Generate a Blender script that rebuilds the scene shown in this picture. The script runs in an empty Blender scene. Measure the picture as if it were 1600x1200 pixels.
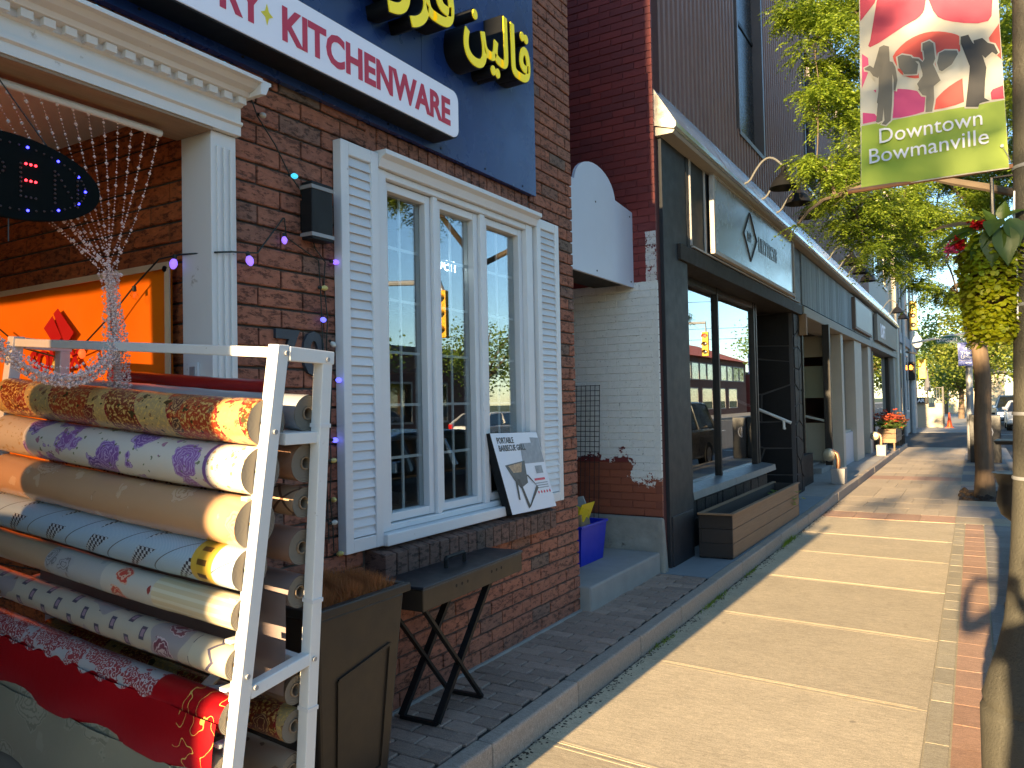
import bpy, bmesh, math, random
import numpy as np
from mathutils import Vector, Matrix
rnd = random.Random(7)
nrs = np.random.RandomState(11)
sc = bpy.context.scene
col = sc.collection
R_ = math.radians

# ------------------------------------------------------------------ camera, sky, sun, exposure
cam = bpy.data.cameras.new('camera'); camo = bpy.data.objects.new('camera', cam); col.objects.link(camo)
RW = ((0.857, -0.031, -0.515), (0.516, 0.012, 0.857), (-0.02, -0.999, 0.026))   # world rows of camera right, down, forward
right = Vector((RW[0][0], RW[1][0], RW[2][0])); down = Vector((RW[0][1], RW[1][1], RW[2][1])); fwd = Vector((RW[0][2], RW[1][2], RW[2][2])).normalized()
right = (right - fwd * right.dot(fwd)).normalized(); up = right.cross(fwd)
camo.matrix_world = Matrix(((right.x, up.x, -fwd.x, 0), (right.y, up.y, -fwd.y, 0), (right.z, up.z, -fwd.z, 1.5), (0, 0, 0, 1)))
cam.lens = 27.0; cam.sensor_width = 36; cam.clip_start = 0.01; cam.clip_end = 1500
sc.camera = camo

w = bpy.data.worlds.new('World'); sc.world = w; w.use_nodes = True
wt = w.node_tree; bg = wt.nodes['Background']
sky = wt.nodes.new('ShaderNodeTexSky'); sky.sky_type = 'NISHITA'; sky.sun_disc = False
SUN_T = 0.205; SUN_EL = math.atan(SUN_T)
sky.sun_elevation = SUN_EL; sky.sun_rotation = R_(180.3); sky.altitude = 100; sky.air_density = 1.0; sky.dust_density = 0.1; sky.ozone_density = 3.0
tn = wt.nodes.new('ShaderNodeVectorMath'); tn.operation = 'MULTIPLY'; tn.inputs[1].default_value = (0.97, 0.97, 0.93)
wt.links.new(sky.outputs[0], tn.inputs[0]); wt.links.new(tn.outputs[0], bg.inputs[0]); bg.inputs[1].default_value = 0.1
sl = bpy.data.lights.new('sun', 'SUN'); sl.energy = 5.0; sl.angle = R_(0.6); sl.color = (1.0, 0.73, 0.41)
so = bpy.data.objects.new('sun', sl); col.objects.link(so)
SD = Vector((0.006, 1.0, -SUN_T)).normalized()
so.rotation_euler = SD.to_track_quat('-Z', 'Y').to_euler(); so.location = (0, -20, 12)
sc.view_settings.view_transform = 'Standard'; sc.view_settings.look = 'None'; sc.view_settings.gamma = 1
sc.view_settings.use_curve_mapping = False
sc.view_settings.exposure = 2.2
sc.cycles.max_bounces = 6; sc.cycles.transparent_max_bounces = 10; sc.cycles.diffuse_bounces = 3
sc.cycles.sample_clamp_indirect = 4; sc.cycles.caustics_reflective = False; sc.cycles.caustics_refractive = False

# ------------------------------------------------------------------ node helpers
def nd(t, typ, ins=None, **kw):
    n = t.nodes.new('ShaderNode' + typ)
    for k, v in kw.items(): setattr(n, k, v)
    for k, v in (ins or {}).items():
        s = n.inputs[k]
        if hasattr(v, 'is_linked') or isinstance(v, bpy.types.NodeSocket): t.links.new(v, s)
        else:
            try: s.default_value = v
            except Exception: s.default_value = (*v, 1)
    return n
def mt(t, op, a, b=0.0, c=0.0): return nd(t, 'Math', {0: a, 1: b, 2: c}, operation=op).outputs[0]
def mx(t, f, a, b, mode='MIX'):
    n = t.nodes.new('ShaderNodeMix'); n.data_type = 'RGBA'; n.blend_type = mode
    for s, v in ((n.inputs[0], f), (n.inputs[6], a), (n.inputs[7], b)):
        if isinstance(v, bpy.types.NodeSocket): t.links.new(v, s)
        elif isinstance(v, (int, float)): s.default_value = v
        else: s.default_value = (*v[:3], 1)
    return n.outputs[2]
def ramp(t, f, stops, interp='LINEAR'):
    n = t.nodes.new('ShaderNodeValToRGB'); n.color_ramp.interpolation = interp
    e = n.color_ramp.elements
    while len(e) > 1: e.remove(e[-1])
    for i, (p, c) in enumerate(stops):
        x = e[0] if i == 0 else e.new(p)
        x.position = p; x.color = (*c[:3], 1) if not isinstance(c, (int, float)) else (c, c, c, 1)
    t.links.new(f, n.inputs[0]); return n.outputs[0]
def newmat(name):
    m = bpy.data.materials.new(name); m.use_nodes = True; t = m.node_tree
    b = t.nodes['Principled BSDF']; return m, t, b
def pos(t): return nd(t, 'NewGeometry').outputs['Position']
def scl(t, v, s):
    return nd(t, 'VectorMath', {0: v, 1: s}, operation='MULTIPLY').outputs[0]
def noise(t, v, s, d=3, r=0.55): return nd(t, 'TexNoise', {'Vector': v, 'Scale': s, 'Detail': d, 'Roughness': r}).outputs[0]
def objrand(t):
    a = nd(t, 'ObjectInfo').outputs['Random']; b = nd(t, 'NewGeometry').outputs['Random Per Island']
    return mt(t, 'FRACT', mt(t, 'ADD', a, b))
def bump(t, b, h, strength=0.3, dist=0.01):
    n = nd(t, 'Bump', {'Height': h, 'Strength': strength, 'Distance': dist}); t.links.new(n.outputs[0], b.inputs['Normal'])
def M(name, c, rough=0.6, metal=0.0, var=0.15, scale=6.0, bs=60.0, bst=0.15, rv=0.0, c2=None, spec=None, stretch=None, wear=None):
    m, t, b = newmat(name); p = pos(t)
    pv = scl(t, p, stretch) if stretch else p
    n = noise(t, pv, scale, 4)
    a = tuple(x * (1 - var) for x in c); d = tuple(min(1, x * (1 + var)) for x in (c2 or c))
    cc = mx(t, n, a, d)
    if rv:
        k = mt(t, 'MULTIPLY_ADD', objrand(t), 2 * rv, 1 - rv)
        cc = nd(t, 'VectorMath', {0: cc, 'Scale': k}, operation='SCALE').outputs[0]
    if wear:                                       # (colour, threshold, scale)
        wn = ramp(t, noise(t, p, wear[2], 6, 0.65), [(wear[1], 0.0), (wear[1] + 0.06, 1.0)])
        cc = mx(t, wn, cc, wear[0])
    t.links.new(cc, b.inputs['Base Color'])
    t.links.new(mt(t, 'MULTIPLY_ADD', noise(t, p, scale * 2.3), 0.25, rough - 0.12), b.inputs['Roughness'])
    b.inputs['Metallic'].default_value = metal
    if spec is not None: b.inputs['Specular IOR Level'].default_value = spec
    if bst: bump(t, b, noise(t, pv, bs, 5, 0.65), bst)
    return m
def emis(name, c, s, base=(0.02, 0.02, 0.02)):
    m, t, b = newmat(name); b.inputs['Base Color'].default_value = (*base, 1)
    b.inputs['Emission Color'].default_value = (*c, 1); b.inputs['Emission Strength'].default_value = s; return m

# ------------------------------------------------------------------ mesh helpers
OFF = {}
class MB:
    def __init__(s): s.v = []; s.f = []
    def add(s, vs, fs):
        o = len(s.v); s.v += [tuple(x) for x in vs]; s.f += [tuple(i + o for i in f) for f in fs]; return s
    def box(s, x0, x1, y0, y1, z0, z1):
        x0, x1 = sorted((x0, x1)); y0, y1 = sorted((y0, y1)); z0, z1 = sorted((z0, z1))
        return s.add([(x0, y0, z0), (x1, y0, z0), (x1, y1, z0), (x0, y1, z0), (x0, y0, z1), (x1, y0, z1), (x1, y1, z1), (x0, y1, z1)],
                     [(0, 3, 2, 1), (4, 5, 6, 7), (0, 1, 5, 4), (1, 2, 6, 5), (2, 3, 7, 6), (3, 0, 4, 7)])
    def hexa(s, lo, hi):           # two quads (lower, upper), matching order
        return s.add(list(lo) + list(hi), [(0, 3, 2, 1), (4, 5, 6, 7), (0, 1, 5, 4), (1, 2, 6, 5), (2, 3, 7, 6), (3, 0, 4, 7)])
    def obox(s, c, ax, ay, az):
        c, ax, ay, az = map(Vector, (c, ax, ay, az))
        return s.hexa([c - ax - ay - az, c + ax - ay - az, c + ax + ay - az, c - ax + ay - az], [c - ax - ay + az, c + ax - ay + az, c + ax + ay + az, c - ax + ay + az])
    def beam(s, p0, p1, w, h, upv=(0, 0, 1)):
        p0, p1 = Vector(p0), Vector(p1); d = (p1 - p0); L = d.length; d.normalize(); u = Vector(upv)
        if abs(d.dot(u)) > 0.98: u = Vector((0, 1, 0))
        sd = d.cross(u).normalized(); u = sd.cross(d)
        return s.obox((p0 + p1) / 2, d * L / 2, sd * w / 2, u * h / 2)
    def tube(s, path, r, seg=8, cap=True):
        P = [Vector(p) for p in path]; n = len(P); rs = r if isinstance(r, (list, tuple)) else [r] * n
        o = len(s.v); prev = None
        for i in range(n):
            d = (P[min(i + 1, n - 1)] - P[max(i - 1, 0)])
            d = d.normalized() if d.length > 1e-9 else Vector((0, 0, 1))
            if prev is None:
                a = d.cross(Vector((0, 0, 1)));
                if a.length < 1e-3: a = d.cross(Vector((0, 1, 0)))
            else: a = prev - d * prev.dot(d)
            a.normalize(); prev = a; b = d.cross(a)
            for k in range(seg):
                t = 2 * math.pi * k / seg
                s.v.append(tuple(P[i] + (a * math.cos(t) + b * math.sin(t)) * rs[i]))
        for i in range(n - 1):
            for k in range(seg):
                k2 = (k + 1) % seg
                s.f.append((o + i * seg + k, o + i * seg + k2, o + (i + 1) * seg + k2, o + (i + 1) * seg + k))
        if cap:
            s.f.append(tuple(o + k for k in reversed(range(seg)))); s.f.append(tuple(o + (n - 1) * seg + k for k in range(seg)))
        return s
    def prism(s, poly, plane, d0, d1):
        def m(p, d): return {'x': (d, p[0], p[1]), 'y': (p[0], d, p[1]), 'z': (p[0], p[1], d)}[plane]
        n = len(poly)
        s.add([m(p, d0) for p in poly] + [m(p, d1) for p in poly],
              [tuple(range(n)), tuple(reversed(range(n, 2 * n)))] + [(i, i + n, (i + 1) % n + n, (i + 1) % n) for i in range(n)])
        return s
    def lathe(s, prof, c, seg=16, axis='z'):
        o = len(s.v); n = len(prof); c = Vector(c)
        for r, z in prof:
            for k in range(seg):
                t = 2 * math.pi * k / seg; a, b = r * math.cos(t), r * math.sin(t)
                s.v.append(tuple(c + Vector({'z': (a, b, z), 'x': (z, a, b), 'y': (a, z, b)}[axis])))
        for i in range(n - 1):
            for k in range(seg):
                k2 = (k + 1) % seg
                s.f.append((o + i * seg + k, o + i * seg + k2, o + (i + 1) * seg + k2, o + (i + 1) * seg + k))
        s.f.append(tuple(o + k for k in range(seg))); s.f.append(tuple(o + (n - 1) * seg + k for k in range(seg)))
        return s
    def ball(s, c, r, seg=10, rings=6):
        rx, ry, rz = r if isinstance(r, tuple) else (r, r, r)
        o = len(s.v)
        for i in range(1, rings):
            a = math.pi * i / rings
            for k in range(seg):
                t = 2 * math.pi * k / seg
                s.v.append((c[0] + rx * math.sin(a) * math.cos(t), c[1] + ry * math.sin(a) * math.sin(t), c[2] + rz * math.cos(a)))
        top = len(s.v); s.v.append((c[0], c[1], c[2] + rz)); bot = top + 1; s.v.append((c[0], c[1], c[2] - rz))
        for i in range(rings - 2):
            for k in range(seg):
                k2 = (k + 1) % seg
                s.f.append((o + i * seg + k, o + i * seg + k2, o + (i + 1) * seg + k2, o + (i + 1) * seg + k))
        for k in range(seg):
            k2 = (k + 1) % seg
            s.f.append((top, o + k2, o + k)); s.f.append((bot, o + (rings - 2) * seg + k, o + (rings - 2) * seg + k2))
        return s
    def build(s, name, mat, parent=None, smooth=False, bevel=0.0, kind=None, fix=True, raw=False):
        me = bpy.data.meshes.new(name); off0 = OFF.get(parent.name, Vector((0, 0, 0))) if parent else Vector((0, 0, 0))
        off = Vector((0, 0, 0)) if raw else off0; vs = [(x - off.x, y - off.y, z - off.z) for x, y, z in s.v]
        me.from_pydata(vs, [], s.f)
        if fix and len(s.f) < 20000:
            bm = bmesh.new(); bm.from_mesh(me); bmesh.ops.recalc_face_normals(bm, faces=bm.faces); bm.to_mesh(me); bm.free()
        if smooth:
            me.polygons.foreach_set('use_smooth', [True] * len(me.polygons))
            try: me.set_sharp_from_angle(angle=R_(40))
            except Exception: pass
        me.materials.append(mat)
        o = bpy.data.objects.new(name, me); col.objects.link(o)
        if parent: o.parent = parent
        OFF[o.name] = off0.copy()
        if bevel:
            b = o.modifiers.new('bevel', 'BEVEL'); b.width = bevel; b.segments = 2; b.limit_method = 'ANGLE'
        if kind: o['kind'] = kind
        return o
def thing(name, label, cat, loc=(0, 0, 0), group=None, kind=None):
    o = bpy.data.objects.new(name, None); col.objects.link(o); o.location = loc; o.empty_display_size = 0.1
    OFF[o.name] = Vector(loc)
    tag(o, label, cat, group)
    if kind: o['kind'] = kind
    return o
def tag(o, label=None, cat=None, group=None):
    if label: o['label'] = label
    if cat: o['category'] = cat
    if group: o['group'] = group
    return o
def struct(name, label, loc=(0, 0, 0)):
    o = bpy.data.objects.new(name, None); col.objects.link(o); o.location = loc; o['kind'] = 'structure'; o['label'] = label
    OFF[o.name] = Vector(loc); return o
def copy_thing(o, parent=None, delta=(0, 0, 0), rz=0):
    c = o.copy(); col.objects.link(c)
    if parent: c.parent = parent
    else:
        c.location = Vector(o.location) + Vector(delta)
        if rz: c.rotation_euler.z += rz
    for ch in list(o.children): copy_thing(ch, c)
    return c
def text(txt, name, mat, parent, org, xdir, ydir, size, depth=0.004, bold=0.0, align='LEFT', sx=1.0):
    cu = bpy.data.curves.new(name, 'FONT'); cu.body = txt; cu.size = size; cu.extrude = depth; cu.offset = bold; cu.align_x = align
    cu.resolution_u = 3
    o = bpy.data.objects.new(name, cu); col.objects.link(o)
    dg = bpy.context.evaluated_depsgraph_get(); me = bpy.data.meshes.new_from_object(o.evaluated_get(dg)); bpy.data.objects.remove(o)
    x = Vector(xdir).normalized(); y = Vector(ydir).normalized(); z = x.cross(y)
    off = OFF.get(parent.name, Vector((0, 0, 0))) if parent else Vector((0, 0, 0)); og = Vector(org) - off
    mw = Matrix(((x.x * sx, y.x, z.x, og.x), (x.y * sx, y.y, z.y, og.y), (x.z * sx, y.z, z.z, og.z), (0, 0, 0, 1)))
    me.transform(mw); me.materials.clear(); me.materials.append(mat)
    r = bpy.data.objects.new(name, me); col.objects.link(r); r.parent = parent; OFF[r.name] = off
    return r
def proj(p):      # rough screen position, used only to decide which bricks are worth an object of their own
    d = Vector(p) - Vector((0, 0, 1.5)); z = d.dot(fwd)
    if z < 0.1: return None
    return (800 + 1200 * d.dot(right) / z, 600 - 1200 * d.dot(up) / z, z)

# ------------------------------------------------------------------ materials
def brickmat(name, c1, c2, c3, mort=False, rugged=1.0):
    m, t, b = newmat(name); p = pos(t); r = objrand(t)
    base = ramp(t, r, [(0.0, c1), (0.35, c2), (0.8, c1), (0.93, tuple(x * .5 + y * .5 for x, y in zip(c2, c3))), (1.0, c3)])
    st = noise(t, scl(t, p, (1, 1, 2.2)), 30, 6, 0.7)
    cr = ramp(t, noise(t, scl(t, p, (0.6, 0.6, 1.5)), 34, 5, 0.72), [(0.40, 0.22), (0.50, 1.05)])
    cc = mx(t, 1.0, base, ramp(t, st, [(0.2, 0.6), (0.8, 1.35)]), 'MULTIPLY')
    cc = mx(t, 0.8 * rugged, cc, cr, 'MULTIPLY')
    t.links.new(cc, b.inputs['Base Color']); b.inputs['Roughness'].default_value = 0.85
    h = mt(t, 'ADD', cr, mt(t, 'MULTIPLY', st, 0.6))
    bump(t, b, h, 0.55 * rugged, 0.006)
    return m
BRICK = brickmat('rugged_brick', (0.37, 0.135, 0.075), (0.29, 0.11, 0.066), (0.17, 0.115, 0.085))
BRICKP = brickmat('warm_lit_porch_brick', (0.50, 0.135, 0.035), (0.42, 0.11, 0.03), (0.33, 0.10, 0.035))  # warm light inside the porch is put into this brick colour
BRICKD = brickmat('sill_brick', (0.17, 0.085, 0.06), (0.13, 0.075, 0.055), (0.10, 0.07, 0.055))
MORTAR = M('mortar', (0.085, 0.07, 0.055), 0.95, var=0.3, scale=20, bst=0.4)
MORTAR2 = M('dark_mortar', (0.07, 0.02, 0.018), 0.9, var=0.3, scale=20)
def paintedbrick():
    m, t, b = newmat('painted_brick'); p = pos(t); sp = nd(t, 'SeparateXYZ', {0: p}); x, z = sp.outputs[0], sp.outputs[2]
    n = noise(t, p, 7, 6, 0.7); n2 = noise(t, p, 30, 5, 0.7); j = mt(t, 'MULTIPLY_ADD', n, 0.5, -0.25)
    r = objrand(t)
    red = ramp(t, r, [(0, (0.19, 0.024, 0.02)), (0.5, (0.15, 0.018, 0.016)), (0.9, (0.125, 0.018, 0.018))])
    red = mx(t, mt(t, 'LESS_THAN', z, 0.95), red, ramp(t, r, [(0, (0.27, 0.075, 0.035)), (1, (0.20, 0.055, 0.03))]))
    wh = mx(t, n2, (0.60, 0.59, 0.54), (0.80, 0.79, 0.74))
    zz = mt(t, 'ADD', z, mt(t, 'ADD', mt(t, 'MULTIPLY', j, 0.9), mt(t, 'MULTIPLY_ADD', noise(t, p, 22, 5, 0.7), 0.30, -0.15)))
    # white band from about 1.0 to 2.55 m, lower towards the street, and not on the last few centimetres of the corner
    lo = mt(t, 'MULTIPLY_ADD', mt(t, 'GREATER_THAN', mt(t, 'ADD', x, j), -2.66), -0.20, 1.0)
    a = mt(t, 'GREATER_THAN', zz, lo); bnd = mt(t, 'LESS_THAN', mt(t, 'ADD', z, mt(t, 'MULTIPLY', j, 0.03)), 2.58)
    c = mt(t, 'LESS_THAN', mt(t, 'ADD', x, mt(t, 'MULTIPLY', j, 0.05)), -2.395)
    f = mt(t, 'MULTIPLY', mt(t, 'MULTIPLY', a, bnd), c)
    # scrubbed strip beside the corner
    g = mt(t, 'MULTIPLY', mt(t, 'GREATER_THAN', mt(t, 'ADD', x, mt(t, 'MULTIPLY', j, 0.08)), -2.50), mt(t, 'LESS_THAN', x, -2.40))
    g = mt(t, 'MULTIPLY', g, mt(t, 'MULTIPLY', mt(t, 'LESS_THAN', z, 3.03), mt(t, 'GREATER_THAN', z, 2.5)))
    g = mt(t, 'MULTIPLY', g, mt(t, 'GREATER_THAN', n2, 0.44))
    f = mt(t, 'MAXIMUM', f, mt(t, 'MULTIPLY', g, 0.75))
    cc = mx(t, f, red, wh)
    cc = mx(t, mt(t, 'MULTIPLY', mt(t, 'GREATER_THAN', noise(t, p, 55, 3), 0.66), 0.5), cc, (0.05, 0.03, 0.025))
    t.links.new(cc, b.inputs['Base Color']); b.inputs['Roughness'].default_value = 0.6
    bump(t, b, n2, 0.5, 0.006); return m
PBRICK = paintedbrick()
WHITE = M('white_paint', (0.72, 0.70, 0.66), 0.5, var=0.08, scale=5, stretch=(1, 1, 0.3), bs=30, bst=0.08, wear=((0.42, 0.38, 0.32), 0.66, 14))
VINYL = M('white_vinyl', (0.72, 0.72, 0.71), 0.42, var=0.07, scale=4, bst=0.05, wear=((0.42, 0.39, 0.34), 0.69, 16))
LOUVRE = M('louvre_vinyl', (0.66, 0.67, 0.68), 0.45, var=0.06, rv=0.05, bst=0.03)
RACKW = M('rack_white', (0.75, 0.75, 0.72), 0.35, var=0.05, scale=12, bst=0.04, wear=((0.33, 0.26, 0.2), 0.67, 30))
def glassmat(name, ior=1.75, tint=(0.75, 0.8, 0.8), rough=0.0, wav=0.0):
    m, t, b = newmat(name); t.nodes.remove(b); out = t.nodes['Material Output']
    gl = nd(t, 'BsdfGlossy', {'Color': (0.95, 0.97, 1.0), 'Roughness': rough}); tr = nd(t, 'BsdfTransparent', {'Color': tint})
    fc = nd(t, 'LayerWeight', {'Blend': 0.5}).outputs['Facing']; r0 = ((ior - 1) / (ior + 1)) ** 2
    fr = mt(t, 'MULTIPLY_ADD', mt(t, 'POWER', fc, 3.2), 0.97 - r0, r0)
    if wav:
        bp = nd(t, 'Bump', {'Height': noise(t, pos(t), 1.3, 1), 'Strength': wav, 'Distance': 0.02}); t.links.new(bp.outputs[0], gl.inputs['Normal'])
    ms = nd(t, 'MixShader', {0: fr, 1: tr.outputs[0], 2: gl.outputs[0]}); t.links.new(ms.outputs[0], out.inputs[0]); return m
GLASS = glassmat('window_glass', 2.05, (0.86, 0.9, 0.9), wav=0.015); GLASS2 = glassmat('shop_glass', 2.4, tint=(0.55, 0.58, 0.58), wav=0.01)
CLEAR = glassmat('clear_glass', 1.4, (0.95, 0.95, 0.95))
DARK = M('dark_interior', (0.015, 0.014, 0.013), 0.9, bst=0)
NAVY = M('navy_panel', (0.014, 0.042, 0.155), 0.26, var=0.22, scale=2.2, bst=0.02, stretch=(1, 1.6, 0.5))
SIGNW = emis('sign_white', (0.75, 0.82, 1.0), 0.03, (0.70, 0.71, 0.76))
SRED = M('sign_red', (0.62, 0.02, 0.06), 0.4, var=0.02, bst=0); SYEL = M('sign_yellow', (0.85, 0.68, 0.02), 0.4, var=0.02, bst=0)
LETYEL = emis('letter_yellow', (0.9, 0.7, 0.02), 0.06, (0.88, 0.72, 0.02)); BLACK = M('black_metal', (0.008, 0.008, 0.009), 0.45, var=0.1, bst=0.05, spec=0.3)
BLKP = M('black_plastic', (0.008, 0.009, 0.010), 0.5, var=0.1, bst=0.02, spec=0.25)
DKGREY = M('charcoal_paint', (0.020, 0.022, 0.026), 0.55, var=0.15, scale=4, bst=0.04, spec=0.3, wear=((0.06, 0.06, 0.06), 0.75, 20))
DKGREY2 = M('soffit_paint', (0.032, 0.028, 0.024), 0.7, spec=0.2, var=0.2)
STEEL = M('bright_flashing', (0.62, 0.62, 0.60), 0.22, metal=0.9, var=0.06, scale=3, bs=6, bst=0.2)
SILLM = M('aluminium_sill', (0.16, 0.17, 0.18), 0.45, metal=0.4, var=0.08)
CORR = M('corrugated_steel', (0.27, 0.155, 0.13), 0.6, metal=0.0, var=0.18, scale=2.5, bst=0.02, spec=0.2)
CONC = M('concrete', (0.30, 0.285, 0.26), 0.9, var=0.22, scale=5, bs=120, bst=0.35)
def slabmat(name, c, var=0.1, rv=0.08, c2=None):
    m, t, b = newmat(name); p = pos(t)
    n1 = noise(t, p, 2.3, 7, 0.75); n2 = noise(t, scl(t, p, (.55, 2.6, 1)), 34, 6, 0.85); n3 = noise(t, p, 190, 3, 0.7)
    cc = mx(t, n1, tuple(x * (1 - var) for x in c), tuple(x * (1 + var) for x in (c2 or c)))
    cc = mx(t, 1, cc, ramp(t, n2, [(0.28, 0.60), (0.72, 1.34)]), 'MULTIPLY')
    cc = mx(t, 1, cc, ramp(t, n3, [(0.3, 0.66), (0.7, 1.25)]), 'MULTIPLY')
    vo = nd(t, 'TexVoronoi', {'Vector': p, 'Scale': 2.1}).outputs['Distance']
    cc = mx(t, ramp(t, vo, [(0.0, 0.6), (0.03, 0.45), (0.045, 0.0)]), cc, (0.06, 0.05, 0.04))       # old gum and stains
    st = ramp(t, noise(t, p, 0.9, 6, 0.7), [(0.58, 0.0), (0.72, 0.35)]); cc = mx(t, st, cc, tuple(x * 0.5 for x in c))
    k = mt(t, 'MULTIPLY_ADD', objrand(t), 2 * rv, 1 - rv)
    cc = nd(t, 'VectorMath', {0: cc, 'Scale': k}, operation='SCALE').outputs[0]
    t.links.new(cc, b.inputs['Base Color']); b.inputs['Roughness'].default_value = 0.85
    bump(t, b, mt(t, 'ADD', n2, mt(t, 'MULTIPLY', n3, 0.8)), 0.35, 0.004); return m
SLAB = slabmat('sidewalk_concrete', (0.49, 0.405, 0.27), var=0.26, rv=0.11)
BAND = M('tooled_joint', (0.43, 0.355, 0.235), 0.85, var=0.2, scale=9, bs=90, bst=0.3)
PAVG = slabmat('beige_paver', (0.38, 0.33, 0.23), rv=0.15); PAVR = slabmat('red_paver', (0.44, 0.27, 0.18), rv=0.12); PAVRR = slabmat('terracotta_paver', (0.42, 0.245, 0.155), rv=0.1); PAVD = slabmat('grey_paver', (0.26, 0.24, 0.22), rv=0.15)
PAVB = slabmat('brown_paver', (0.32, 0.225, 0.17), rv=0.2, var=0.18); KERB = slabmat('kerb_stone', (0.34, 0.285, 0.23), rv=0.08); JOINT = M('joint_sand', (0.022, 0.02, 0.017), 0.95, var=0.3, scale=30, bst=0.4)
PAVT = slabmat('tan_paver', (0.45, 0.36, 0.25), rv=0.10)
SHADEC = M('shade_tinted_slab', (0.20, 0.225, 0.24), 0.8, var=0.12, bs=80, bst=0.2)  # concrete with the bluish shade beside and beyond the planter put into its colour
ASPH = M('asphalt', (0.055, 0.054, 0.052), 0.9, var=0.2, scale=2, bs=150, bst=0.4)
PAINTW = M('road_paint', (0.7, 0.7, 0.66), 0.7, var=0.15, scale=15)
DIRT = M('soil', (0.045, 0.03, 0.02), 1.0, var=0.4, scale=30, bst=0.8, bs=50)
GRASS = M('grass_ground', (0.06, 0.09, 0.03), 0.95, var=0.4, scale=1.2, bst=0.5)
TWIG = M('twig_bark', (0.10, 0.075, 0.05), 0.9, var=0.3)
BARK = M('bark', (0.115, 0.075, 0.045), 0.9, var=0.35, scale=6, stretch=(4, 4, 0.8), bs=14, bst=0.9, c2=(0.16, 0.11, 0.07))
def woodmat(name, c, sx=(30, 1.2, 30)):
    m, t, b = newmat(name); p = pos(t); n = noise(t, scl(t, p, sx), 3, 6, 0.7); r = objrand(t)
    cc = mx(t, n, tuple(x * 0.55 for x in c), tuple(x * 1.4 for x in c)); k = mt(t, 'MULTIPLY_ADD', r, 0.4, 0.8)
    cc = nd(t, 'VectorMath', {0: cc, 'Scale': k}, operation='SCALE').outputs[0]
    t.links.new(cc, b.inputs['Base Color']); b.inputs['Roughness'].default_value = 0.75; bump(t, b, n, 0.3, 0.004); return m
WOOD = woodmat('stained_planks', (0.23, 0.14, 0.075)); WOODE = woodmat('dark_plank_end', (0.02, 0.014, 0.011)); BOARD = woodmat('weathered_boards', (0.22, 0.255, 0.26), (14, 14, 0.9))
TANB = M('tan_render', (0.34, 0.31, 0.26), 0.7, var=0.1); OLDST = M('old_stone', (0.26, 0.245, 0.21), 0.95, var=0.35, scale=9, bs=25, bst=0.9, wear=((0.07, 0.055, 0.045), 0.60, 4))
FLAG = M('black_flagstone', (0.009, 0.009, 0.010), 0.6, spec=0.2, var=0.4, scale=9, rv=0.3, bs=20, bst=0.5); FLAGJ = M('flag_joint', (0.085, 0.08, 0.08), 0.9, spec=0.1)
GREYP = M('galvanised', (0.33, 0.34, 0.35), 0.5, metal=0.3, var=0.2, scale=5)
POLEM = M('pole_olive', (0.070, 0.066, 0.050), 0.7, var=0.28, scale=12, bs=90, bst=0.6, wear=((0.20, 0.185, 0.14), 0.66, 45))
def leafmat(name, c, c2, trans=0.45, rough=0.45):
    m, t, b = newmat(name); out = t.nodes['Material Output']; r = nd(t, 'NewGeometry').outputs['Random Per Island']
    cc = mx(t, r, c, c2); n = noise(t, pos(t), 1.1, 3); cc = mx(t, 1, cc, ramp(t, n, [(0.3, 0.7), (0.7, 1.25)]), 'MULTIPLY')
    t.links.new(cc, b.inputs['Base Color']); b.inputs['Roughness'].default_value = rough
    tl = nd(t, 'BsdfTranslucent', {'Color': mx(t, 0.35, cc, (0.25, 0.35, 0.02))})
    ms = nd(t, 'MixShader', {0: trans, 1: b.outputs[0], 2: tl.outputs[0]}); t.links.new(ms.outputs[0], out.inputs[0]); return m
LOCUST = leafmat('locust_leaf', (0.12, 0.20, 0.02), (0.27, 0.34, 0.03), 0.5); MAPLE = leafmat('far_leaf', (0.09, 0.17, 0.03), (0.20, 0.28, 0.04)); JENNY = leafmat('creeping_leaf', (0.26, 0.31, 0.006), (0.38, 0.38, 0.01), 0.35)
BEGO = leafmat('broad_leaf', (0.03, 0.075, 0.006), (0.075, 0.125, 0.01), 0.35, 0.45); REDFL = M('red_petal', (0.62, 0.01, 0.02), 0.5); PINKFL = M('pink_petal', (0.6, 0.06, 0.18), 0.5)
COIR = leafmat('dry_brush', (0.34, 0.10, 0.03), (0.50, 0.17, 0.055), 0.2, 0.8); POT = M('brown_resin', (0.022, 0.017, 0.012), 0.5, var=0.08, bst=0.05)
GRILLM = M('grill_steel', (0.014, 0.017, 0.022), 0.35, metal=0.0, var=0.08, bst=0.03); GRILLF = M('grill_front', (0.035, 0.028, 0.02), 0.42, metal=0.2, var=0.06, bst=0.03)
BLUEB = M('blue_plastic', (0.004, 0.02, 0.42), 0.35, var=0.1, bst=0.03); CARD = M('cardboard', (0.30, 0.20, 0.11), 0.9, var=0.1); YELC = M('yellow_card', (0.75, 0.55, 0.02), 0.5, var=0.05)
ORANGE = M('banner_orange', (0.88, 0.17, 0.004), 0.4, var=0.06, scale=3, bs=5, bst=0.25, c2=(0.92, 0.25, 0.006)); CRIM = M('print_crimson', (0.45, 0.006, 0.012), 0.5, var=0.05, bst=0)
CRYST = M('clear_bead', (0.85, 0.62, 0.55), 0.12, var=0.1, bst=0, spec=0.8)
PRINTW = M('print_white', (0.72, 0.74, 0.80), 0.35, var=0.03, bst=0); PRINTK = M('print_black', (0.03, 0.03, 0.035), 0.4, bst=0); PRINTG = M('print_grey', (0.25, 0.27, 0.30), 0.4, var=0.4, scale=30, bst=0)
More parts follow.
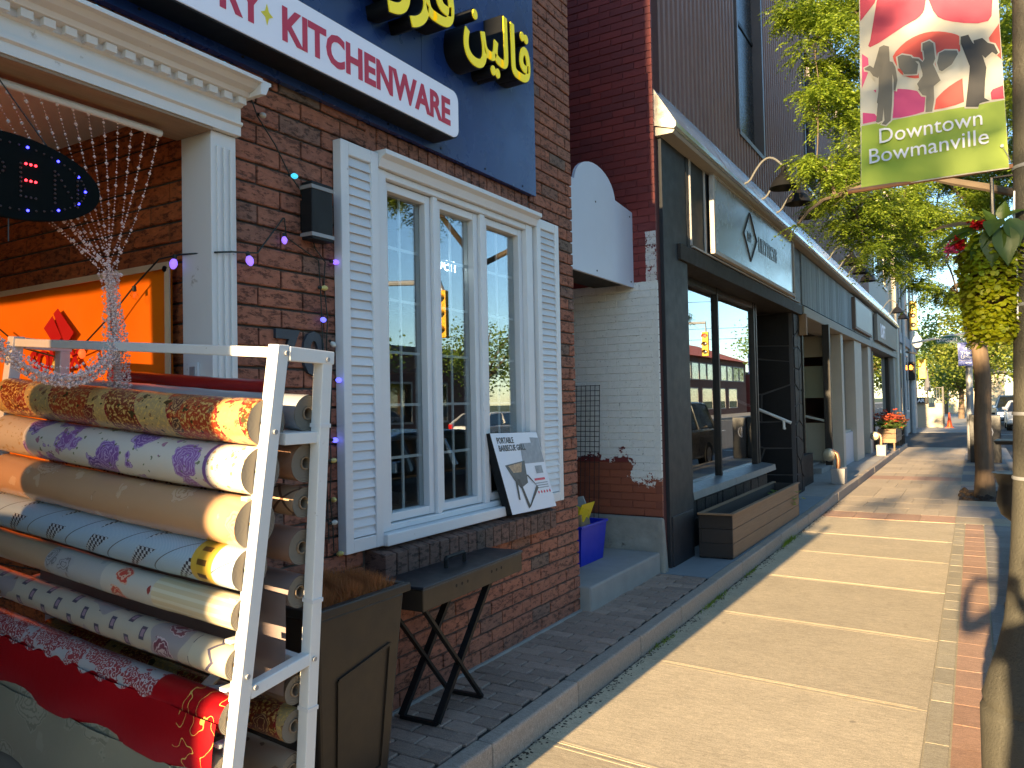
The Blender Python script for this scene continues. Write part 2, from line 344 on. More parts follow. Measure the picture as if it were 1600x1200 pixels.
BULBP = emis('bulb_violet', (0.25, 0.12, 0.95), 0.35, (0.3, 0.22, 0.75)); BULBB = emis('bulb_blue', (0.12, 0.12, 1.0), 0.5, (0.15, 0.15, 0.8)); BULBC = emis('bulb_cyan', (0.05, 0.5, 0.8), 0.3, (0.1, 0.5, 0.7))
BULBW = M('bulb_frosted', (0.6, 0.58, 0.5), 0.25, bst=0); BULBY = M('bulb_yellow', (0.62, 0.50, 0.16), 0.25, bst=0); WIRE = M('green_wire', (0.012, 0.02, 0.014), 0.6, bst=0)
LEDB = emis('led_blue', (0.03, 0.03, 1.0), 3.0); LEDR = emis('led_red', (1.0, 0.02, 0.03), 2.2); LEDO = M('led_off', (0.05, 0.03, 0.028), 0.3, bst=0)
NEON = emis('neon_white', (0.8, 0.95, 1.0), 2.6, (0.8, 0.8, 0.8)); SIGY = M('signal_yellow', (0.80, 0.42, 0.01), 0.45, var=0.05, bst=0.02)
SIGR = emis('signal_red_lit', (1.0, 0.05, 0.02), 2.0); HAND = emis('signal_hand', (1.0, 0.25, 0.02), 3.0); LENSD = M('dark_lens', (0.05, 0.05, 0.04), 0.2, bst=0)
GRNS = M('street_sign_green', (0.004, 0.13, 0.07), 0.4, var=0.05, bst=0); BLUS = M('street_sign_blue', (0.01, 0.06, 0.40), 0.4, var=0.05, bst=0); CONE = M('cone_orange', (0.85, 0.09, 0.01), 0.5, bst=0)
GLOBE = M('frosted_globe', (0.55, 0.62, 0.62), 0.3, bst=0); IRON = M('iron_black', (0.012, 0.012, 0.012), 0.5, bst=0.05); COPPER = M('warm_fitting', (0.35, 0.18, 0.10), 0.4, metal=0.6, bst=0.1)
SKIN = M('skin', (0.45, 0.27, 0.2), 0.5, bst=0.02); CLOTHD = M('navy_cloth', (0.03, 0.04, 0.08), 0.9); CLOTHG = M('grey_cloth', (0.12, 0.12, 0.13), 0.9); HAIRM = M('dark_hair', (0.02, 0.015, 0.01), 0.6)
CARW = M('car_white', (0.65, 0.66, 0.67), 0.25, var=0.02, bst=0, spec=0.8); CARB = M('car_blue', (0.02, 0.05, 0.12), 0.2, metal=0.5, var=0.02, bst=0); CARG = M('car_grey', (0.10, 0.105, 0.11), 0.22, metal=0.6, var=0.02, bst=0)
CGLASS = M('car_glass', (0.01, 0.012, 0.014), 0.06, bst=0, spec=0.9); TYRE = M('tyre', (0.014, 0.014, 0.014), 0.85); RIM = M('rim', (0.35, 0.35, 0.36), 0.3, metal=0.8, bst=0)
TAILR = M('tail_lens', (0.4, 0.01, 0.01), 0.2, bst=0); HEADL = M('head_lens', (0.6, 0.62, 0.62), 0.1, bst=0); BRICKF = M('far_brick', (0.17, 0.075, 0.055), 0.9, var=0.2, scale=3, bs=30, bst=0.2); ROOFR = M('red_roof', (0.42, 0.09, 0.045), 0.8, var=0.15, scale=4)
ROOFG = M('grey_roof', (0.13, 0.12, 0.11), 0.9, var=0.2); CREAM = M('cream_wall', (0.55, 0.49, 0.38), 0.8, var=0.1); STUC = M('pale_trim', (0.45, 0.42, 0.38), 0.75, var=0.12)

# ------------------------------------------------------------------ ground, road, sidewalk
F = -2.484                                            # facade plane of the brick shop
ground = tag(MB().box(-700, 700, -500, 900, -1.2, -0.34).build('ground', GRASS, kind='structure'), 'rough ground reaching the horizon behind the street')
road = tag(MB().box(0.78, 14.0, -120, 260, -0.33, -0.29).build('road', ASPH, kind='structure'), 'asphalt main street running beside the sidewalk')
MB().box(-60, 0.77, 27.6, 39.0, -0.33, -0.15).build('road', ASPH, kind='structure')['label'] = 'side street crossing at the end of the row of shops'
MB().box(-9, 0.77, 39.02, 120, -0.33, -0.135).build('path', CONC, kind='structure')['label'] = 'sidewalk carrying on beyond the side street'
MB().box(14.0, 19.0, -120, 260, -0.33, -0.14).build('pavement', CONC, kind='structure')['label'] = 'sidewalk on the far side of the main street'
mk = MB()
for i in range(-12, 40): mk.box(7.2, 7.35, i * 6.0, i * 6.0 + 3, -0.285, -0.283)
for i in range(-8, 20): mk.box(0.95, 3.0, i * 6.5 + 1.2, i * 6.5 + 1.3, -0.285, -0.283); mk.box(11.6, 13.7, i * 6.5 + 1.2, i * 6.5 + 1.3, -0.285, -0.283)
mk.build('road_marking', PAINTW, kind='structure')
side = struct('sidewalk', 'sunlit sidewalk of concrete slabs with paver bands along its road edge')
MB().box(-1.868, 0.62, -12, 27.55, -0.5, -0.137).build('bedding', PAVG, side)
def slab(x0, x1, y0, y1, mat, name='slab', z=-0.13, skew=0.0, th=0.05, g=0.003):
    jz = rnd.uniform(-0.0006, 0.0006)
    pts = [(x0 + g, y0 + g), (x1 - g, y0 + g + skew * (x1 - x0)), (x1 - g, y1 - g + skew * (x1 - x0)), (x0 + g, y1 - g)]
    return MB().hexa([(a, b, z - th + jz) for a, b in pts], [(a, b, z + jz) for a, b in pts]).build(name, mat, side, bevel=0)
js = [-2.0, -0.7, 0.6, 1.98, 3.3, 4.64, 5.95, 7.38, 8.68, 9.92, 11.3]
for a, b in zip(js[:-1], js[1:]):
    slab(-1.862, -0.252, a, b, SLAB, skew=-0.07, g=0.004)
for jy in js[2:-1]:                                    # trowelled margins either side of each joint
    for s in (-0.03, 0.03):
        q = MB(); q.hexa([(-1.85, jy + s - 0.012, -0.135), (-0.30, jy + s - 0.012 - 0.109, -0.135), (-0.30, jy + s + 0.012 - 0.109, -0.135), (-1.85, jy + s + 0.012, -0.135)],
                         [(-1.85, jy + s - 0.009, -0.1294), (-0.30, jy + s - 0.009 - 0.109, -0.1294), (-0.30, jy + s + 0.009 - 0.109, -0.1294), (-1.85, jy + s + 0.009, -0.1294)])
        q.build('joint_margin', BAND, side)
y = 1.2
while y < 11.2:
    h = 0.292
    slab(-0.250, -0.147, y, y + h, PAVG, 'paver'); slab(-0.142, 0.052, y, y + h, PAVRR if y < 4.9 else PAVR, 'paver')
    slab(0.057, 0.33, y + 0.04, y + h + 0.04, PAVD, 'paver'); slab(0.335, 0.61, y + 0.02, y + h + 0.02, PAVD, 'paver'); y += h
slab(-0.250, 0.61, y + 0.04, 11.3, PAVG, 'paver')
rws = [11.3 + 0.62 * i for i in range(4)] + [13.78, 15.3] + [15.3 + 0.75 * (i + 1) for i in range(16)] + [27.55]
for i, (a, b) in enumerate(zip(rws[:-1], rws[1:])):
    nx = 4; off = 0.2 if i % 2 else 0
    xs = [-1.862] + [-1.862 + off + 0.4 * k for k in range(1, 4)] + [-0.257]
    for xa, xb in zip(xs[:-1], xs[1:]): slab(xa, xb, a, b, PAVT if i not in (0, 7) else PAVR, 'paver')
    if not (13.7 < a < 15.2): slab(-0.252, 0.61, a, b, PAVD if i % 3 else PAVT, 'paver')
MB().box(-0.25, 0.61, 13.8, 15.28, -0.3, -0.12).build('tree_pit', DIRT, side)
q = MB()
for i in range(70): q.ball((rnd.uniform(-0.24, 0.6), rnd.uniform(13.82, 15.25), -0.115), rnd.uniform(0.02, 0.05), 6, 4)
o = q.build('soil_clods', DIRT, side); o['kind'] = 'stuff'
MB().box(0.62, 0.78, -12, 27.6, -0.5, -0.132).build('kerb', CONC, kind='structure')['label'] = 'concrete road kerb at the outer edge of the sidewalk'

kerb = struct('kerb', 'raised stone edging between the shop fronts and the sidewalk')
y = 0.2
while y < 27.3:
    L = min(rnd.uniform(0.72, 0.98), 27.5 - y); a = rnd.uniform(-0.004, 0.004)
    MB().box(-1.962 + a, -1.872 + a, y + 0.004, y + L - 0.004, -0.3, 0.002 + rnd.uniform(-0.004, 0.004)).build('kerb_stone', KERB, kerb, bevel=0.012); y += L
strip = struct('paved_strip', 'strip of staggered clay pavers in the shade below the brick wall')
MB().box(-2.48, -1.965, -2, 6.44, -0.4, -0.012).build('bedding', JOINT, strip)
pm = MB().box(-0.0945, 0.0945, -0.0465, 0.0465, -0.025, 0.025).build('paver', PAVB, strip, bevel=0.005)
pmesh = pm.data; first = True; j = 0; y = 0.62
while y < 6.40:
    x = -2.478 + (-0.10 if j % 2 else 0.0)
    while x < -1.97:
        a, b = max(x, -2.478), min(x + 0.2, -1.966)
        if b - a > 0.03:
            o = pm if first else bpy.data.objects.new('paver', pmesh)
            if not first:
                col.objects.link(o); o.parent = strip
                m_ = o.modifiers.new('bevel', 'BEVEL'); m_.width = 0.005; m_.segments = 1
            first = False
            o.location = ((a + b) / 2, y + 0.05, -0.026 + rnd.uniform(-0.0025, 0.0025)); o.scale = ((b - a) / 0.2, 1, 1)
            o.rotation_euler = (rnd.uniform(-0.012, 0.012), rnd.uniform(-0.01, 0.01), rnd.uniform(-0.02, 0.02))
        x += 0.2
    y += 0.1; j += 1
apron = struct('apron', 'narrow concrete apron in front of the darker shops')
MB().box(-2.6, -1.965, 6.445, 12.45, -0.3, -0.002).build('slab', SHADEC, apron)
for a, b in ((12.46, 14.0), (14.01, 16.9), (16.91, 19.8), (19.81, 23.2), (23.21, 27.4)): MB().box(-2.75, -1.965, a, b, -0.3, -0.004 + rnd.uniform(0, .004)).build('slab', CONC, apron, bevel=0.005)
# weeds and grit along the foot of the kerb
g = MB()
for i in range(420):
    c = rnd.choice([5.0, 6.05, 6.3, 7.4, 8.9, 9.1, 9.3]) + rnd.gauss(0, 0.14); x = -1.862 + abs(rnd.gauss(0, 0.018)); a = rnd.uniform(0, 6.28); h = rnd.uniform(0.008, 0.035) * (2.2 if 8.8 < c < 9.35 else 1)
    dx, dy = math.cos(a) * 0.004, math.sin(a) * 0.004
    g.add([(x - dx, c - dy, -0.13), (x + dx, c + dy, -0.13), (x + rnd.uniform(-.02, .03), c + rnd.uniform(-.02, .02), -0.13 + h)], [(0, 1, 2)])
tag(g.build('weeds', LOCUST, kind='stuff', fix=False), 'small green weeds growing at the foot of the kerb', 'weeds')
g = MB()
for i in range(1500):
    c = rnd.uniform(2.5, 13); x = -1.868 + abs(rnd.gauss(0, 0.03)); r = rnd.uniform(0.002, 0.007); g.ball((x, c, -0.1295), (r * rnd.uniform(.6, 2), r * rnd.uniform(.6, 2), r * 0.35), 5, 3)
tag(g.build('grit', DIRT, kind='stuff'), 'dark grit and dead leaves along the foot of the kerb', 'grit')

# ------------------------------------------------------------------ brick laying
def lay(parent, plane, at, a0, a1, z0, z1, course, L, H, mat, holes, face, maxn=280, skip=None, proud=0.006, depth=0.05):
    """running-bond bricks on a wall plane; face=+1/-1 is the outward side. The largest in view become objects, the rest one mesh."""
    items = []; r = 0; z = z0
    while z < z1:
        a = a0 - (L / 2 if r % 2 else 0)
        while a < a1:
            lo, hi = max(a + 0.005, a0), min(a + L - 0.005, a1)
            segs = [(lo, hi)]
            for (h0, h1, k0, k1) in holes:
                if z + course * 0.5 > k0 and z + course * 0.5 < k1:
                    ns = []
                    for s0, s1 in segs:
                        if s1 <= h0 or s0 >= h1: ns.append((s0, s1))
                        else:
                            if s0 < h0: ns.append((s0, h0 - 0.004))
                            if s1 > h1: ns.append((h1 + 0.004, s1))
                    segs = ns
            for s0, s1 in segs:
                if s1 - s0 > 0.025: items.append((s0, s1, z + course / 2))
            a += L
        z += course; r += 1
    def c3(a, d, zz): return (d, a, zz) if plane == 'x' else (a, d, zz)
    sc_ = []
    for it in items:
        p = proj(c3((it[0] + it[1]) / 2, at, it[2])); v = 0
        if p and -40 < p[0] < 1640 and -40 < p[1] < 1240 and not (skip and skip((it[0] + it[1]) / 2, it[2])): v = (it[1] - it[0]) / p[2] ** 2
        sc_.append((v, it))
    sc_.sort(key=lambda q: -q[0])
    base = None; rest = MB()
    for i, (v, (s0, s1, zz)) in enumerate(sc_):
        d = at + face * (proud * rnd.uniform(0.5, 1.3) - depth / 2)
        if i < maxn and v > 0:
            if base is None:
                b = MB(); b.box(-0.5, 0.5, -depth / 2, depth / 2, -H / 2, H / 2) if plane == 'y' else b.box(-depth / 2, depth / 2, -0.5, 0.5, -H / 2, H / 2)
                base = b.build('brick', mat, parent, raw=True); o = base
            else:
                o = bpy.data.objects.new('brick', base.data); col.objects.link(o); o.parent = parent
            o.location = Vector(c3((s0 + s1) / 2, d, zz)) - OFF[parent.name]
            o.scale = (1, s1 - s0, 1) if plane == 'x' else (s1 - s0, 1, 1)
            m_ = o.modifiers.new('bevel', 'BEVEL'); m_.width = 0.004; m_.segments = 1
            e = rnd.uniform(-0.006, 0.006); o.rotation_euler = (e if plane == 'x' else 0, 0 if plane == 'x' else e, 0)
        else:
            if plane == 'x': rest.box(d - depth / 2, d + depth / 2, s0, s1, zz - H / 2, zz + H / 2)
            else: rest.box(s0, s1, d - depth / 2, d + depth / 2, zz - H / 2, zz + H / 2)
    if rest.v: rest.build('brickwork', mat, parent, kind='stuff')

# ------------------------------------------------------------------ the brick shop
shop = thing('brick_shop', 'red brown brick shop with white trim and a blue sign over its window', 'building', (-4.0, 2.0, 0))
WY0, WY1, WZ0, WZ1 = 2.835, 4.365, 0.835, 2.735        # window opening
b = MB()                                                # backing walls with openings
b.box(F - 0.30, F - 0.008, 1.99, WY0, -0.1, 6.6).box(F - 0.30, F - 0.008, WY1, 5.015, -0.1, 6.6).box(F - 0.30, F - 0.008, WY0, WY1, -0.1, WZ0 - 0.1).box(F - 0.30, F - 0.008, WY0, WY1, WZ1, 6.6)
b.box(F - 0.30, F - 0.008, -0.9, 1.99, 2.76, 6.6).box(F - 0.30, F - 0.008, -0.9, -0.42, -0.1, 2.76)
b.box(-12, F - 0.30, 4.8, 5.01, -0.1, 6.6).box(-12, -4.45, -0.9, -0.7, -0.1, 6.6).box(-4.45, -2.85, -0.9, -0.7, -0.1, 1.55).box(-4.45, -2.85, -0.9, -0.7, 2.60, 6.6).box(-2.85, F - 0.30, -0.9, -0.7, -0.1, 6.6).box(-12, -11.8, -0.7, 4.8, -0.1, 6.6).box(-12, F - 0.3, -0.7, 4.8, 6.3, 6.5)
b.build('wall', MORTAR, shop)
MB().box(-4.6, -2.60, 1.958, 2.06, 0, 2.7).build('porch_wall', MORTAR, shop)
pw = MB().box(-4.45, -2.85, -0.86, -0.80, 1.55, 1.60).box(-4.45, -4.40, -0.86, -0.80, 1.60, 2.60).build('porch_sun_opening', BLACK, shop)  # unseen opening added so the low sun reaches the porch banner
MB().box(-4.45, -2.85, -0.832, -0.828, 1.60, 2.60).build('pane', glassmat('sun_dimming_glass', 1.5, (0.44, 0.36, 0.29)), pw)  # tinted sheet added to dim that sunlight
MB().box(-4.7, -4.6, -0.7, 2.06, 0, 2.7).build('porch_wall', MORTAR, shop)
MB().box(-4.6, -2.41, -0.5, 1.99, 2.715, 2.74).build('porch_ceiling', WHITE, shop)
MB().box(-4.6, -2.50, -0.42, 1.95, -0.1, 0.10).build('porch_step', CONC, shop, bevel=0.01)
CRS = 0.0832; LB = 0.243; HB = 0.073
holes = [(-0.42, 1.995, -1, 2.76), (WY0 - 0.03, WY1 + 0.03, WZ0 - 0.16, WZ1 + 0.14), (2.74, 4.50, 0.68, 0.83)]
sgn = lambda a, z: (z > 2.9 and 1.0 < a < 4.40) or (2.57 < a < 4.71 and 0.84 < z < 2.73) or (z < 0.75 and a < 2.4) or (2.0 < a < 2.2 and z < 1.5)
lay(shop, 'x', F, -0.9, 5.02, 0.004, 6.56, CRS, LB, HB, BRICK, holes, 1, 262, sgn)
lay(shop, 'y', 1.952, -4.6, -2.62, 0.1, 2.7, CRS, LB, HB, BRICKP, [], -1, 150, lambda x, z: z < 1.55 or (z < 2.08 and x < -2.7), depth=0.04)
lay(shop, 'y', 5.02, -12, -2.50, 0.1, 6.5, CRS, LB, HB, BRICK, [], 1, 0)
for i in range(20):                                     # rowlock sill
    yy = 2.765 + i * 0.0855
    MB().hexa([(F - 0.03, yy, 0.69), (-2.365, yy, 0.69), (-2.365, yy + 0.077, 0.69), (F - 0.03, yy + 0.077, 0.69)], [(F - 0.03, yy, 0.835), (-2.365 + rnd.uniform(-.004, .004), yy, 0.805), (-2.365, yy + 0.077, 0.805), (F - 0.03, yy + 0.077, 0.835)]).build('sill_brick', BRICKD, shop, bevel=0.004)
for i in range(19):                                     # soldier course
    yy = 2.80 + i * 0.083
    MB().box(F - 0.04, F + 0.006 + rnd.uniform(-.002, .002), yy, yy + 0.074, 2.745, 2.868).build('soldier_brick', BRICK, shop, bevel=0.004)
MB().box(F - 0.02, F + 0.02, 2.0, 5.02, -0.02, 0.012).build('base_render', CONC, shop)
# window
xg = -2.52
win = MB()
win.box(-2.60, -2.445, WY0, 2.905, WZ0 + 0.06, 2.66).box(-2.60, -2.445, 4.285, WY1, WZ0 + 0.06, 2.66).box(-2.60, -2.45, 2.905, 4.285, 2.625, 2.66)
win.box(-2.60, -2.452, 2.905, 4.285, WZ0 + 0.06, 0.925)
win.box(-2.57, -2.458, 3.305, 3.345, 0.925, 2.625).box(-2.57, -2.458, 3.765, 3.815, 0.925, 2.625)
win = win.build('window', VINYL, shop, bevel=0.004)
MB().box(-2.60, -2.40, WY0 - 0.01, WY1 + 0.01, WZ0, WZ0 + 0.058).build('window_sill', VINYL, win, bevel=0.006)
MB().prism([(-2.58, 2.662), (-2.425, 2.662), (-2.41, 2.70), (-2.38, 2.715), (-2.38, 2.737), (-2.58, 2.737)], 'y', WY0 - 0.005, WY1 + 0.02).build('head_moulding', VINYL, win)
for (a, c) in ((2.91, 3.30), (3.35, 3.76), (3.82, 4.28)):
    s = MB(); e = 0.042
    s.box(-2.548, -2.478, a, a + e, 0.93, 2.62).box(-2.548, -2.478, c - e, c, 0.93, 2.62).box(-2.548, -2.48, a + e, c - e, 0.93, 0.972).box(-2.548, -2.48, a + e, c - e, 2.578, 2.62)
    s.build('sash', VINYL, win, bevel=0.003)
    MB().box(xg - 0.002, xg + 0.002, a + e, c - e, 0.972, 2.578).build('pane', GLASS, win)
    m_ = (a + c) / 2
    MB().box(xg - 0.016, xg - 0.008, m_ - 0.007, m_ + 0.007, 0.972, 2.578).build('grille_bar', VINYL, win)
    for k in range(1, 6):
        zz = 0.972 + k * 0.2677
        MB().box(xg - 0.0165, xg - 0.0085, a + e, m_ - 0.008, zz - 0.007, zz + 0.007).box(xg - 0.0165, xg - 0.0085, m_ + 0.008, c - e, zz - 0.007, zz + 0.007).build('grille_bar', VINYL, win)
MB().box(-4.2, -4.1, 2.1, 4.7, 0, 3).box(-4.1, -2.8, 2.07, 2.1, 0, 3).box(-4.1, -2.8, 4.7, 4.75, 0, 3).box(-4.1, -2.8, 2.1, 4.7, 0.0, 0.05).box(-4.1, -2.8, 2.1, 4.7, 2.9, 3.0).build('room', M('room_wall', (0.10, 0.09, 0.08), 0.9), shop)
q = MB()
for z in (0.75, 1.25, 1.75, 2.2): q.box(-3.9, -3.6, 2.3, 4.6, z, z + 0.03)
for i in range(34):
    z = rnd.choice([0.78, 1.28, 1.78]); yy = rnd.uniform(2.3, 4.5); q.box(-3.8, -3.66, yy, yy + rnd.uniform(.04, .12), z, z + rnd.uniform(.06, .3))
q.build('display_shelf', M('shelf_goods', (0.16, 0.14, 0.13), 0.6, rv=0.6), shop)
# shutters
for (a, c) in ((2.570, 2.828), (4.392, 4.700)):
    e = 0.052
    fr = MB().box(F + 0.008, -2.425, a, a + e, 0.838, 2.722).box(F + 0.008, -2.425, c - e, c, 0.838, 2.722).box(F + 0.008, -2.427, a + e, c - e, 0.838, 0.90).box(F + 0.008, -2.427, a + e, c - e, 2.66, 2.722)
    fr = fr.build('shutter', VINYL, shop, bevel=0.004)
    MB().box(F + 0.008, F + 0.014, a + e, c - e, 0.9, 2.66).build('shutter_back', LOUVRE, fr)
    n = 40; lb = None
    for k in range(n):
        zz = 0.905 + k * (1.75 / n)
        if lb is None:
            lb = MB().hexa([(-0.022, -(c - a) / 2 + e, -0.020), (0.010, -(c - a) / 2 + e, -0.022), (0.010, (c - a) / 2 - e, -0.022), (-0.022, (c - a) / 2 - e, -0.020)], [(-0.022, -(c - a) / 2 + e, 0.024), (-0.004, -(c - a) / 2 + e, 0.025), (-0.004, (c - a) / 2 - e, 0.025), (-0.022, (c - a) / 2 - e, 0.024)]).build('louvre', LOUVRE, fr, raw=True); o = lb
        else: o = bpy.data.objects.new('louvre', lb.data); col.objects.link(o); o.parent = fr
        o.location = Vector((-2.440, (a + c) / 2, zz + 0.022)) - OFF[fr.name]
# porch trim
cl = MB(); cl.box(-2.60, -2.425, 1.876, 1.990, 0.10, 2.553)
cl = cl.build('pilaster', WHITE, shop, bevel=0.003)
for k in range(3): MB().box(-2.426, -2.417, 1.898 + k * 0.030, 1.914 + k * 0.030, 0.3, 2.50).build('flute_ridge', WHITE, cl, bevel=0.003)
MB().box(-2.605, -2.405, 1.868, 1.998, 0.10, 0.28).build('plinth', WHITE, cl, bevel=0.004)
bm_ = MB().prism([(-2.62, 2.556), (-2.40, 2.556), (-2.40, 2.59), (-2.388, 2.596), (-2.388, 2.606), (-2.40, 2.61), (-2.40, 2.664), (-2.385, 2.668), (-2.385, 2.692), (-2.355, 2.697), (-2.345, 2.712), (-2.315, 2.72), (-2.295, 2.735), (-2.275, 2.738), (-2.275, 2.752), (-2.62, 2.752)], 'y', -0.45, 1.995).build('porch_beam', WHITE, shop)
MB().prism([(1.995 + 0, 2.696), (2.02, 2.70), (2.035, 2.735), (2.045, 2.74), (2.045, 2.752), (1.995, 2.752)], 'x', -2.62, -2.285).build('cornice_return', WHITE, bm_)
db = None
for k in range(37):
    o = MB().box(-2.385, -2.362, 1.955 - k * 0.065, 1.955 - k * 0.065 + 0.036, 2.669, 2.694).build('dentil', WHITE, bm_)
MB().box(-2.615, -2.405, -0.44, 1.87, 2.545, 2.555).build('beam_soffit', woodmat('old_wood', (0.35, 0.24, 0.15), (20, 2, 20)), bm_)
# house number
for ch, yy in (('7', 2.21), ('0', 2.365)): text(ch, 'house_numeral', GREYP if 0 else M('slate_number', (0.035, 0.042, 0.055), 0.5), shop, (F + 0.012, yy, 1.650), (0, 1, 0), (0, 0, 1), 0.255, 0.008, 0.008)

# sign on the facade
sg = thing('fascia_sign', 'long dark blue sign board with yellow lettering and a white strip reading kitchenware', 'sign', (F, 2.0, 2.87))
for a, c in ((-0.8, 1.2), (1.203, 3.2), (3.203, 4.418)):
    MB().box(F + 0.012, -2.44, a, c, 2.868, 4.9).build('panel', NAVY, sg)
q = MB()
for k in range(12):
    for z in (2.895, 4.15): q.lathe([(0.006, 0.0), (0.006, 0.004)], (-2.44, -0.6 + k * 0.44, z), 6, 'x')
q.build('rivets', BLKP, sg)
def rrect(a0, a1, z0, z1, r, n=6):
    P = []
    for (cy, cz, s) in ((a1 - r, z1 - r, 0), (a0 + r, z1 - r, 1), (a0 + r, z0 + r, 2), (a1 - r, z0 + r, 3)):
        for k in range(n + 1):
            t = math.pi / 2 * (s + k / n); P.append((cy + r * math.cos(t), cz + r * math.sin(t)))
    return P
lbx = MB().prism(rrect(-0.7, 3.345, 2.905, 3.165, 0.055), 'x', -2.44, -2.312).build('light_box', BLKP, sg)
MB().prism(rrect(-0.692, 3.337, 2.912, 3.158, 0.05), 'x', -2.3119, -2.305).build('sign_face', SIGNW, lbx)
text('KITCHENWARE', 'lettering', SRED, lbx, (-2.3035, 2.115, 2.966), (0, 1, 0), (0, 0, 1), 0.186, 0.001, 0.0062, sx=0.875)
text('RY', 'lettering', SRED, lbx, (-2.3035, 1.82, 2.972), (0, 1, 0), (0, 0, 1), 0.186, 0.001, 0.0062, sx=0.875)
st = [(0, 0.042), (0.009, 0.012), (0.030, 0), (0.009, -0.012), (0, -0.042), (-0.009, -0.012), (-0.030, 0), (-0.009, 0.012)]
MB().prism([(2.045 + a, 3.028 + c) for a, c in st], 'x', -2.304, -2.3025).build('star', SYEL, lbx)
def chan(txt, yy, z, size, sx):                            # raised channel letters: black returns, yellow faces
    text(txt, 'letter_return', BLKP, sg, (-2.375, yy, z), (0, 1, 0), (0, 0, 1), size, 0.065, 0.013, sx=sx)
    text(txt, 'letter_face', LETYEL, sg, (-2.306, yy, z), (0, 1, 0), (0, 0, 1), size, 0.003, 0.007, sx=sx)
chan('\uFED7\uFE8E\uFEDF\uFEF4\uFEE6'[::-1], 3.40, 3.475, 0.42, 0.84)
chan('\uFED3\uFEAE\uFEED\uFEB7\uFBFD'[::-1], 2.10, 3.475, 0.46, 0.95)
# wall sconce
s_ = thing('wall_sconce', 'black box shaped wall light with clear bands, beside the left shutter', 'wall light', (F, 2.42, 2.35))
MB().box(-2.455, -2.392, 2.355, 2.480, 2.222, 2.472).build('housing', BLKP, s_, bevel=0.004); MB().box(F + 0.004, -2.455, 2.37, 2.47, 2.27, 2.40).build('bracket', BLKP, s_)
for z in (2.235, 2.44): MB().box(-2.46, -2.388, 2.351, 2.484, z, z + 0.016).build('clear_band', M('acrylic', (0.25, 0.22, 0.20), 0.15, bst=0), s_)

# ------------------------------------------------------------------ building with the painted side wall and dark shopfront
B2 = -2.37
dk = thing('dark_shop', 'dark painted shop with metal cladding above and a red and white brick side wall', 'building', (-5, 9, 0))
b = MB()
b.box(-12, -2.405, 6.56, 6.75, -0.1, 9.4).box(-12, -2.62, 6.75, 24.0, 4.4, 9.4).box(-12, -11.8, 6.75, 24, -0.1, 4.4)
b.build('wall', MORTAR2, dk)
MB().box(-3.9, -2.404, 6.5525, 6.56, 0.47, 6.42).build('wall_face', PBRICK, dk)
lay(dk, 'y', 6.55, -3.9, -2.40, 0.47, 6.4, 0.0677, 0.222, 0.0615, PBRICK, [], -1, 285, lambda x, z: x < -3.42, proud=0.004, depth=0.03)
lay(dk, 'y', 6.55, -5.2, -3.905, 0.47, 6.4, 0.0677, 0.222, 0.0615, PBRICK, [], -1, 0, proud=0.004, depth=0.03)
MB().hexa([(-3.9, 6.46, -0.1), (-2.35, 6.44, -0.1), (-2.35, 6.56, -0.1), (-3.9, 6.56, -0.1)], [(-3.9, 6.50, 0.47), (-2.375, 6.50, 0.47), (-2.39, 6.56, 0.46), (-3.9, 6.56, 0.47)]).build('stone_footing', OLDST, dk, bevel=0.02)
b = MB(); b.box(-2.60, B2, 6.66, 7.33, -0.02, 4.02).build('pilaster', DKGREY, dk, bevel=0.005)
MB().box(-2.40, B2 + 0.012, 6.70, 7.28, 0.0, 0.45).build('pilaster_base', DKGREY, dk, bevel=0.004)
MB().box(-2.70, B2 + 0.005, 7.34, 13.1, 3.00, 4.02).build('fascia', DKGREY, dk)
fm = MB()
for (a, c, z0, z1) in ((6.7, 13.1, 3.93, 3.96), (7.45, 12.9, 3.02, 3.035)): fm.box(B2 + 0.005, B2 + 0.03, a, c, z0, z1)
for a in (7.42, 7.9, 12.55): fm.box(B2 + 0.005, B2 + 0.022, a, a + 0.02, 3.04, 3.92)
fm.build('fascia_moulding', STUC, dk)
MB().box(-2.72, B2 + 0.03, 7.05, 13.12, 2.84, 2.995).build('lower_beam', DKGREY2, dk, bevel=0.006)
MB().box(-4.5, -2.725, 7.33, 13.1, 2.86, 2.99).build('soffit', DKGREY2, dk)
# cornice flashing
MB().prism([(-2.50, 4.02), (-2.22, 3.93), (-2.20, 3.95), (-2.20, 3.99), (-2.46, 4.42), (-2.50, 4.42)], 'y', 6.58, 30.5).build('cornice_flashing', STEEL, dk)
MB().prism([(-2.50, 3.90), (-2.24, 3.90), (-2.22, 3.925), (-2.50, 4.01)], 'y', 6.60, 30.4).build('cornice_bed', TANB, dk)
# cladding with windows
wn = [(9.90, 11.25, 4.96, 8.2), (14.55, 15.6, 5.35, 7.9), (18.0, 19.2, 5.9, 8.2)]
c = MB(); y = 6.80; pitch = 0.145
def rib(y0, z0, z1):
    w1 = 0.072; P = [(-2.535, y0), (-2.475, y0 + 0.012), (-2.475, y0 + w1), (-2.535, y0 + w1 + 0.012), (-2.535, y0 + pitch)]
    n = len(P); c.add([(a, b_, z0) for a, b_ in P] + [(a, b_, z1) for a, b_ in P], [(i, i + 1, i + 1 + n, i + n) for i in range(n - 1)])
while y < 24.0:
    segs = [(4.43, 9.4)]
    for (a, b_, z0, z1) in wn:
        if y + pitch > a and y < b_: segs = [(4.43, z0), (z1, 9.4)]
    for z0, z1 in segs: rib(y, z0, z1)
    y += pitch
c.build('cladding', CORR, dk, fix=False)
MB().box(-2.56, -2.468, 6.62, 6.80, 4.42, 9.4).build('corner_trim', DKGREY, dk)
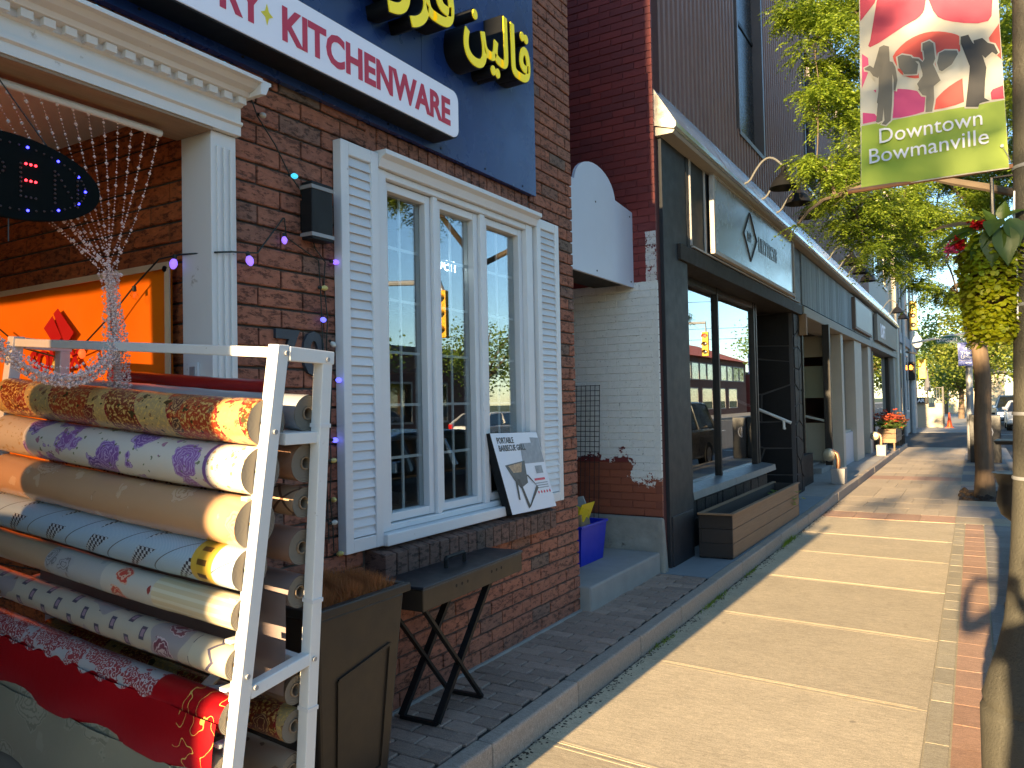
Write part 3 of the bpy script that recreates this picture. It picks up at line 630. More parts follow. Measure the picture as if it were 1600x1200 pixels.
for (a, b_, z0, z1) in wn:
    o = MB().box(-2.62, -2.46, a - 0.03, a + 0.02, z0, z1).box(-2.62, -2.46, b_ - 0.02, b_ + 0.05, z0, z1).box(-2.62, -2.46, a, b_, z0 - 0.06, z0).build('window', M('bronze_frame', (0.10, 0.075, 0.07), 0.4), dk)
    MB().box(-2.60, -2.595, a + 0.02, b_ - 0.02, z0, z1).build('pane', M('dim_pane', (0.012, 0.012, 0.014), 0.25, bst=0, spec=0.35), o)
    MB().box(-2.595, -2.58, a + 0.02, b_ - 0.02, (z0 + z1) / 2, (z0 + z1) / 2 + 0.05).build('meeting_rail', BLKP, o)
# display window
o = MB()
for a, c_ in ((7.52, 7.72), (9.13, 9.18), (10.90, 10.96), (11.02, 11.08)): o.box(-2.68, -2.60 if a > 9 else -2.50, a, c_, 0.60, 2.86)
o.box(-2.68, -2.61, 7.7, 10.95, 2.76, 2.85).box(-2.62, -2.5, 7.33, 7.53, 0.0, 2.86)
o = o.build('shop_window', BLACK, dk, bevel=0.004)
MB().box(-2.645, -2.64, 7.70, 9.135, 0.6, 2.77).build('pane', GLASS2, o); MB().box(-2.645, -2.64, 9.175, 10.905, 0.6, 2.77).build('pane', GLASS2, o)
MB().prism([(-2.68, 0.60), (-2.62, 0.60), (-2.44, 0.575), (-2.43, 0.50), (-2.45, 0.50), (-2.68, 0.48)], 'y', 7.55, 9.15).build('sill', SILLM, o); MB().prism([(-2.68, 0.60), (-2.62, 0.60), (-2.44, 0.575), (-2.43, 0.50), (-2.45, 0.50), (-2.68, 0.48)], 'y', 9.16, 11.25).build('sill', SILLM, o)
MB().box(-2.70, -2.50, 7.53, 10.98, -0.05, 0.48).build('stall_riser', FLAGJ, dk)
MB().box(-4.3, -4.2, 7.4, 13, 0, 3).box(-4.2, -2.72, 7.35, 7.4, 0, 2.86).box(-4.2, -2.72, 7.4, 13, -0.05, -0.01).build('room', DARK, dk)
def flags(parent, plane, at, a0, a1, z0, z1, s, th, sign):
    """crazy paving: jittered cells shrunk to leave joints"""
    nx = max(2, int((a1 - a0) / s)); nz = max(2, int((z1 - z0) / s)); J = {}
    for i in range(nx + 1):
        for j in range(nz + 1):
            e = 0 if i in (0, nx) else 1; f = 0 if j in (0, nz) else 1
            J[i, j] = (a0 + (a1 - a0) * i / nx + e * rnd.uniform(-.33, .33) * s, z0 + (z1 - z0) * j / nz + f * rnd.uniform(-.33, .33) * s)
    used = set()
    for i in range(nx):
        for j in range(nz):
            if (i, j) in used: continue
            P = [J[i, j], J[i + 1, j], J[i + 1, j + 1], J[i, j + 1]]
            if rnd.random() < 0.3 and i + 1 < nx and (i + 1, j) not in used:
                used.add((i + 1, j)); P = [J[i, j], J[i + 1, j], J[i + 2, j], J[i + 2, j + 1], J[i + 1, j + 1], J[i, j + 1]]
            cx_ = sum(p[0] for p in P) / len(P); cz_ = sum(p[1] for p in P) / len(P)
            Q = []
            for k, p in enumerate(P):
                L = math.hypot(p[0] - cx_, p[1] - cz_); f = 1 - 0.016 / max(L, .03); Q.append((cx_ + (p[0] - cx_) * f, cz_ + (p[1] - cz_) * f))
            MB().prism(Q, plane, at, at + sign * (th + rnd.uniform(0, .006))).build('flagstone', FLAG, parent, bevel=0.004)
flags(dk, 'x', -2.50, 7.55, 10.95, 0.0, 0.475, 0.24, 0.012, 1)
MB().box(-4.2, -2.40, 12.52, 13.1, -0.05, 2.86).build('entry_wall', FLAGJ, dk)
flags(dk, 'y', 12.52, -4.0, -2.44, 0.0, 2.84, 0.40, 0.012, -1)
flags(dk, 'x', -2.40, 12.55, 13.08, 0.0, 2.84, 0.27, 0.012, 1)
MB().box(-4.0, -2.55, 11.1, 12.5, -0.05, 0.12).build('entry_step', CONC, dk, bevel=0.01)
MB().box(-3.95, -3.9, 11.1, 12.5, 0.12, 2.86).build('door', BLACK, dk)
h = MB().tube([(-3.3, 12.44, 1.50), (-2.44, 12.44, 1.12)], 0.024, 10).build('handrail', RACKW, dk, smooth=True)
MB().tube([(-2.55, 12.5, 1.03), (-2.55, 12.44, 1.03), (-2.55, 12.44, 1.155)], 0.02, 8).build('rail_bracket', RACKW, h)
# shop A sign
sa = thing('shop_sign', 'grey framed fascia sign with a diamond emblem on the dark shop', 'sign', (B2, 10, 3.5))
o = MB(); o.box(B2 + 0.03, -2.29, 8.02, 12.28, 3.045, 3.09).box(B2 + 0.03, -2.29, 8.02, 12.28, 3.88, 3.925).box(B2 + 0.03, -2.29, 8.02, 8.08, 3.09, 3.88).box(B2 + 0.03, -2.29, 12.22, 12.28, 3.09, 3.88)
o.build('frame', STUC, sa, bevel=0.004)
MB().box(B2 + 0.031, -2.31, 8.08, 12.22, 3.09, 3.88).build('sign_face', M('silvery_face', (0.36, 0.38, 0.38), 0.25, metal=0.35, var=0.08, scale=1.2, bst=0.02), sa)
dm = MB()
for (p, q_) in (((9.3, 3.50), (9.62, 3.80)), ((9.62, 3.80), (9.94, 3.50)), ((9.94, 3.50), (9.62, 3.20)), ((9.62, 3.20), (9.3, 3.50))):
    dm.beam((-2.306, p[0], p[1]), (-2.306, q_[0], q_[1]), 0.012, 0.02, (1, 0, 0))
dm.build('diamond_emblem', PRINTK, sa)
text('L&P', 'lettering', PRINTK, sa, (-2.308, 9.49, 3.44), (0, 1, 0), (0, 0, 1), 0.16, 0.002, 0.003, sx=0.75)
text('LILLYTECHS', 'lettering', PRINTK, sa, (-2.308, 10.05, 3.40), (0, 1, 0), (0, 0, 1), 0.25, 0.002, 0.008, sx=0.80)
# gooseneck lamps above the signs
def goose(y, lab, x0=-2.37, z=4.06, s=1.0):
    g = thing('gooseneck_lamp', lab, 'wall light', (x0, y, z), 'gooseneck lamps over the shop signs')
    P = []
    for k in range(15):
        t = k / 14; P.append((x0 + 0.04 + 0.52 * s * t, y, z + (0.0 if t < 0.25 else 0.24 * s * math.sin((t - 0.25) / 0.75 * math.pi * 0.86)) + 0.02 * t))
    e = P[-1]
    MB().tube(P, 0.013, 8).build('arm', M('arm_grey', (0.10, 0.10, 0.095), 0.4), g, smooth=True)
    MB().lathe([(0.045, 0), (0.045, 0.02), (0.02, 0.05)], (x0, y, z), 10, 'x').build('wall_plate', BLACK, g)
    MB().lathe([(0.02, 0.02), (0.03, 0.0), (0.035, -0.07), (0.07, -0.11), (0.12, -0.16), (0.155, -0.24), (0.165, -0.25), (0.15, -0.24), (0.11, -0.17), (0.03, -0.10)], e, 18).build('shade', BLACK, g, smooth=True)
goose(9.2, 'black gooseneck lamp nearest the camera over the dark shop sign'); goose(10.05, 'black gooseneck lamp, second of three over the dark shop sign'); goose(10.9, 'black gooseneck lamp, third of three over the dark shop sign')
for i, y in enumerate((15.0, 16.2, 17.4)): goose(y, 'black gooseneck lamp, %s over the grey board fascia' % ('first', 'second', 'third')[i], z=4.02)
for i, y in enumerate((24.6, 26.6)): goose(y, 'pale gooseneck lamp, %s over the tan sign' % ('nearer', 'farther')[i], z=4.02)

# gap between the shops
st = tag(MB().box(-4.2, -2.395, 5.03, 6.45, -0.2, 0.175).build('step', CONC, kind='structure', bevel=0.015), 'worn concrete doorstep in the gap between the two shops')
tag(MB().box(-4.3, -4.2, 5.02, 6.55, -0.2, 6.4).build('wall', M('alley_wall', (0.12, 0.10, 0.09), 0.9), kind='structure'), 'dim wall at the back of the gap')
pb = thing('blank_sign', 'blank white sign board with an arched top hung in the gap between the shops', 'sign', (-2.62, 5.9, 2.9))
P = [(5.04, 2.535), (6.545, 2.535), (6.545, 3.22), (6.16, 3.25)]
for k in range(1, 14):
    t = k / 14 * math.pi * 0.93; P.append((5.76 + 0.40 * math.cos(t), 3.23 + 0.235 * math.sin(t)))
P += [(5.36, 3.25), (5.04, 3.25)]
MB().prism(P, 'x', -2.645, -2.62).build('board', M('blank_face', (0.55, 0.58, 0.66), 0.35, var=0.04, bst=0.03), pb)
MB().box(-3.0, -2.646, 5.04, 6.5, 2.56, 2.60).build('support', DKGREY2, pb)
for (a, z) in ((5.75, 3.15), (6.48, 3.17), (5.75, 2.58), (6.48, 2.58)): MB().lathe([(0.008, 0), (0.008, 0.004)], (-2.62, a, z), 6, 'x').build('screw', BLACK, pb)
q = MB()
for k in range(6): q.prism([(-3.25 + .09 * k, 2.40), (-3.16 + .09 * k, 2.40), (-3.17 + .09 * k, 2.44), (-3.24 + .09 * k, 2.44)], 'y', 6.50, 6.52)
wp = thing('wire_panel', 'tall black wire grid panel leaning on the painted wall', 'grid panel', (-3.1, 6.5, 0.2))
q = MB()
for k in range(9): q.tube([(-3.34 + k * 0.047, 6.40, 0.19), (-3.34 + k * 0.047, 6.505, 1.66)], 0.0032, 5)
for k in range(16): z = 0.95 + k * 0.047; q.tube([(-3.345, 6.40 + 0.0714 * (z - .19), z), (-2.96, 6.40 + 0.0714 * (z - .19), z)], 0.0032, 5)
q.build('wires', IRON, wp)
rb = thing('recycling_box', 'bright blue plastic recycling box on the concrete doorstep', 'bin', (-2.9, 5.85, 0.175))
def tray(x0, x1, y0, y1, z0, z1, t=0.012, tp=0.03):
    b = MB(); b.hexa([(x0 + tp, y0 + tp, z0), (x1 - tp, y0 + tp, z0), (x1 - tp, y1 - tp, z0), (x0 + tp, y1 - tp, z0)], [(x0 + tp, y0 + tp, z0 + t), (x1 - tp, y0 + tp, z0 + t), (x1 - tp, y1 - tp, z0 + t), (x0 + tp, y1 - tp, z0 + t)])
    o_ = [(x0 + tp, y0 + tp), (x1 - tp, y0 + tp), (x1 - tp, y1 - tp), (x0 + tp, y1 - tp)]; O = [(x0, y0), (x1, y0), (x1, y1), (x0, y1)]
    cx_, cy_ = (x0 + x1) / 2, (y0 + y1) / 2
    def inn(p): return (p[0] + (t if p[0] < cx_ else -t), p[1] + (t if p[1] < cy_ else -t))
    for k in range(4):
        a, a2 = o_[k], o_[(k + 1) % 4]; c, c2 = O[k], O[(k + 1) % 4]
        b.hexa([(*a, z0), (*a2, z0), (*inn(a2), z0), (*inn(a), z0)], [(*c, z1), (*c2, z1), (*inn(c2), z1), (*inn(c), z1)])
    return b
tray(-3.12, -2.72, 5.56, 6.05, 0.178, 0.50).build('tub', BLUEB, rb)
q = MB(); 
for (a, c, d_, e) in ((-3.13, -2.71, 5.55, 5.575), (-3.13, -2.71, 6.035, 6.06)): q.box(a, c, d_, e, 0.485, 0.505)
q.box(-3.13, -3.105, 5.575, 6.035, 0.485, 0.505).box(-2.735, -2.71, 5.575, 6.035, 0.485, 0.505).build('rim', BLUEB, rb, bevel=0.004)
for k, z in enumerate((0.40, 0.36)): MB().box(-2.7395 - .003 * k, -2.736 - .003 * k, 5.74, 5.87, z, z + 0.015).build('moulded_mark', M('pale_print', (0.2, 0.3, 0.6), 0.5), rb)
cb = thing('yellow_carton', 'opened yellow and brown carton lying in the blue recycling box', 'box', (-2.92, 5.8, 0.5))
q = MB(); q.obox((-2.93, 5.78, 0.47), (0.13, 0.03, 0.02), (-0.03, 0.14, 0), (-0.01, 0, 0.09)); q.build('body', CARD, cb)
q = MB(); q.obox((-2.86, 5.70, 0.60), (0.10, 0.02, -0.03), (-0.012, 0.004, 0.0), (0.02, 0.01, 0.05)); q.obox((-2.80, 5.80, 0.59), (0.004, 0.0, 0), (0.0, 0.12, 0), (0.03, 0, 0.075)); q.build('flap', YELC, cb)
q = MB(); q.obox((-2.93, 5.88, 0.64), (0.09, 0.01, 0.02), (0, 0.006, 0.0), (-0.02, 0.0, 0.05)); q.build('flap', M('grey_card', (0.4, 0.4, 0.38), 0.9), cb)

# ------------------------------------------------------------------ rack of vinyl rolls
TA = R_(4.5); RO = Vector((-1.793, 0, -0.01)); EX = Vector((math.cos(TA), 0, -math.sin(TA))); EZ = Vector((math.sin(TA), 0, math.cos(TA))); EY = Vector((0, 1, 0))
def rk(a, b_, c): return RO + EX * a + EY * b_ + EZ * c
fb = lambda c: 1.375 + 0.088 * c                        # y of the raking front leg at height c
rack = thing('roll_rack', 'white steel A frame rack holding rolls of vinyl beside the shop entrance', 'rack', (-2.5, 1.5, 0))
def rleg(a, b0, b1, c0, c1, s=0.042):
    return MB().hexa([rk(a - s, b0 - s / 2, c0), rk(a, b0 - s / 2, c0), rk(a, b0 + s / 2, c0), rk(a - s, b0 + s / 2, c0)], [rk(a - s, b1 - s / 2, c1), rk(a, b1 - s / 2, c1), rk(a, b1 + s / 2, c1), rk(a - s, b1 + s / 2, c1)])
for a in (0.0, -1.42):
    rleg(a, fb(0), fb(1.665), 0.02, 1.695).build('leg', RACKW, rack, bevel=0.003); rleg(a, 1.695, 1.695, 0.02, 1.665, 0.04).build('leg', RACKW, rack, bevel=0.003)
    MB().hexa([rk(a - .045, fb(1.66) + .021, 1.650), rk(a + .002, fb(1.66) + .021, 1.650), rk(a + .002, 1.72, 1.645), rk(a - .045, 1.72, 1.645)], [rk(a - .045, fb(1.66) + .021, 1.692), rk(a + .002, fb(1.66) + .021, 1.692), rk(a + .002, 1.72, 1.684), rk(a - .045, 1.72, 1.684)]).build('top_plate', RACKW, rack, bevel=0.003)
    MB().beam(rk(a - .02, fb(.72) + .02, 0.725), rk(a - .02, 1.68, 0.755), 0.036, 0.036).build('cross_brace', RACKW, rack, bevel=0.003)
    MB().beam(rk(a - .02, fb(.1) + .02, 0.10), rk(a - .02, 1.68, 0.12), 0.036, 0.036).build('cross_brace', RACKW, rack, bevel=0.003)
MB().beam(rk(-1.42, fb(1.66) - .002, 1.672), rk(-0.043, fb(1.66) - .002, 1.672), 0.028, 0.030).build('top_bar', RACKW, rack, bevel=0.003)
MB().beam(rk(-1.42, 1.68, 0.735), rk(-0.043, 1.68, 0.735), 0.03, 0.04).build('long_bar', RACKW, rack, bevel=0.003)
MB().beam(rk(-1.38, 1.66, 0.30), rk(-0.045, fb(.7) + .03, 0.72), 0.03, 0.03).build('diagonal_bar', RACKW, rack, bevel=0.003)
MB().beam(rk(-0.25, 1.66, 0.755), rk(-0.75, 1.50, 0.20), 0.03, 0.03).build('diagonal_bar', RACKW, rack, bevel=0.003)

for (b_, c_) in ((1.53, 1.672), (1.69, 1.66), (1.47, 0.74), (1.69, 0.755), (1.40, 0.14), (1.69, 0.14), (1.50, 1.45), (1.44, 0.78)):
    P_ = rk(0.001, b_, c_); MB().tube([P_, P_ + EX * 0.006], 0.007, 8).build('screw', GREYP, rack)
for c_ in (1.46, 0.93, 0.60): MB().obox(rk(-0.02, 1.695, c_), EX * 0.0225, EY * 0.0215, EZ * 0.006).build('collar', VINYL, rack)
def rollmat(name, fn, rough=0.3, bst=0.06):
    m, t, b = newmat(name); uv = nd(t, 'UVMap').outputs[0]; s = nd(t, 'SeparateXYZ', {0: uv}); 
    cc = fn(t, uv, s.outputs[0], s.outputs[1]); t.links.new(cc, b.inputs['Base Color'])
    b.inputs['Roughness'].default_value = rough; b.inputs['Coat Weight'].default_value = 0.35; b.inputs['Coat Roughness'].default_value = 0.25
    bump(t, b, noise(t, uv, 9, 4), bst * 4, 0.01); return m
def flowers(t, uv, base, pet, leaf, sc_, thr=0.30, dens=0.5, jit=0.25):
    nz = nd(t, 'TexNoise', {'Vector': uv, 'Scale': sc_ * 3.2, 'Detail': 3}).outputs['Color']
    v = nd(t, 'VectorMath', {0: uv, 1: scl(t, nz, (jit / sc_ * 2,) * 3)}, operation='ADD').outputs[0]
    vo = nd(t, 'TexVoronoi', {'Vector': v, 'Scale': sc_}); d = vo.outputs['Distance']; rc = nd(t, 'SeparateXYZ', {0: vo.outputs['Color']})
    on = mt(t, 'GREATER_THAN', rc.outputs[0], 1 - dens)
    fl = mt(t, 'MULTIPLY', mt(t, 'LESS_THAN', d, thr), on)
    pc = mx(t, rc.outputs[1], pet[0], pet[1]); pc = mx(t, mt(t, 'LESS_THAN', mt(t, 'FRACT', mt(t, 'MULTIPLY', d, 11)), 0.35), pc, pet[2])
    v2 = nd(t, 'TexVoronoi', {'Vector': nd(t, 'VectorMath', {0: v, 1: (3.1, 1.7, 0)}, operation='ADD').outputs[0], 'Scale': sc_ * 2.1}); r2 = nd(t, 'SeparateXYZ', {0: v2.outputs['Color']})
    lf = mt(t, 'MULTIPLY', mt(t, 'LESS_THAN', v2.outputs['Distance'], 0.26), mt(t, 'GREATER_THAN', r2.outputs[0], 0.66))
    lf = mt(t, 'MULTIPLY', lf, mt(t, 'LESS_THAN', d, thr * 2.1))
    return mx(t, fl, mx(t, lf, base, leaf), pc)
def band(t, x, a, b_): return mt(t, 'MULTIPLY', mt(t, 'GREATER_THAN', x, a), mt(t, 'LESS_THAN', x, b_))
def f1(t, uv, x, y):          # gold, cream and rust brocade
    dx = mt(t, 'ADD', x, mt(t, 'MULTIPLY', y, 0.45)); q = mt(t, 'FRACT', mt(t, 'MULTIPLY', dx, 1.55))
    base = ramp(t, q, [(0, (0.50, 0.31, 0.11)), (0.16, (0.20, 0.035, 0.012)), (0.40, (0.45, 0.31, 0.13)), (0.66, (0.40, 0.055, 0.018))], 'CONSTANT')
    ed = ramp(t, q, [(0, 1), (0.012, 0), (0.155, 1), (0.17, 0), (0.39, 1), (0.41, 0), (0.65, 1), (0.67, 0)], 'CONSTANT')
    base = mx(t, ed, base, (0.25, 0.012, 0.02))
    gold = mt(t, 'GREATER_THAN', noise(t, uv, 80, 4, 0.7), 0.54); base = mx(t, gold, base, (0.65, 0.42, 0.12))
    return flowers(t, uv, flowers(t, uv, base, ((0.22, 0.03, 0.02), (0.10, 0.05, 0.03), (0.55, 0.33, 0.12)), (0.06, 0.05, 0.015), 26, 0.3, 0.55), ((0.24, 0.03, 0.02), (0.10, 0.05, 0.03), (0.5, 0.3, 0.12)), (0.06, 0.05, 0.015), 9, 0.34, 0.5)
def f2(t, uv, x, y):
    b = mx(t, noise(t, uv, 3), (0.66, 0.60, 0.50), (0.72, 0.68, 0.60))
    c = flowers(t, uv, b, ((0.14, 0.06, 0.28), (0.32, 0.14, 0.40), (0.50, 0.38, 0.60)), (0.16, 0.20, 0.09), 8.5, 0.50, 0.8)
    c = flowers(t, uv, c, ((0.40, 0.12, 0.14), (0.30, 0.14, 0.34), (0.5, 0.3, 0.4)), (0.16, 0.20, 0.09), 24, 0.26, 0.2)
    c2 = flowers(t, uv, b, ((0.45, 0.25, 0.08), (0.25, 0.15, 0.05), (0.7, 0.6, 0.4)), (0.3, 0.25, 0.1), 42, 0.3, 0.8)
    c = mx(t, mt(t, 'GREATER_THAN', x, 1.20), c, c2); c = mx(t, mt(t, 'LESS_THAN', x, 0.22), c, mx(t, 0.5, c2, (0.40, 0.27, 0.13)))
    return mx(t, mt(t, 'MAXIMUM', band(t, x, 1.19, 1.205), band(t, mt(t, 'MODULO', y, 0.4), 0.0, 0.014)), c, (0.20, 0.10, 0.28))
def f3(t, uv, x, y):
    return flowers(t, uv, (0.53, 0.31, 0.165), ((0.60, 0.40, 0.24), (0.57, 0.37, 0.22), (0.45, 0.26, 0.14)), (0.60, 0.40, 0.24), 7, 0.38, 0.45)
def f4(t, uv, x, y):
    ln = mt(t, 'GREATER_THAN', mt(t, 'SINE', mt(t, 'MULTIPLY', mt(t, 'ADD', x, y), 900)), 0.2); b = mx(t, ln, (0.28, 0.40, 0.50), (0.42, 0.53, 0.60))
    ck = nd(t, 'TexChecker', {'Vector': uv, 'Scale': 95, 'Color1': (0.02, 0.02, 0.03, 1), 'Color2': (0.45, 0.5, 0.52, 1)}).outputs[0]
    fx = mt(t, 'FRACT', mt(t, 'MULTIPLY', mt(t, 'ADD', x, mt(t, 'MULTIPLY', y, -0.9)), 4.2)); fy = mt(t, 'FRACT', mt(t, 'MULTIPLY', y, 7))
    tri = mt(t, 'MULTIPLY', mt(t, 'LESS_THAN', fx, mt(t, 'MULTIPLY', fy, 0.42)), mt(t, 'LESS_THAN', fy, 0.85)); b = mx(t, tri, b, ck)
    arc = mt(t, 'ABSOLUTE', mt(t, 'SUBTRACT', fx, mt(t, 'MULTIPLY_ADD', mt(t, 'SINE', mt(t, 'MULTIPLY', y, 22)), 0.2, 0.7))); b = mx(t, mt(t, 'LESS_THAN', arc, 0.012), b, (0.10, 0.10, 0.11))
    g = mx(t, mt(t, 'LESS_THAN', mt(t, 'FRACT', mt(t, 'MULTIPLY', y, 24)), 0.4), (0.52, 0.33, 0.04), (0.12, 0.06, 0.015))
    b = mx(t, band(t, x, 1.20, 1.29), b, (0.55, 0.36, 0.05)); return mx(t, band(t, x, 1.225, 1.265), b, g)
def f5(t, uv, x, y):
    b = mx(t, mt(t, 'GREATER_THAN', mt(t, 'SINE', mt(t, 'MULTIPLY', y, 260)), 0.3), (0.62, 0.50, 0.30), (0.68, 0.60, 0.42))
    l = flowers(t, uv, (0.42, 0.40, 0.37), ((0.50, 0.48, 0.46), (0.30, 0.29, 0.28), (0.18, 0.17, 0.17)), (0.3, 0.24, 0.2), 8, 0.36, 0.6)
    r = flowers(t, uv, (0.55, 0.50, 0.42), ((0.55, 0.05, 0.03), (0.60, 0.18, 0.10), (0.7, 0.45, 0.3)), (0.3, 0.05, 0.04), 9, 0.4, 0.7)
    c = mx(t, mt(t, 'GREATER_THAN', x, 0.42), (0.45, 0.30, 0.18), l); c = mx(t, mt(t, 'GREATER_THAN', x, 0.74), c, r); return mx(t, mt(t, 'GREATER_THAN', x, 1.0), c, b)
def f6(t, uv, x, y):
    b = (0.44, 0.38, 0.29); fx = mt(t, 'FRACT', mt(t, 'MULTIPLY', x, 13)); fy = mt(t, 'FRACT', mt(t, 'MULTIPLY_ADD', y, 13, mt(t, 'MULTIPLY', mt(t, 'FLOOR', mt(t, 'MULTIPLY', x, 13)), 0.5)))
    bx = mt(t, 'MULTIPLY', band(t, fx, 0.3, 0.62), band(t, fy, 0.25, 0.75)); bi = mt(t, 'MULTIPLY', band(t, fx, 0.37, 0.56), band(t, fy, 0.37, 0.64))
    c = mx(t, bi, mx(t, bx, b, (0.07, 0.06, 0.09)), (0.30, 0.20, 0.24))
    p = flowers(t, uv, (0.30, 0.26, 0.25), ((0.20, 0.04, 0.06), (0.09, 0.07, 0.09), (0.5, 0.4, 0.38)), (0.22, 0.10, 0.05), 7, 0.4, 0.7)
    c = mx(t, mt(t, 'GREATER_THAN', noise(t, uv, 3.2, 2), 0.54), c, p); z = mt(t, 'LESS_THAN', mt(t, 'ABSOLUTE', mt(t, 'SUBTRACT', mt(t, 'PINGPONG', mt(t, 'MULTIPLY', y, 1.0), 0.03), mt(t, 'SUBTRACT', x, 1.25))), 0.006)
    e = mx(t, z, (0.48, 0.43, 0.32), (0.10, 0.09, 0.14)); return mx(t, mt(t, 'GREATER_THAN', x, 1.18), c, e)
def f7(t, uv, x, y):
    ring = nd(t, 'TexVoronoi', {'Vector': uv, 'Scale': 62}).outputs['Distance']; rg = mt(t, 'LESS_THAN', mt(t, 'ABSOLUTE', mt(t, 'SUBTRACT', mt(t, 'FRACT', mt(t, 'MULTIPLY', ring, 2.4)), 0.5)), 0.16)
    edge = mt(t, 'ADD', 0.0, mt(t, 'MULTIPLY', mt(t, 'SINE', mt(t, 'MULTIPLY', x, 62)), 0.008)); yy = mt(t, 'ADD', y, edge)
    lace = mx(t, rg, (0.30, 0.045, 0.05), (0.50, 0.46, 0.44)); sil = mx(t, mt(t, 'GREATER_THAN', noise(t, uv, 9, 3), 0.56), lace, (0.42, 0.40, 0.39))
    c = mx(t, mt(t, 'MULTIPLY', band(t, yy, 0.075, 0.21), mt(t, 'LESS_THAN', x, 1.08)), (0.33, 0.004, 0.008), sil)
    gd = mt(t, 'LESS_THAN', mt(t, 'ABSOLUTE', mt(t, 'SUBTRACT', noise(t, uv, 14, 1), 0.5)), 0.007); return mx(t, mt(t, 'MULTIPLY', gd, mt(t, 'GREATER_THAN', x, 1.22)), c, (0.62, 0.42, 0.10))
def f8(t, uv, x, y): 
    c = flowers(t, uv, (0.27, 0.25, 0.175), ((0.33, 0.31, 0.23), (0.30, 0.28, 0.20), (0.20, 0.19, 0.13)), (0.31, 0.29, 0.21), 5, 0.42, 0.6)
    s = mt(t, 'MAXIMUM', band(t, x, 1.19, 1.20), band(t, x, 1.215, 1.225)); return mx(t, s, c, (0.5, 0.45, 0.25))
def f9(t, uv, x, y): return flowers(t, uv, (0.16, 0.11, 0.07), ((0.30, 0.20, 0.12), (0.22, 0.10, 0.06), (0.06, 0.04, 0.03)), (0.08, 0.07, 0.03), 14, 0.38, 0.7)
def plain(c):
    def f(t, uv, x, y): return mx(t, noise(t, uv, 4), tuple(k * 0.88 for k in c), c)
    return f
def tribal(t, uv, x, y):
    z = mt(t, 'LESS_THAN', mt(t, 'ABSOLUTE', mt(t, 'SUBTRACT', mt(t, 'PINGPONG', mt(t, 'MULTIPLY', y, 1.0), 0.045), mt(t, 'PINGPONG', x, 0.045))), 0.006)
    return mx(t, z, (0.42, 0.28, 0.17), (0.10, 0.05, 0.03))
ENDM = None
def endmat(): # the coiled edge of the roll
    m, t, b = newmat('coiled_edge'); tc = nd(t, 'TexCoord').outputs['Object']; d = nd(t, 'VectorMath', {0: scl(t, tc, (0.0, 1, 1))}, operation='LENGTH').outputs['Value']
    s = mt(t, 'GREATER_THAN', mt(t, 'SINE', mt(t, 'MULTIPLY', d, 1400)), 0.1); t.links.new(mx(t, s, (0.09, 0.07, 0.05), (0.30, 0.26, 0.20)), b.inputs['Base Color']); b.inputs['Roughness'].default_value = 0.6; return m
ENDM = endmat(); COREM = M('card_core', (0.30, 0.21, 0.13), 0.9); 
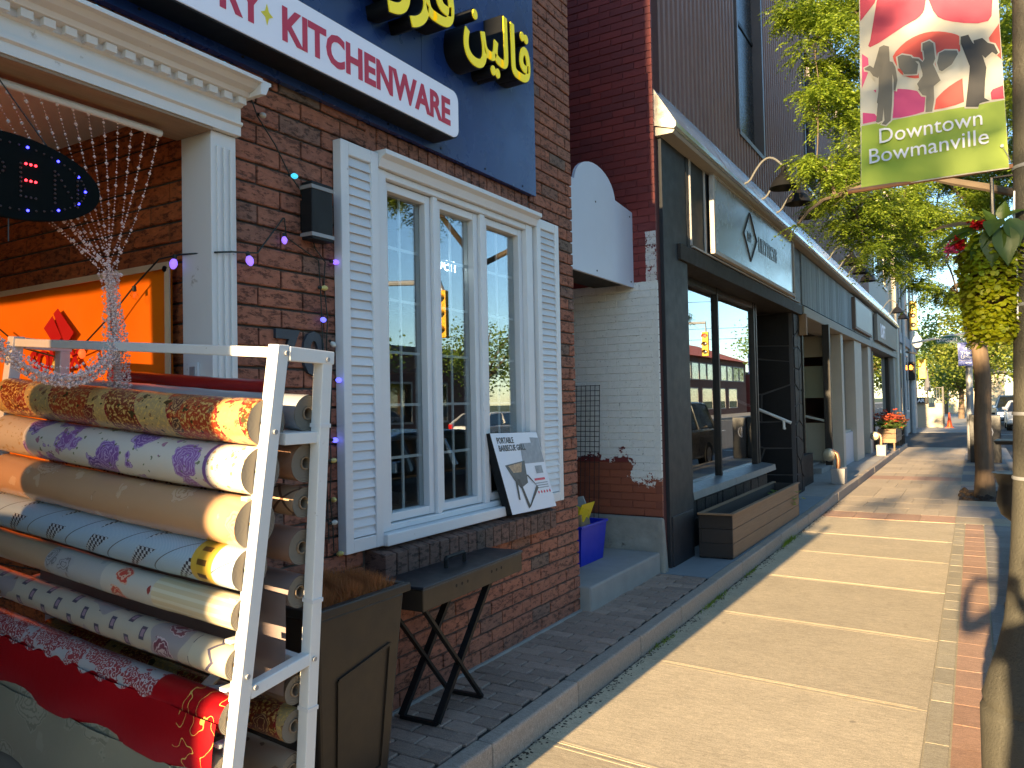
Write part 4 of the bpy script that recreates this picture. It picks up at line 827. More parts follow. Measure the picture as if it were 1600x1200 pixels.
def roll(label, bc, c, r, mat, a0=-1.40, a1=-0.035, flap=None, ph=0.0, oval=0.0):
    """a roll of vinyl resting on the rack: wound sheet with UVs in metres, coiled ends, a card core, maybe a loose flap hanging down"""
    base = rk((a0 + a1) / 2, bc, c); g = thing('vinyl_roll', label, 'vinyl roll', base, 'rolls of patterned vinyl on the white rack')
    n = 26; seg = 28; v = []; f = []; uvs = []
    for i in range(n + 1):
        a = a0 + (a1 - a0) * i / n; s = -0.005 * math.sin(math.pi * i / n) * (1 + oval); w = 0.0005 * math.sin(i * 1.3 + ph * 9) + 0.0003 * math.sin(i * 2.9 + ph)
        for k in range(seg + 1):
            t = 2 * math.pi * k / seg; rr = r + w + 0.004 * (k / seg) * 0 + 0.0012 * math.sin(3 * t + i * .4 + ph)
            p = rk(a, bc - rr * math.sin(t), c + s - rr * math.cos(t)) - base; v.append(tuple(p))   # t=0 at the underside, rising on the camera side
    for i in range(n):
        for k in range(seg):
            o = i * (seg + 1) + k; f.append((o, o + 1, o + seg + 2, o + seg + 1))
            L = a1 - a0; u0, u1 = i / n * L, (i + 1) / n * L; q0, q1 = k / seg * 2 * math.pi * r + ph, (k + 1) / seg * 2 * math.pi * r + ph
            uvs += [(u0, q0), (u0, q1), (u1, q1), (u1, q0)]
    if flap:                                            # (length, bulge): sheet leaving the near side of the roll and hanging
        Lf, bu, rag = flap; st_ = len(v); m_ = 10
        for i in range(n + 1):
            a = a0 + (a1 - a0) * i / n; s = -0.005 * math.sin(math.pi * i / n)
            for k in range(m_ + 1):
                h = k / m_; ll = Lf * (1 + rag * math.sin(i * 0.55 + 1)); p = rk(a, bc - r - 0.004 - bu * math.sin(h * 2.2) + 0.006 * math.sin(i * .7 + h * 3), c + s - h * ll) - base; v.append(tuple(p))
        for i in range(n):
            for k in range(m_):
                o = st_ + i * (m_ + 1) + k; f.append((o, o + m_ + 1, o + m_ + 2, o + 1))
                u0, u1 = i / n * (a1 - a0), (i + 1) / n * (a1 - a0); q = lambda kk: 0.5 * math.pi * r + ph - kk / m_ * Lf
                uvs += [(u0, q(k)), (u1, q(k)), (u1, q(k + 1)), (u0, q(k + 1))]
    me = bpy.data.meshes.new('sheet'); me.from_pydata(v, [], f); ul = me.uv_layers.new(name='UVMap')
    ul.data.foreach_set('uv', [x for p in uvs for x in p]); me.polygons.foreach_set('use_smooth', [True] * len(me.polygons)); me.materials.append(mat)
    o = bpy.data.objects.new('sheet', me); col.objects.link(o); o.parent = g
    for a, sg_ in ((a0, -1), (a1, 1)):
        q = MB(); P = rk(a, bc, c); R0 = 0.020
        for k in range(24):
            t, t2 = 2 * math.pi * k / 24, 2 * math.pi * (k + 1) / 24
            q.add([P + EY * math.sin(x) * rr + EZ * math.cos(x) * rr + EX * e - base for (x, rr, e) in ((t, R0, -0.003 * sg_), (t2, R0, -0.003 * sg_), (t2, r, 0), (t, r, 0))], [(0, 1, 2, 3)])
        eo = q.build('coiled_end', ENDM, g, raw=True); eo.location = (0, 0, 0)
        for vv in eo.data.vertices: vv.co -= (P - base)
        eo.location = P - base
    MB().lathe([(0.0200, -0.05), (0.0200, 0.002), (0.0165, 0.002), (0.0165, -0.05)], rk(a1, bc, c), 16, 'x').build('core', COREM, g, smooth=True)
    return g
rl = [('rust and gold brocade vinyl roll, topmost on the front of the rack', 1.472, 0.067, f1, None), ('white vinyl roll printed with purple flowers, second from top on the front', 1.335, 0.068, f2, None),
      ('plain glossy beige vinyl roll, third from top on the front', 1.190, 0.071, f3, None), ('pale blue vinyl roll with checked triangles and gold key border', 1.062, 0.061, f4, None),
      ('cream striped vinyl roll with a red flower, below the blue one', 0.940, 0.048, f5, None), ('grey vinyl roll with little squares and a zigzag end, above the red one', 0.806, 0.048, f6, None),
      ('red vinyl roll with silver lace print, its loose sheet hanging down', 0.662, 0.049, f7, (0.16, 0.02, 0.03)), ('pale grey green embossed vinyl roll with gold lines, below the red one', 0.510, 0.056, f8, (0.24, 0.015, 0.10)),
      ('dark brown floral vinyl roll low on the front of the rack', 0.375, 0.052, f9, None), ('dark taupe vinyl roll, lowest on the front of the rack', 0.24, 0.055, plain((0.16, 0.14, 0.11)), None)]
for i, (lb, c, r, fn, fl) in enumerate(rl):
    roll(lb, fb(c) - 0.004, c, r, rollmat('roll_print_%d' % i, fn, 0.22 if i == 2 else 0.34), a0=-1.41 + 0.02 * (i % 3), flap=fl, ph=0.0 if i == 6 else 0.05 * i)
bl = [('silver grey vinyl roll, topmost on the back of the rack', 1.495, 0.055, plain((0.33, 0.34, 0.35)), None), ('brown vinyl roll, second from top on the back of the rack', 1.345, 0.058, plain((0.30, 0.17, 0.11)), None),
      ('tan vinyl roll with zigzag print on the back of the rack', 1.225, 0.046, tribal, None), ('pinkish brown vinyl roll above the draped grey one, back of the rack', 1.09, 0.054, plain((0.32, 0.20, 0.15)), None),
      ('taupe vinyl roll with a wide sheet draped from it, back of the rack', 0.955, 0.050, plain((0.25, 0.195, 0.18)), (0.30, 0.0, 0.02)), ('gold diamond print vinyl roll below the cross brace', 0.655, 0.044, f9, None),
      ('rust brown floral vinyl roll behind the front legs', 0.545, 0.050, f1, None), ('beige vinyl roll with brown scrolls, low on the back', 0.41, 0.05, flowers and (lambda t, uv, x, y: flowers(t, uv, (0.34, 0.25, 0.17), ((0.10, 0.06, 0.04), (0.16, 0.09, 0.05), (0.3, 0.2, 0.12)), (0.12, 0.08, 0.05), 16, 0.32, 0.6)), None)]
for i, (lb, c, r, fn, fl) in enumerate(bl):
    roll(lb, 1.668, c, r, rollmat('back_print_%d' % i, fn, 0.28), a0=-1.40, a1=-0.046, flap=fl, ph=0.07 * i)
MB().beam(rk(-1.3, 1.80, 1.52), rk(-0.3, 1.80, 1.52), 0.05, 0.05)
roll('red vinyl roll lying behind the topmost rolls', 1.79, 1.56, 0.026, rollmat('red_back', plain((0.30, 0.01, 0.01))), a0=-1.25, a1=-0.33)
for c in (1.43, 1.29, 1.14, 1.01, 0.90, 0.77, 0.62):
    MB().obox(rk(-0.055, fb(c) - 0.018, c - 0.03), EX * 0.012, EY * 0.02, EZ * 0.005).build('hook', RACKW, rack)
MB().obox(rk(-0.06, 1.62, 1.425), EX * 0.05, EY * 0.07, EZ * 0.017).build('bracket', RACKW, rack, bevel=0.002)

# ------------------------------------------------------------------ planter pot, grill, box, banner, beads, sign at the porch
pt = thing('tall_planter', 'tall brown square planter filled with rusty dry brush', 'planter', (-2.22, 2.2, 0))
MB().hexa([(-2.40, 2.04, 0), (-2.06, 2.04, 0), (-2.06, 2.40, 0), (-2.40, 2.40, 0)], [(-2.455, 1.975, 0.75), (-2.005, 1.975, 0.75), (-2.005, 2.455, 0.75), (-2.455, 2.455, 0.75)]).build('body', POT, pt, bevel=0.012)
q = MB()
q.box(-2.475, -2.44, 1.955, 2.475, 0.75, 0.785).box(-2.02, -1.985, 1.955, 2.475, 0.75, 0.785).box(-2.44, -2.02, 1.955, 1.99, 0.75, 0.785).box(-2.44, -2.02, 2.44, 2.475, 0.75, 0.785)
q.build('rim', POT, pt, bevel=0.006)
def face(z, e): k = z / 0.75; return (-2.06 + 0.055 * k + e)
P = [(2.11, 0.08), (2.35, 0.08), (2.375, 0.56), (2.09, 0.50)]
q = MB()
for k in range(4):
    a, b_ = P[k], P[(k + 1) % 4]; q.beam((face(a[1], 0.003), *a), (face(b_[1], 0.003), *b_), 0.012, 0.010, (1, 0, 0))
q.build('raised_panel', POT, pt)
N = 9000; A = nrs.rand(N, 2); bx = -2.43 + A[:, 0] * 0.40; by = 2.0 + A[:, 1] * 0.43
hh = 0.035 + 0.035 * np.sin(by * 22 + bx * 9) ** 2 + nrs.rand(N) * 0.03; an = nrs.rand(N) * 6.28; tl = nrs.normal(0, 0.018, (N, 2))
b0 = np.stack([bx - np.cos(an) * .0016, by - np.sin(an) * .0016, np.full(N, 0.755)], 1); b1 = np.stack([bx + np.cos(an) * .0016, by + np.sin(an) * .0016, np.full(N, 0.755)], 1); tp = np.stack([bx + tl[:, 0], by + tl[:, 1], 0.755 + hh], 1)
def bigmesh(name, V, nper, mat, parent=None, kind='stuff', label=None, cat=None):
    V = np.asarray(V, dtype=np.float32).reshape(-1, 3); off = OFF.get(parent.name, Vector((0, 0, 0))) if parent else Vector((0, 0, 0)); V = V - np.array(off[:], dtype=np.float32)
    nf = len(V) // nper; me = bpy.data.meshes.new(name); me.vertices.add(len(V)); me.vertices.foreach_set('co', V.ravel()); me.loops.add(len(V)); me.loops.foreach_set('vertex_index', np.arange(len(V), dtype=np.int32))
    me.polygons.add(nf); me.polygons.foreach_set('loop_start', np.arange(nf, dtype=np.int32) * nper); me.polygons.foreach_set('loop_total', np.full(nf, nper, dtype=np.int32)); me.update(); me.validate()
    me.materials.append(mat); o = bpy.data.objects.new(name, me); col.objects.link(o); o.parent = parent; OFF[o.name] = off
    if kind: o['kind'] = kind
    if label: tag(o, label, cat)
    return o
bigmesh('dry_brush', np.stack([b0, b1, tp], 1), 3, COIR, pt)
MB().box(-2.44, -2.02, 1.99, 2.44, 0.70, 0.752).build('soil', DIRT, pt)

gr = thing('barbecue_grill', 'dark folding barbecue grill standing on crossed legs below the window', 'grill', (-2.22, 3.15, 0))
ax = Vector((-0.04, 0.92, 0)).normalized(); nx_ = Vector((ax.y, -ax.x, 0))
def gp(a, d, z): return Vector((-2.10, 2.70, 0)) + ax * a - nx_ * d + Vector((0, 0, z))
MB().hexa([gp(0, 0, .592), gp(.93, 0, .592), gp(.93, .27, .592), gp(0, .27, .592)], [gp(0, 0, .688), gp(.93, 0, .688), gp(.93, .27, .688), gp(0, .27, .688)]).build('fire_box', GRILLF, gr, bevel=0.004)
MB().hexa([gp(-.006, -.006, .689), gp(.936, -.006, .689), gp(.936, .276, .689), gp(-.006, .276, .689)], [gp(-.002, -.004, .702), gp(.932, -.004, .702), gp(.932, .272, .702), gp(-.002, .272, .702)]).build('lid', GRILLM, gr, bevel=0.003)
MB().tube([gp(.38, .13, .70), gp(.38, .13, .745), gp(.385, .13, .752), gp(.545, .13, .752), gp(.55, .13, .745), gp(.55, .13, .70)], 0.010, 8).build('handle', BLKP, gr)
q = MB()
for a in (.27, .32, .37, .60, .65, .70):
    c_ = gp(a, -0.001, .652); q.add([c_ + ax * math.cos(k * math.pi / 5) * .008 + Vector((0, 0, math.sin(k * math.pi / 5) * .008)) for k in range(10)], [tuple(range(10))])
q.build('air_holes', DARK, gr)
for d in (0.035, 0.235):
    off_ = 0.0
    MB().beam(gp(.05, d, .592), gp(.60, d + 0.04, .015), 0.014, 0.026, nx_).build('leg', BLKP, gr); MB().beam(gp(.66, d + .016, .592), gp(.22, d + .056, .015), 0.022, 0.034, nx_).build('leg', BLKP, gr)
    MB().beam(gp(.28, d + .03, .592), gp(.80, d + 0.05, .015), 0.014, 0.026, nx_) if 0 else None
for a, e in ((.60, .04), (.22, .056)): MB().beam(gp(a, .03 + e, .012), gp(a, .24 + e, .012), 0.024, 0.016).build('foot_bar', BLKP, gr)
bb = thing('grill_carton', 'flat white carton printed portable barbecue grill, leaning on the window sill', 'box', (-2.40, 4.15, 0.83))
e1 = Vector((0.0, 0.56, -0.015)); e2 = Vector((-0.075, -0.115, 0.49)); o0 = Vector((-2.36, 3.90, 0.842)); nn = e1.cross(e2).normalized()
def bp(u, v, d=0.0): return o0 + e1 * u + e2 * v + nn * d
MB().hexa([bp(0, 0, -.055), bp(1, 0, -.055), bp(1, 0, 0), bp(0, 0, 0)], [bp(0, 1, -.055), bp(1, 1, -.055), bp(1, 1, 0), bp(0, 1, 0)]).build('carton', BLKP, bb, bevel=0.002)
def bq(P, d, mat, nm): MB().add([bp(u, v, d) for u, v in P], [tuple(range(len(P)))]).build(nm, mat, bb)
bq([(.004, .004), (.996, .004), (.996, .996), (.004, .996)], .0012, PRINTW, 'printed_face')
bq([(.50, .60), (.99, .60), (.99, .92), (.80, .93), (.80, .86), (.55, .86)], .0018, PRINTG, 'picture')
bq([(.12, .60), (.55, .64), (.50, .36), (.32, .30), (.22, .42)], .0024, M('print_pan', (0.06, 0.065, 0.07), 0.4, var=0.6, scale=40, bst=0), 'picture'); bq([(.18, .59), (.48, .62), (.42, .50), (.25, .50)], .003, M('print_food', (0.30, 0.07, 0.03), 0.5, var=0.7, scale=60, c2=(0.5, 0.35, 0.2), bst=0), 'picture')
for P in ([(.30, .42), (.34, .42), (.42, .06), (.37, .04)], [(.37, .04), (.42, .06), (.70, .28), (.66, .31)], [(.50, .46), (.54, .46), (.70, .28), (.66, .31)], [(.24, .40), (.28, .38), (.24, .16), (.21, .17)]): bq(P, .0036, PRINTK, 'picture')
bq([(.74, .46), (.90, .46), (.90, .56), (.74, .56)], .0024, PRINTG, 'picture')
for v in (.33, .30, .27): bq([(.66, v), (.94, v), (.94, v + .012), (.66, v + .012)], .0024, PRINTG, 'print_line')
bq([(.66, .37), (.90, .37), (.90, .40), (.66, .40)], .0024, SRED, 'print_line')
for k in range(5): u = .66 + k * .065; bq([(u + .018 * math.cos(t * .785) + .02, .22 + .020 * math.sin(t * .785)) for t in range(8)], .0024, SRED, 'print_dot')
text('PORTABLE', 'lettering', PRINTK, bb, bp(.09, .87, .0026), e1, e2, 0.052, 0.0004, 0.0012, sx=0.78); text('BARBECUE GRILL', 'lettering', PRINTK, bb, bp(.09, .775, .0026), e1, e2, 0.052, 0.0004, 0.0012, sx=0.78)

ob = thing('orange_banner', 'orange vinyl banner with a red diamond emblem hung inside the porch', 'banner', (-3.6, 1.92, 1.5))
v = []; f = []; NX, NZ = 40, 16
for i in range(NX + 1):
    for k in range(NZ + 1):
        x = -4.58 + (4.58 - 2.70) * i / NX; z = 1.10 + 0.985 * k / NZ; v.append((x, 1.905 + 0.008 * math.sin(x * 5 + z * 3) + 0.006 * math.sin(x * 11), z + 0.006 * math.sin(x * 4)))
f = [(i * (NZ + 1) + k, (i + 1) * (NZ + 1) + k, (i + 1) * (NZ + 1) + k + 1, i * (NZ + 1) + k + 1) for i in range(NX) for k in range(NZ)]
MB().add(v, f).build('vinyl', ORANGE, ob, smooth=True)
MB().box(-4.58, -2.70, 1.886, 1.892, 2.062, 2.088).box(-2.725, -2.695, 1.885, 1.891, 1.1, 2.062).build('hem', M('banner_hem', (0.78, 0.60, 0.36), 0.5), ob)
yb = 1.886
MB().prism([(-3.60, 1.885), (-3.53, 1.935), (-3.455, 1.835), (-3.51, 1.80)], 'y', yb, yb - 0.002).prism([(-3.52, 1.945), (-3.485, 1.965), (-3.36, 1.85), (-3.425, 1.795)], 'y', yb, yb - 0.002).build('emblem', CRIM, ob)
text('SONEX', 'lettering', CRIM, ob, (-3.72, yb, 1.695), (1, 0, 0), (0, 0, 1), 0.125, 0.001, 0.004); text('Cookware', 'lettering', PRINTK, ob, (-3.47, yb, 1.648), (1, 0, 0), (0, 0, 1), 0.052, 0.001)
MB().lathe([(0.012, 0), (0.012, 0.01), (0.004, 0.012)], (-2.72, 1.88, 2.06), 8, 'y').build('eyelet', BLACK, ob)

bc = thing('bead_curtain', 'curtain of clear pinkish beads gathered and tied under the porch beam', 'bead curtain', (-2.5, 1.4, 2.5))
MB().tube([(-2.52, 0.55, 2.515), (-2.52, 1.735, 2.515)], 0.013, 10).build('rod', VINYL, bc, smooth=True)
octv = np.array([(1, 0, 0), (0, 1, 0), (-1, 0, 0), (0, -1, 0), (0, 0, 1), (0, 0, -1)], dtype=float); octf = [(0, 1, 4), (1, 2, 4), (2, 3, 4), (3, 0, 4), (1, 0, 5), (2, 1, 5), (3, 2, 5), (0, 3, 5)]
def beads(path, name, spc=0.011, big=4, r0=0.0028, r1=0.0065, ja=0.0):
    P = [Vector(p) for p in path]; V = []; d = 0; k = rnd.randrange(9)
    for a, b_ in zip(P[:-1], P[1:]):
        L = (b_ - a).length; 
        while d < L:
            p = a.lerp(b_, d / L); r = r1 if k % big == 0 else r0; r *= rnd.uniform(.8, 1.2); p = p + Vector((rnd.gauss(0, ja), rnd.gauss(0, ja), rnd.gauss(0, ja * .5)))
            Q = octv * r + np.array(p[:]); V += [Q[i] for t in octf for i in t]; d += spc * (1.25 if k % big == 0 else 1); k += 1
        d -= L
    return V
GP = Vector((-2.50, 1.525, 1.965)); k = 0
tops = [0.90 + 0.0515 * i for i in range(17)]
for y in tops:
    y = min(y, 1.725); T = Vector((-2.52, y, 2.50)); m_ = T.lerp(GP, 0.55) + Vector((0, 0.05 * (y - 1.3) - 0.0, -0.07)) + Vector((rnd.uniform(-.01, .01), rnd.uniform(-.01, .01), 0)); G2 = GP + Vector((rnd.gauss(0, .01), rnd.gauss(0, .016), 0))
    P = [T * (1 - t) ** 2 + m_ * 2 * t * (1 - t) + G2 * t * t for t in [i / 12 for i in range(13)]]
    bigmesh('bead_strand', beads(P, 's', big=4), 3, CRYST, bc, kind=None)
V = []
for i in range(34):
    o_ = Vector((rnd.gauss(0, .009), rnd.gauss(0, .013), 0)); P = [GP + o_ * 1.3, GP + Vector((0, .004, -.04)) + o_ * .8, Vector((-2.50, 1.545, 1.75)) + o_ * 1.4, Vector((-2.50, 1.555, 1.42)) + o_ * 1.9]; V += beads(P, 't', 0.008, 3, .003, .006, .002)
bigmesh('gathered_strands', V, 3, CRYST, bc)
V = []
for i in range(26):
    o_ = Vector((rnd.gauss(0, .009), rnd.gauss(0, .010), rnd.gauss(0, .010))); P = []
    for t in [j / 20 for j in range(21)]:
        y = 1.02 + t * 0.50; z = 1.60 + 1.9 * (y - 1.345) ** 2 * (1.35 if y < 1.345 else 2.1); P.append(Vector((-2.44, y, z)) + o_)
    V += beads(P, 'g', 0.008, 3, .003, .006, .002)
bigmesh('swag_strands', V, 3, CRYST, bc)
ls = thing('led_sign', 'black oval open sign with blue and red dots hanging in the porch', 'sign', (-2.42, 1.17, 2.21))
P = [(1.17 + 0.275 * math.cos(t * math.pi / 24), 2.205 + 0.128 * math.sin(t * math.pi / 24)) for t in range(48)]
MB().prism(P, 'x', -2.432, -2.418).build('board', M('led_board', (0.003, 0.005, 0.005), 0.8, spec=0.08, bst=0), ls, bevel=0.003)
q1, q2, q3 = MB(), MB(), MB()
for k in range(56):
    t = 2 * math.pi * k / 56; c_ = (-2.416, 1.17 + 0.225 * math.cos(t), 2.205 + 0.098 * math.sin(t)); (q1 if k % 4 == 0 else q3).ball(c_, 0.0042 if k % 4 == 0 else 0.0034, 6, 4)
def arcpts(cy, cz, rx, rz, t0, t1, n): return [(cy + rx * math.cos(t0 + (t1 - t0) * i / n), cz + rz * math.sin(t0 + (t1 - t0) * i / n)) for i in range(n + 1)]
LET = arcpts(1.03, 2.2, .035, .05, 0, 6.28, 13) + [(1.105, 2.15 + .014 * i) for i in range(8)] + arcpts(1.125, 2.225, .03, .025, 1.57, -1.57, 6) + [(1.20, 2.15 + .014 * i) for i in range(8)] + [(1.215 + .014 * i, 2.25) for i in range(3)] + [(1.215 + .014 * i, 2.2) for i in range(3)] + [(1.215 + .014 * i, 2.15) for i in range(3)] + [(1.30, 2.15 + .014 * i) for i in range(8)] + [(1.31 + .01 * i, 2.24 - .016 * i) for i in range(6)] + [(1.37, 2.15 + .014 * i) for i in range(8)]
for (a, z) in LET: (q2 if 1.20 < a < 1.245 and z > 2.18 else q3).ball((-2.416, a, z), 0.004, 6, 4)
q1.build('blue_dots', LEDB, ls); q2.build('red_dots', LEDR, ls); q3.build('unlit_dots', LEDO, ls, kind='stuff')
for P in ([(-2.425, 1.02, 2.31), (-2.5, 1.10, 2.54)], [(-2.425, 1.30, 2.30), (-2.5, 1.16, 2.54)]): MB().tube(P, 0.0022, 5).build('hanging_cord', IRON, ls)
MB().tube([(-2.425, 1.17, 2.08), (-2.43, 1.172, 2.01)], 0.002, 5).build('pull_chain', IRON, ls)

def bulb(parent, p, mat, d=(0, 0, -1), s=1.0):
    d = Vector(d).normalized(); p = Vector(p); o_ = MB().tube([p, p + d * 0.02 * s], 0.0085 * s, 8).build('socket', WIRE, parent)
    pr = [(0.008, .018), (.013, .026), (.0155, .036), (.0125, .048), (.006, .056), (.001, .058)]
    MB().tube([p + d * z * s for r, z in pr], [r * s for r, z in pr], 10).build('bulb', mat, o_, smooth=True)
sl1 = thing('string_lights', 'dark cord of coloured bulbs running down the brick beside the left shutter', 'string lights', (-2.46, 2.5, 1.8), 'strings of coloured bulbs on the brick shop')
xw = -2.462
MB().tube([(xw, 2.10, 2.75), (xw, 2.13, 2.69), (xw, 2.22, 2.60), (xw, 2.30, 2.49), (xw, 2.36, 2.44), (xw - .01, 2.40, 2.36), (xw, 2.44, 2.2), (xw, 2.50, 2.15), (xw, 2.49, 2.05), (xw, 2.51, 1.9), (xw, 2.50, 1.77), (xw, 2.53, 1.62), (xw, 2.515, 1.36), (xw, 2.52, 1.26), (xw, 2.51, 1.10), (xw, 2.525, 0.98), (xw, 2.53, 0.86)], 0.0028, 6).build('cord', WIRE, sl1, smooth=True)
MB().tube([(xw + .006, 2.26, 2.30), (xw + .006, 2.27, 2.22), (xw, 2.33, 2.2), (xw, 2.46, 2.15), (xw, 2.47, 2.0), (xw, 2.475, 1.88), (xw, 2.48, 1.70), (xw, 2.49, 1.2), (xw, 2.50, 0.9)], 0.0026, 6).build('cord', WIRE, sl1, smooth=True)
for (y, z, m_, d) in ((2.134, 2.70, BULBW, (.8, 0, -.3)), (2.295, 2.49, BULBC, (.7, .1, -.2)), (2.262, 2.235, BULBP, (0.1, 0, -1)), (2.53, 2.157, BULBP, (.2, .8, 0)), (2.455, 2.03, BULBY, (.3, .7, 0)), (2.505, 1.889, BULBB, (.2, -.8, 0)), (2.52, 1.80, BULBW, (.6, 0, -.5)), (2.549, 1.626, BULBB, (.7, -.1, -.1)), (2.515, 1.357, BULBB, (.1, .9, -.1)), (2.50, 1.264, BULBY, (.2, .8, 0)), (2.52, 1.093, BULBY, (.6, -.3, 0)), (2.50, 0.985, BULBW, (.2, .8, .1)), (2.53, 0.845, BULBY, (.5, .2, .1))):
    bulb(sl1, (xw, y, z), m_, d, 0.8)
sl2 = thing('string_lights', 'cord of coloured bulbs drooping across the porch in front of the orange banner', 'string lights', (-2.6, 1.9, 2.0), 'strings of coloured bulbs on the brick shop')
P = [Vector((-3.9, 1.84, 1.90)), Vector((-3.70, 1.84, 1.80)), Vector((-3.42, 1.84, 1.745)), Vector((-3.2, 1.84, 1.79)), Vector((-3.0, 1.84, 1.90)), Vector((-2.86, 1.845, 2.0)), Vector((-2.72, 1.86, 2.095)), Vector((-2.60, 1.868, 2.10)), Vector((-2.41, 1.89, 2.09)), Vector((-2.40, 1.95, 2.10)), Vector((-2.41, 2.03, 2.11)), Vector((-2.46, 2.12, 2.13)), Vector((xw, 2.26, 2.30))]
MB().tube(P, 0.0035, 6).build('cord', WIRE, sl2, smooth=True)
for p, m_, d in (((-3.22, 1.84, 1.785), emis('bulb_orange', (1, 0.1, 0.02), 0.4, (0.8, 0.1, 0.03)), (0, 0, -1)), ((-2.86, 1.845, 2.0), CLEAR, (.1, 0, -1)), ((-2.62, 1.86, 2.10), BULBP, (0, -.2, -1)), ((-2.42, 2.035, 2.115), BULBP, (.3, .1, -1)), ((-3.42, 1.84, 1.745), BULBY, (0, 0, -1))): bulb(sl2, p, m_, d)
sl3 = thing('string_lights', 'row of cyan bulbs along the top of the white porch cornice', 'string lights', (-2.33, 1.5, 2.76), 'strings of coloured bulbs on the brick shop')
MB().tube([(-2.34, -0.3 + k * 0.16, 2.76 + 0.004 * math.sin(k * 2)) for k in range(15)], 0.003, 6).build('cord', WIRE, sl3)
for y in (0.66, 0.90, 1.13, 1.364, 1.60, 1.84): bulb(sl3, (-2.34, y, 2.762), BULBC, (.7, .1, -.08), 0.8)
sp_ = thing('power_outlet', 'white electrical outlet box low on the porch pilaster', 'outlet', (-2.52, 1.87, 1.6))
MB().box(-2.555, -2.50, 1.864, 1.874, 1.60, 1.68).build('cover', VINYL, sp_); MB().box(-2.542, -2.513, 1.861, 1.866, 1.615, 1.665).build('flap', GREYP, sp_)
ns = thing('neon_sign', 'white neon open sign behind the middle pane of the window', 'sign', (-2.60, 3.5, 2.3))
text('open', 'neon_tube', NEON, ns, (-2.575, 3.405, 2.27), (0, 1, 0), (0, 0, 1), 0.15, 0.002, -0.004, sx=.9)

# ------------------------------------------------------------------ planters and posts along the shops
pl = thing('plank_planter', 'long empty planter box of stained planks with dark ends, standing on the kerb slab', 'planter', (-2.0, 8.5, 0))
A0, A1 = (-1.975, 7.26), (-1.955, 10.30); B0, B1 = (-2.285, 7.20), (-2.265, 10.28)
def plank(p0, p1, z0, z1, t, mat, nx, name='plank'):
    d = Vector((p1[0] - p0[0], p1[1] - p0[1], 0)); n = Vector((d.y, -d.x, 0)).normalized() * t * nx
    q = [Vector((*p0, 0)), Vector((*p1, 0)), Vector((*p1, 0)) + n, Vector((*p0, 0)) + n]
    MB().hexa([(a.x, a.y, z0) for a in q], [(a.x, a.y, z1) for a in q]).build(name, mat, pl, bevel=0.004)
for k in range(3):
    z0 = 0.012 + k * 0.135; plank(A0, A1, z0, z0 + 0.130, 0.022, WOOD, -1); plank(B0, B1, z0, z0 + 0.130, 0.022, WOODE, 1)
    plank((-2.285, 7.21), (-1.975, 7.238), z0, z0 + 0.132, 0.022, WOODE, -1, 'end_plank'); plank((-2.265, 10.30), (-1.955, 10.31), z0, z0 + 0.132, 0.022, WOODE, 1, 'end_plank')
plank((-2.0, 7.235), (-1.98, 10.3), 0.415, 0.432, 0.045, WOOD, 1, 'top_rail'); plank((-2.25, 7.21), (-2.235, 10.3), 0.415, 0.430, 0.045, WOOD, -1, 'top_rail'); plank((-2.29, 7.20), (-1.96, 7.23), 0.416, 0.434, 0.035, WOOD, 1, 'top_rail')
MB().hexa([(-2.26, 7.24, 0.02), (-2.0, 7.25, 0.02), (-1.985, 10.28, 0.02), (-2.24, 10.27, 0.02)], [(-2.26, 7.24, 0.12), (-2.0, 7.25, 0.12), (-1.985, 10.28, 0.12), (-2.24, 10.27, 0.12)]).build('soil', DIRT, pl)
def frond_arr(P, D, L=.16, pairs=7, lf=(.03, .011), droop=.3, seed=0, jit=0.15):
    P = np.asarray(P); D = np.asarray(D); N = len(P); rs = np.random.RandomState(seed)
    upv = np.array([0, 0, 1.0]); S = np.cross(D, upv); S /= (np.linalg.norm(S, axis=1, keepdims=True) + 1e-9)
    Ls = L * rs.uniform(.7, 1.3, N); out = []
    for k in range(pairs):
        t = (k + 1) / pairs
        c = P + D * (Ls * t)[:, None]; c[:, 2] -= droop * Ls * t * t
        for sg in (-1, 1):
            d = S * sg * 0.85 + D * 0.5 + rs.normal(0, jit, (N, 3)); d[:, 2] -= 0.25; d /= np.linalg.norm(d, axis=1, keepdims=True)
            w_ = np.cross(d, rs.normal(0, 1, (N, 3)) * 0.6 + upv); w_ /= (np.linalg.norm(w_, axis=1, keepdims=True) + 1e-9)
            sz = rs.uniform(.8, 1.25, (N, 1)); a = c; b_ = c + d * lf[0] * .5 * sz + w_ * lf[1] * .5 * sz; e = c + d * lf[0] * sz; g = c + d * lf[0] * .5 * sz - w_ * lf[1] * .5 * sz
            out.append(np.stack([a, b_, e, g], 1))
    return np.concatenate(out, 0).reshape(-1, 3)
def rdir(n, rs, z=(-.5, .4)):
    a = rs.uniform(0, 6.283, n); zz = rs.uniform(z[0], z[1], n); r = np.sqrt(1 - zz * zz); return np.stack([r * np.cos(a), r * np.sin(a), zz], 1)
rs = np.random.RandomState(5)
wd = thing('weed', 'small pale weed sprouting at the far end of the plank planter', 'weed', (-2.1, 9.95, 0.12))
P = np.array([(-2.1, 9.95, 0.16)] * 24) + rs.normal(0, .06, (24, 3)); bigmesh('leaves', frond_arr(P, rdir(24, rs, (.3, .9)), .22, 5, (.05, .02), .3, 1), 4, MAPLE, wd)
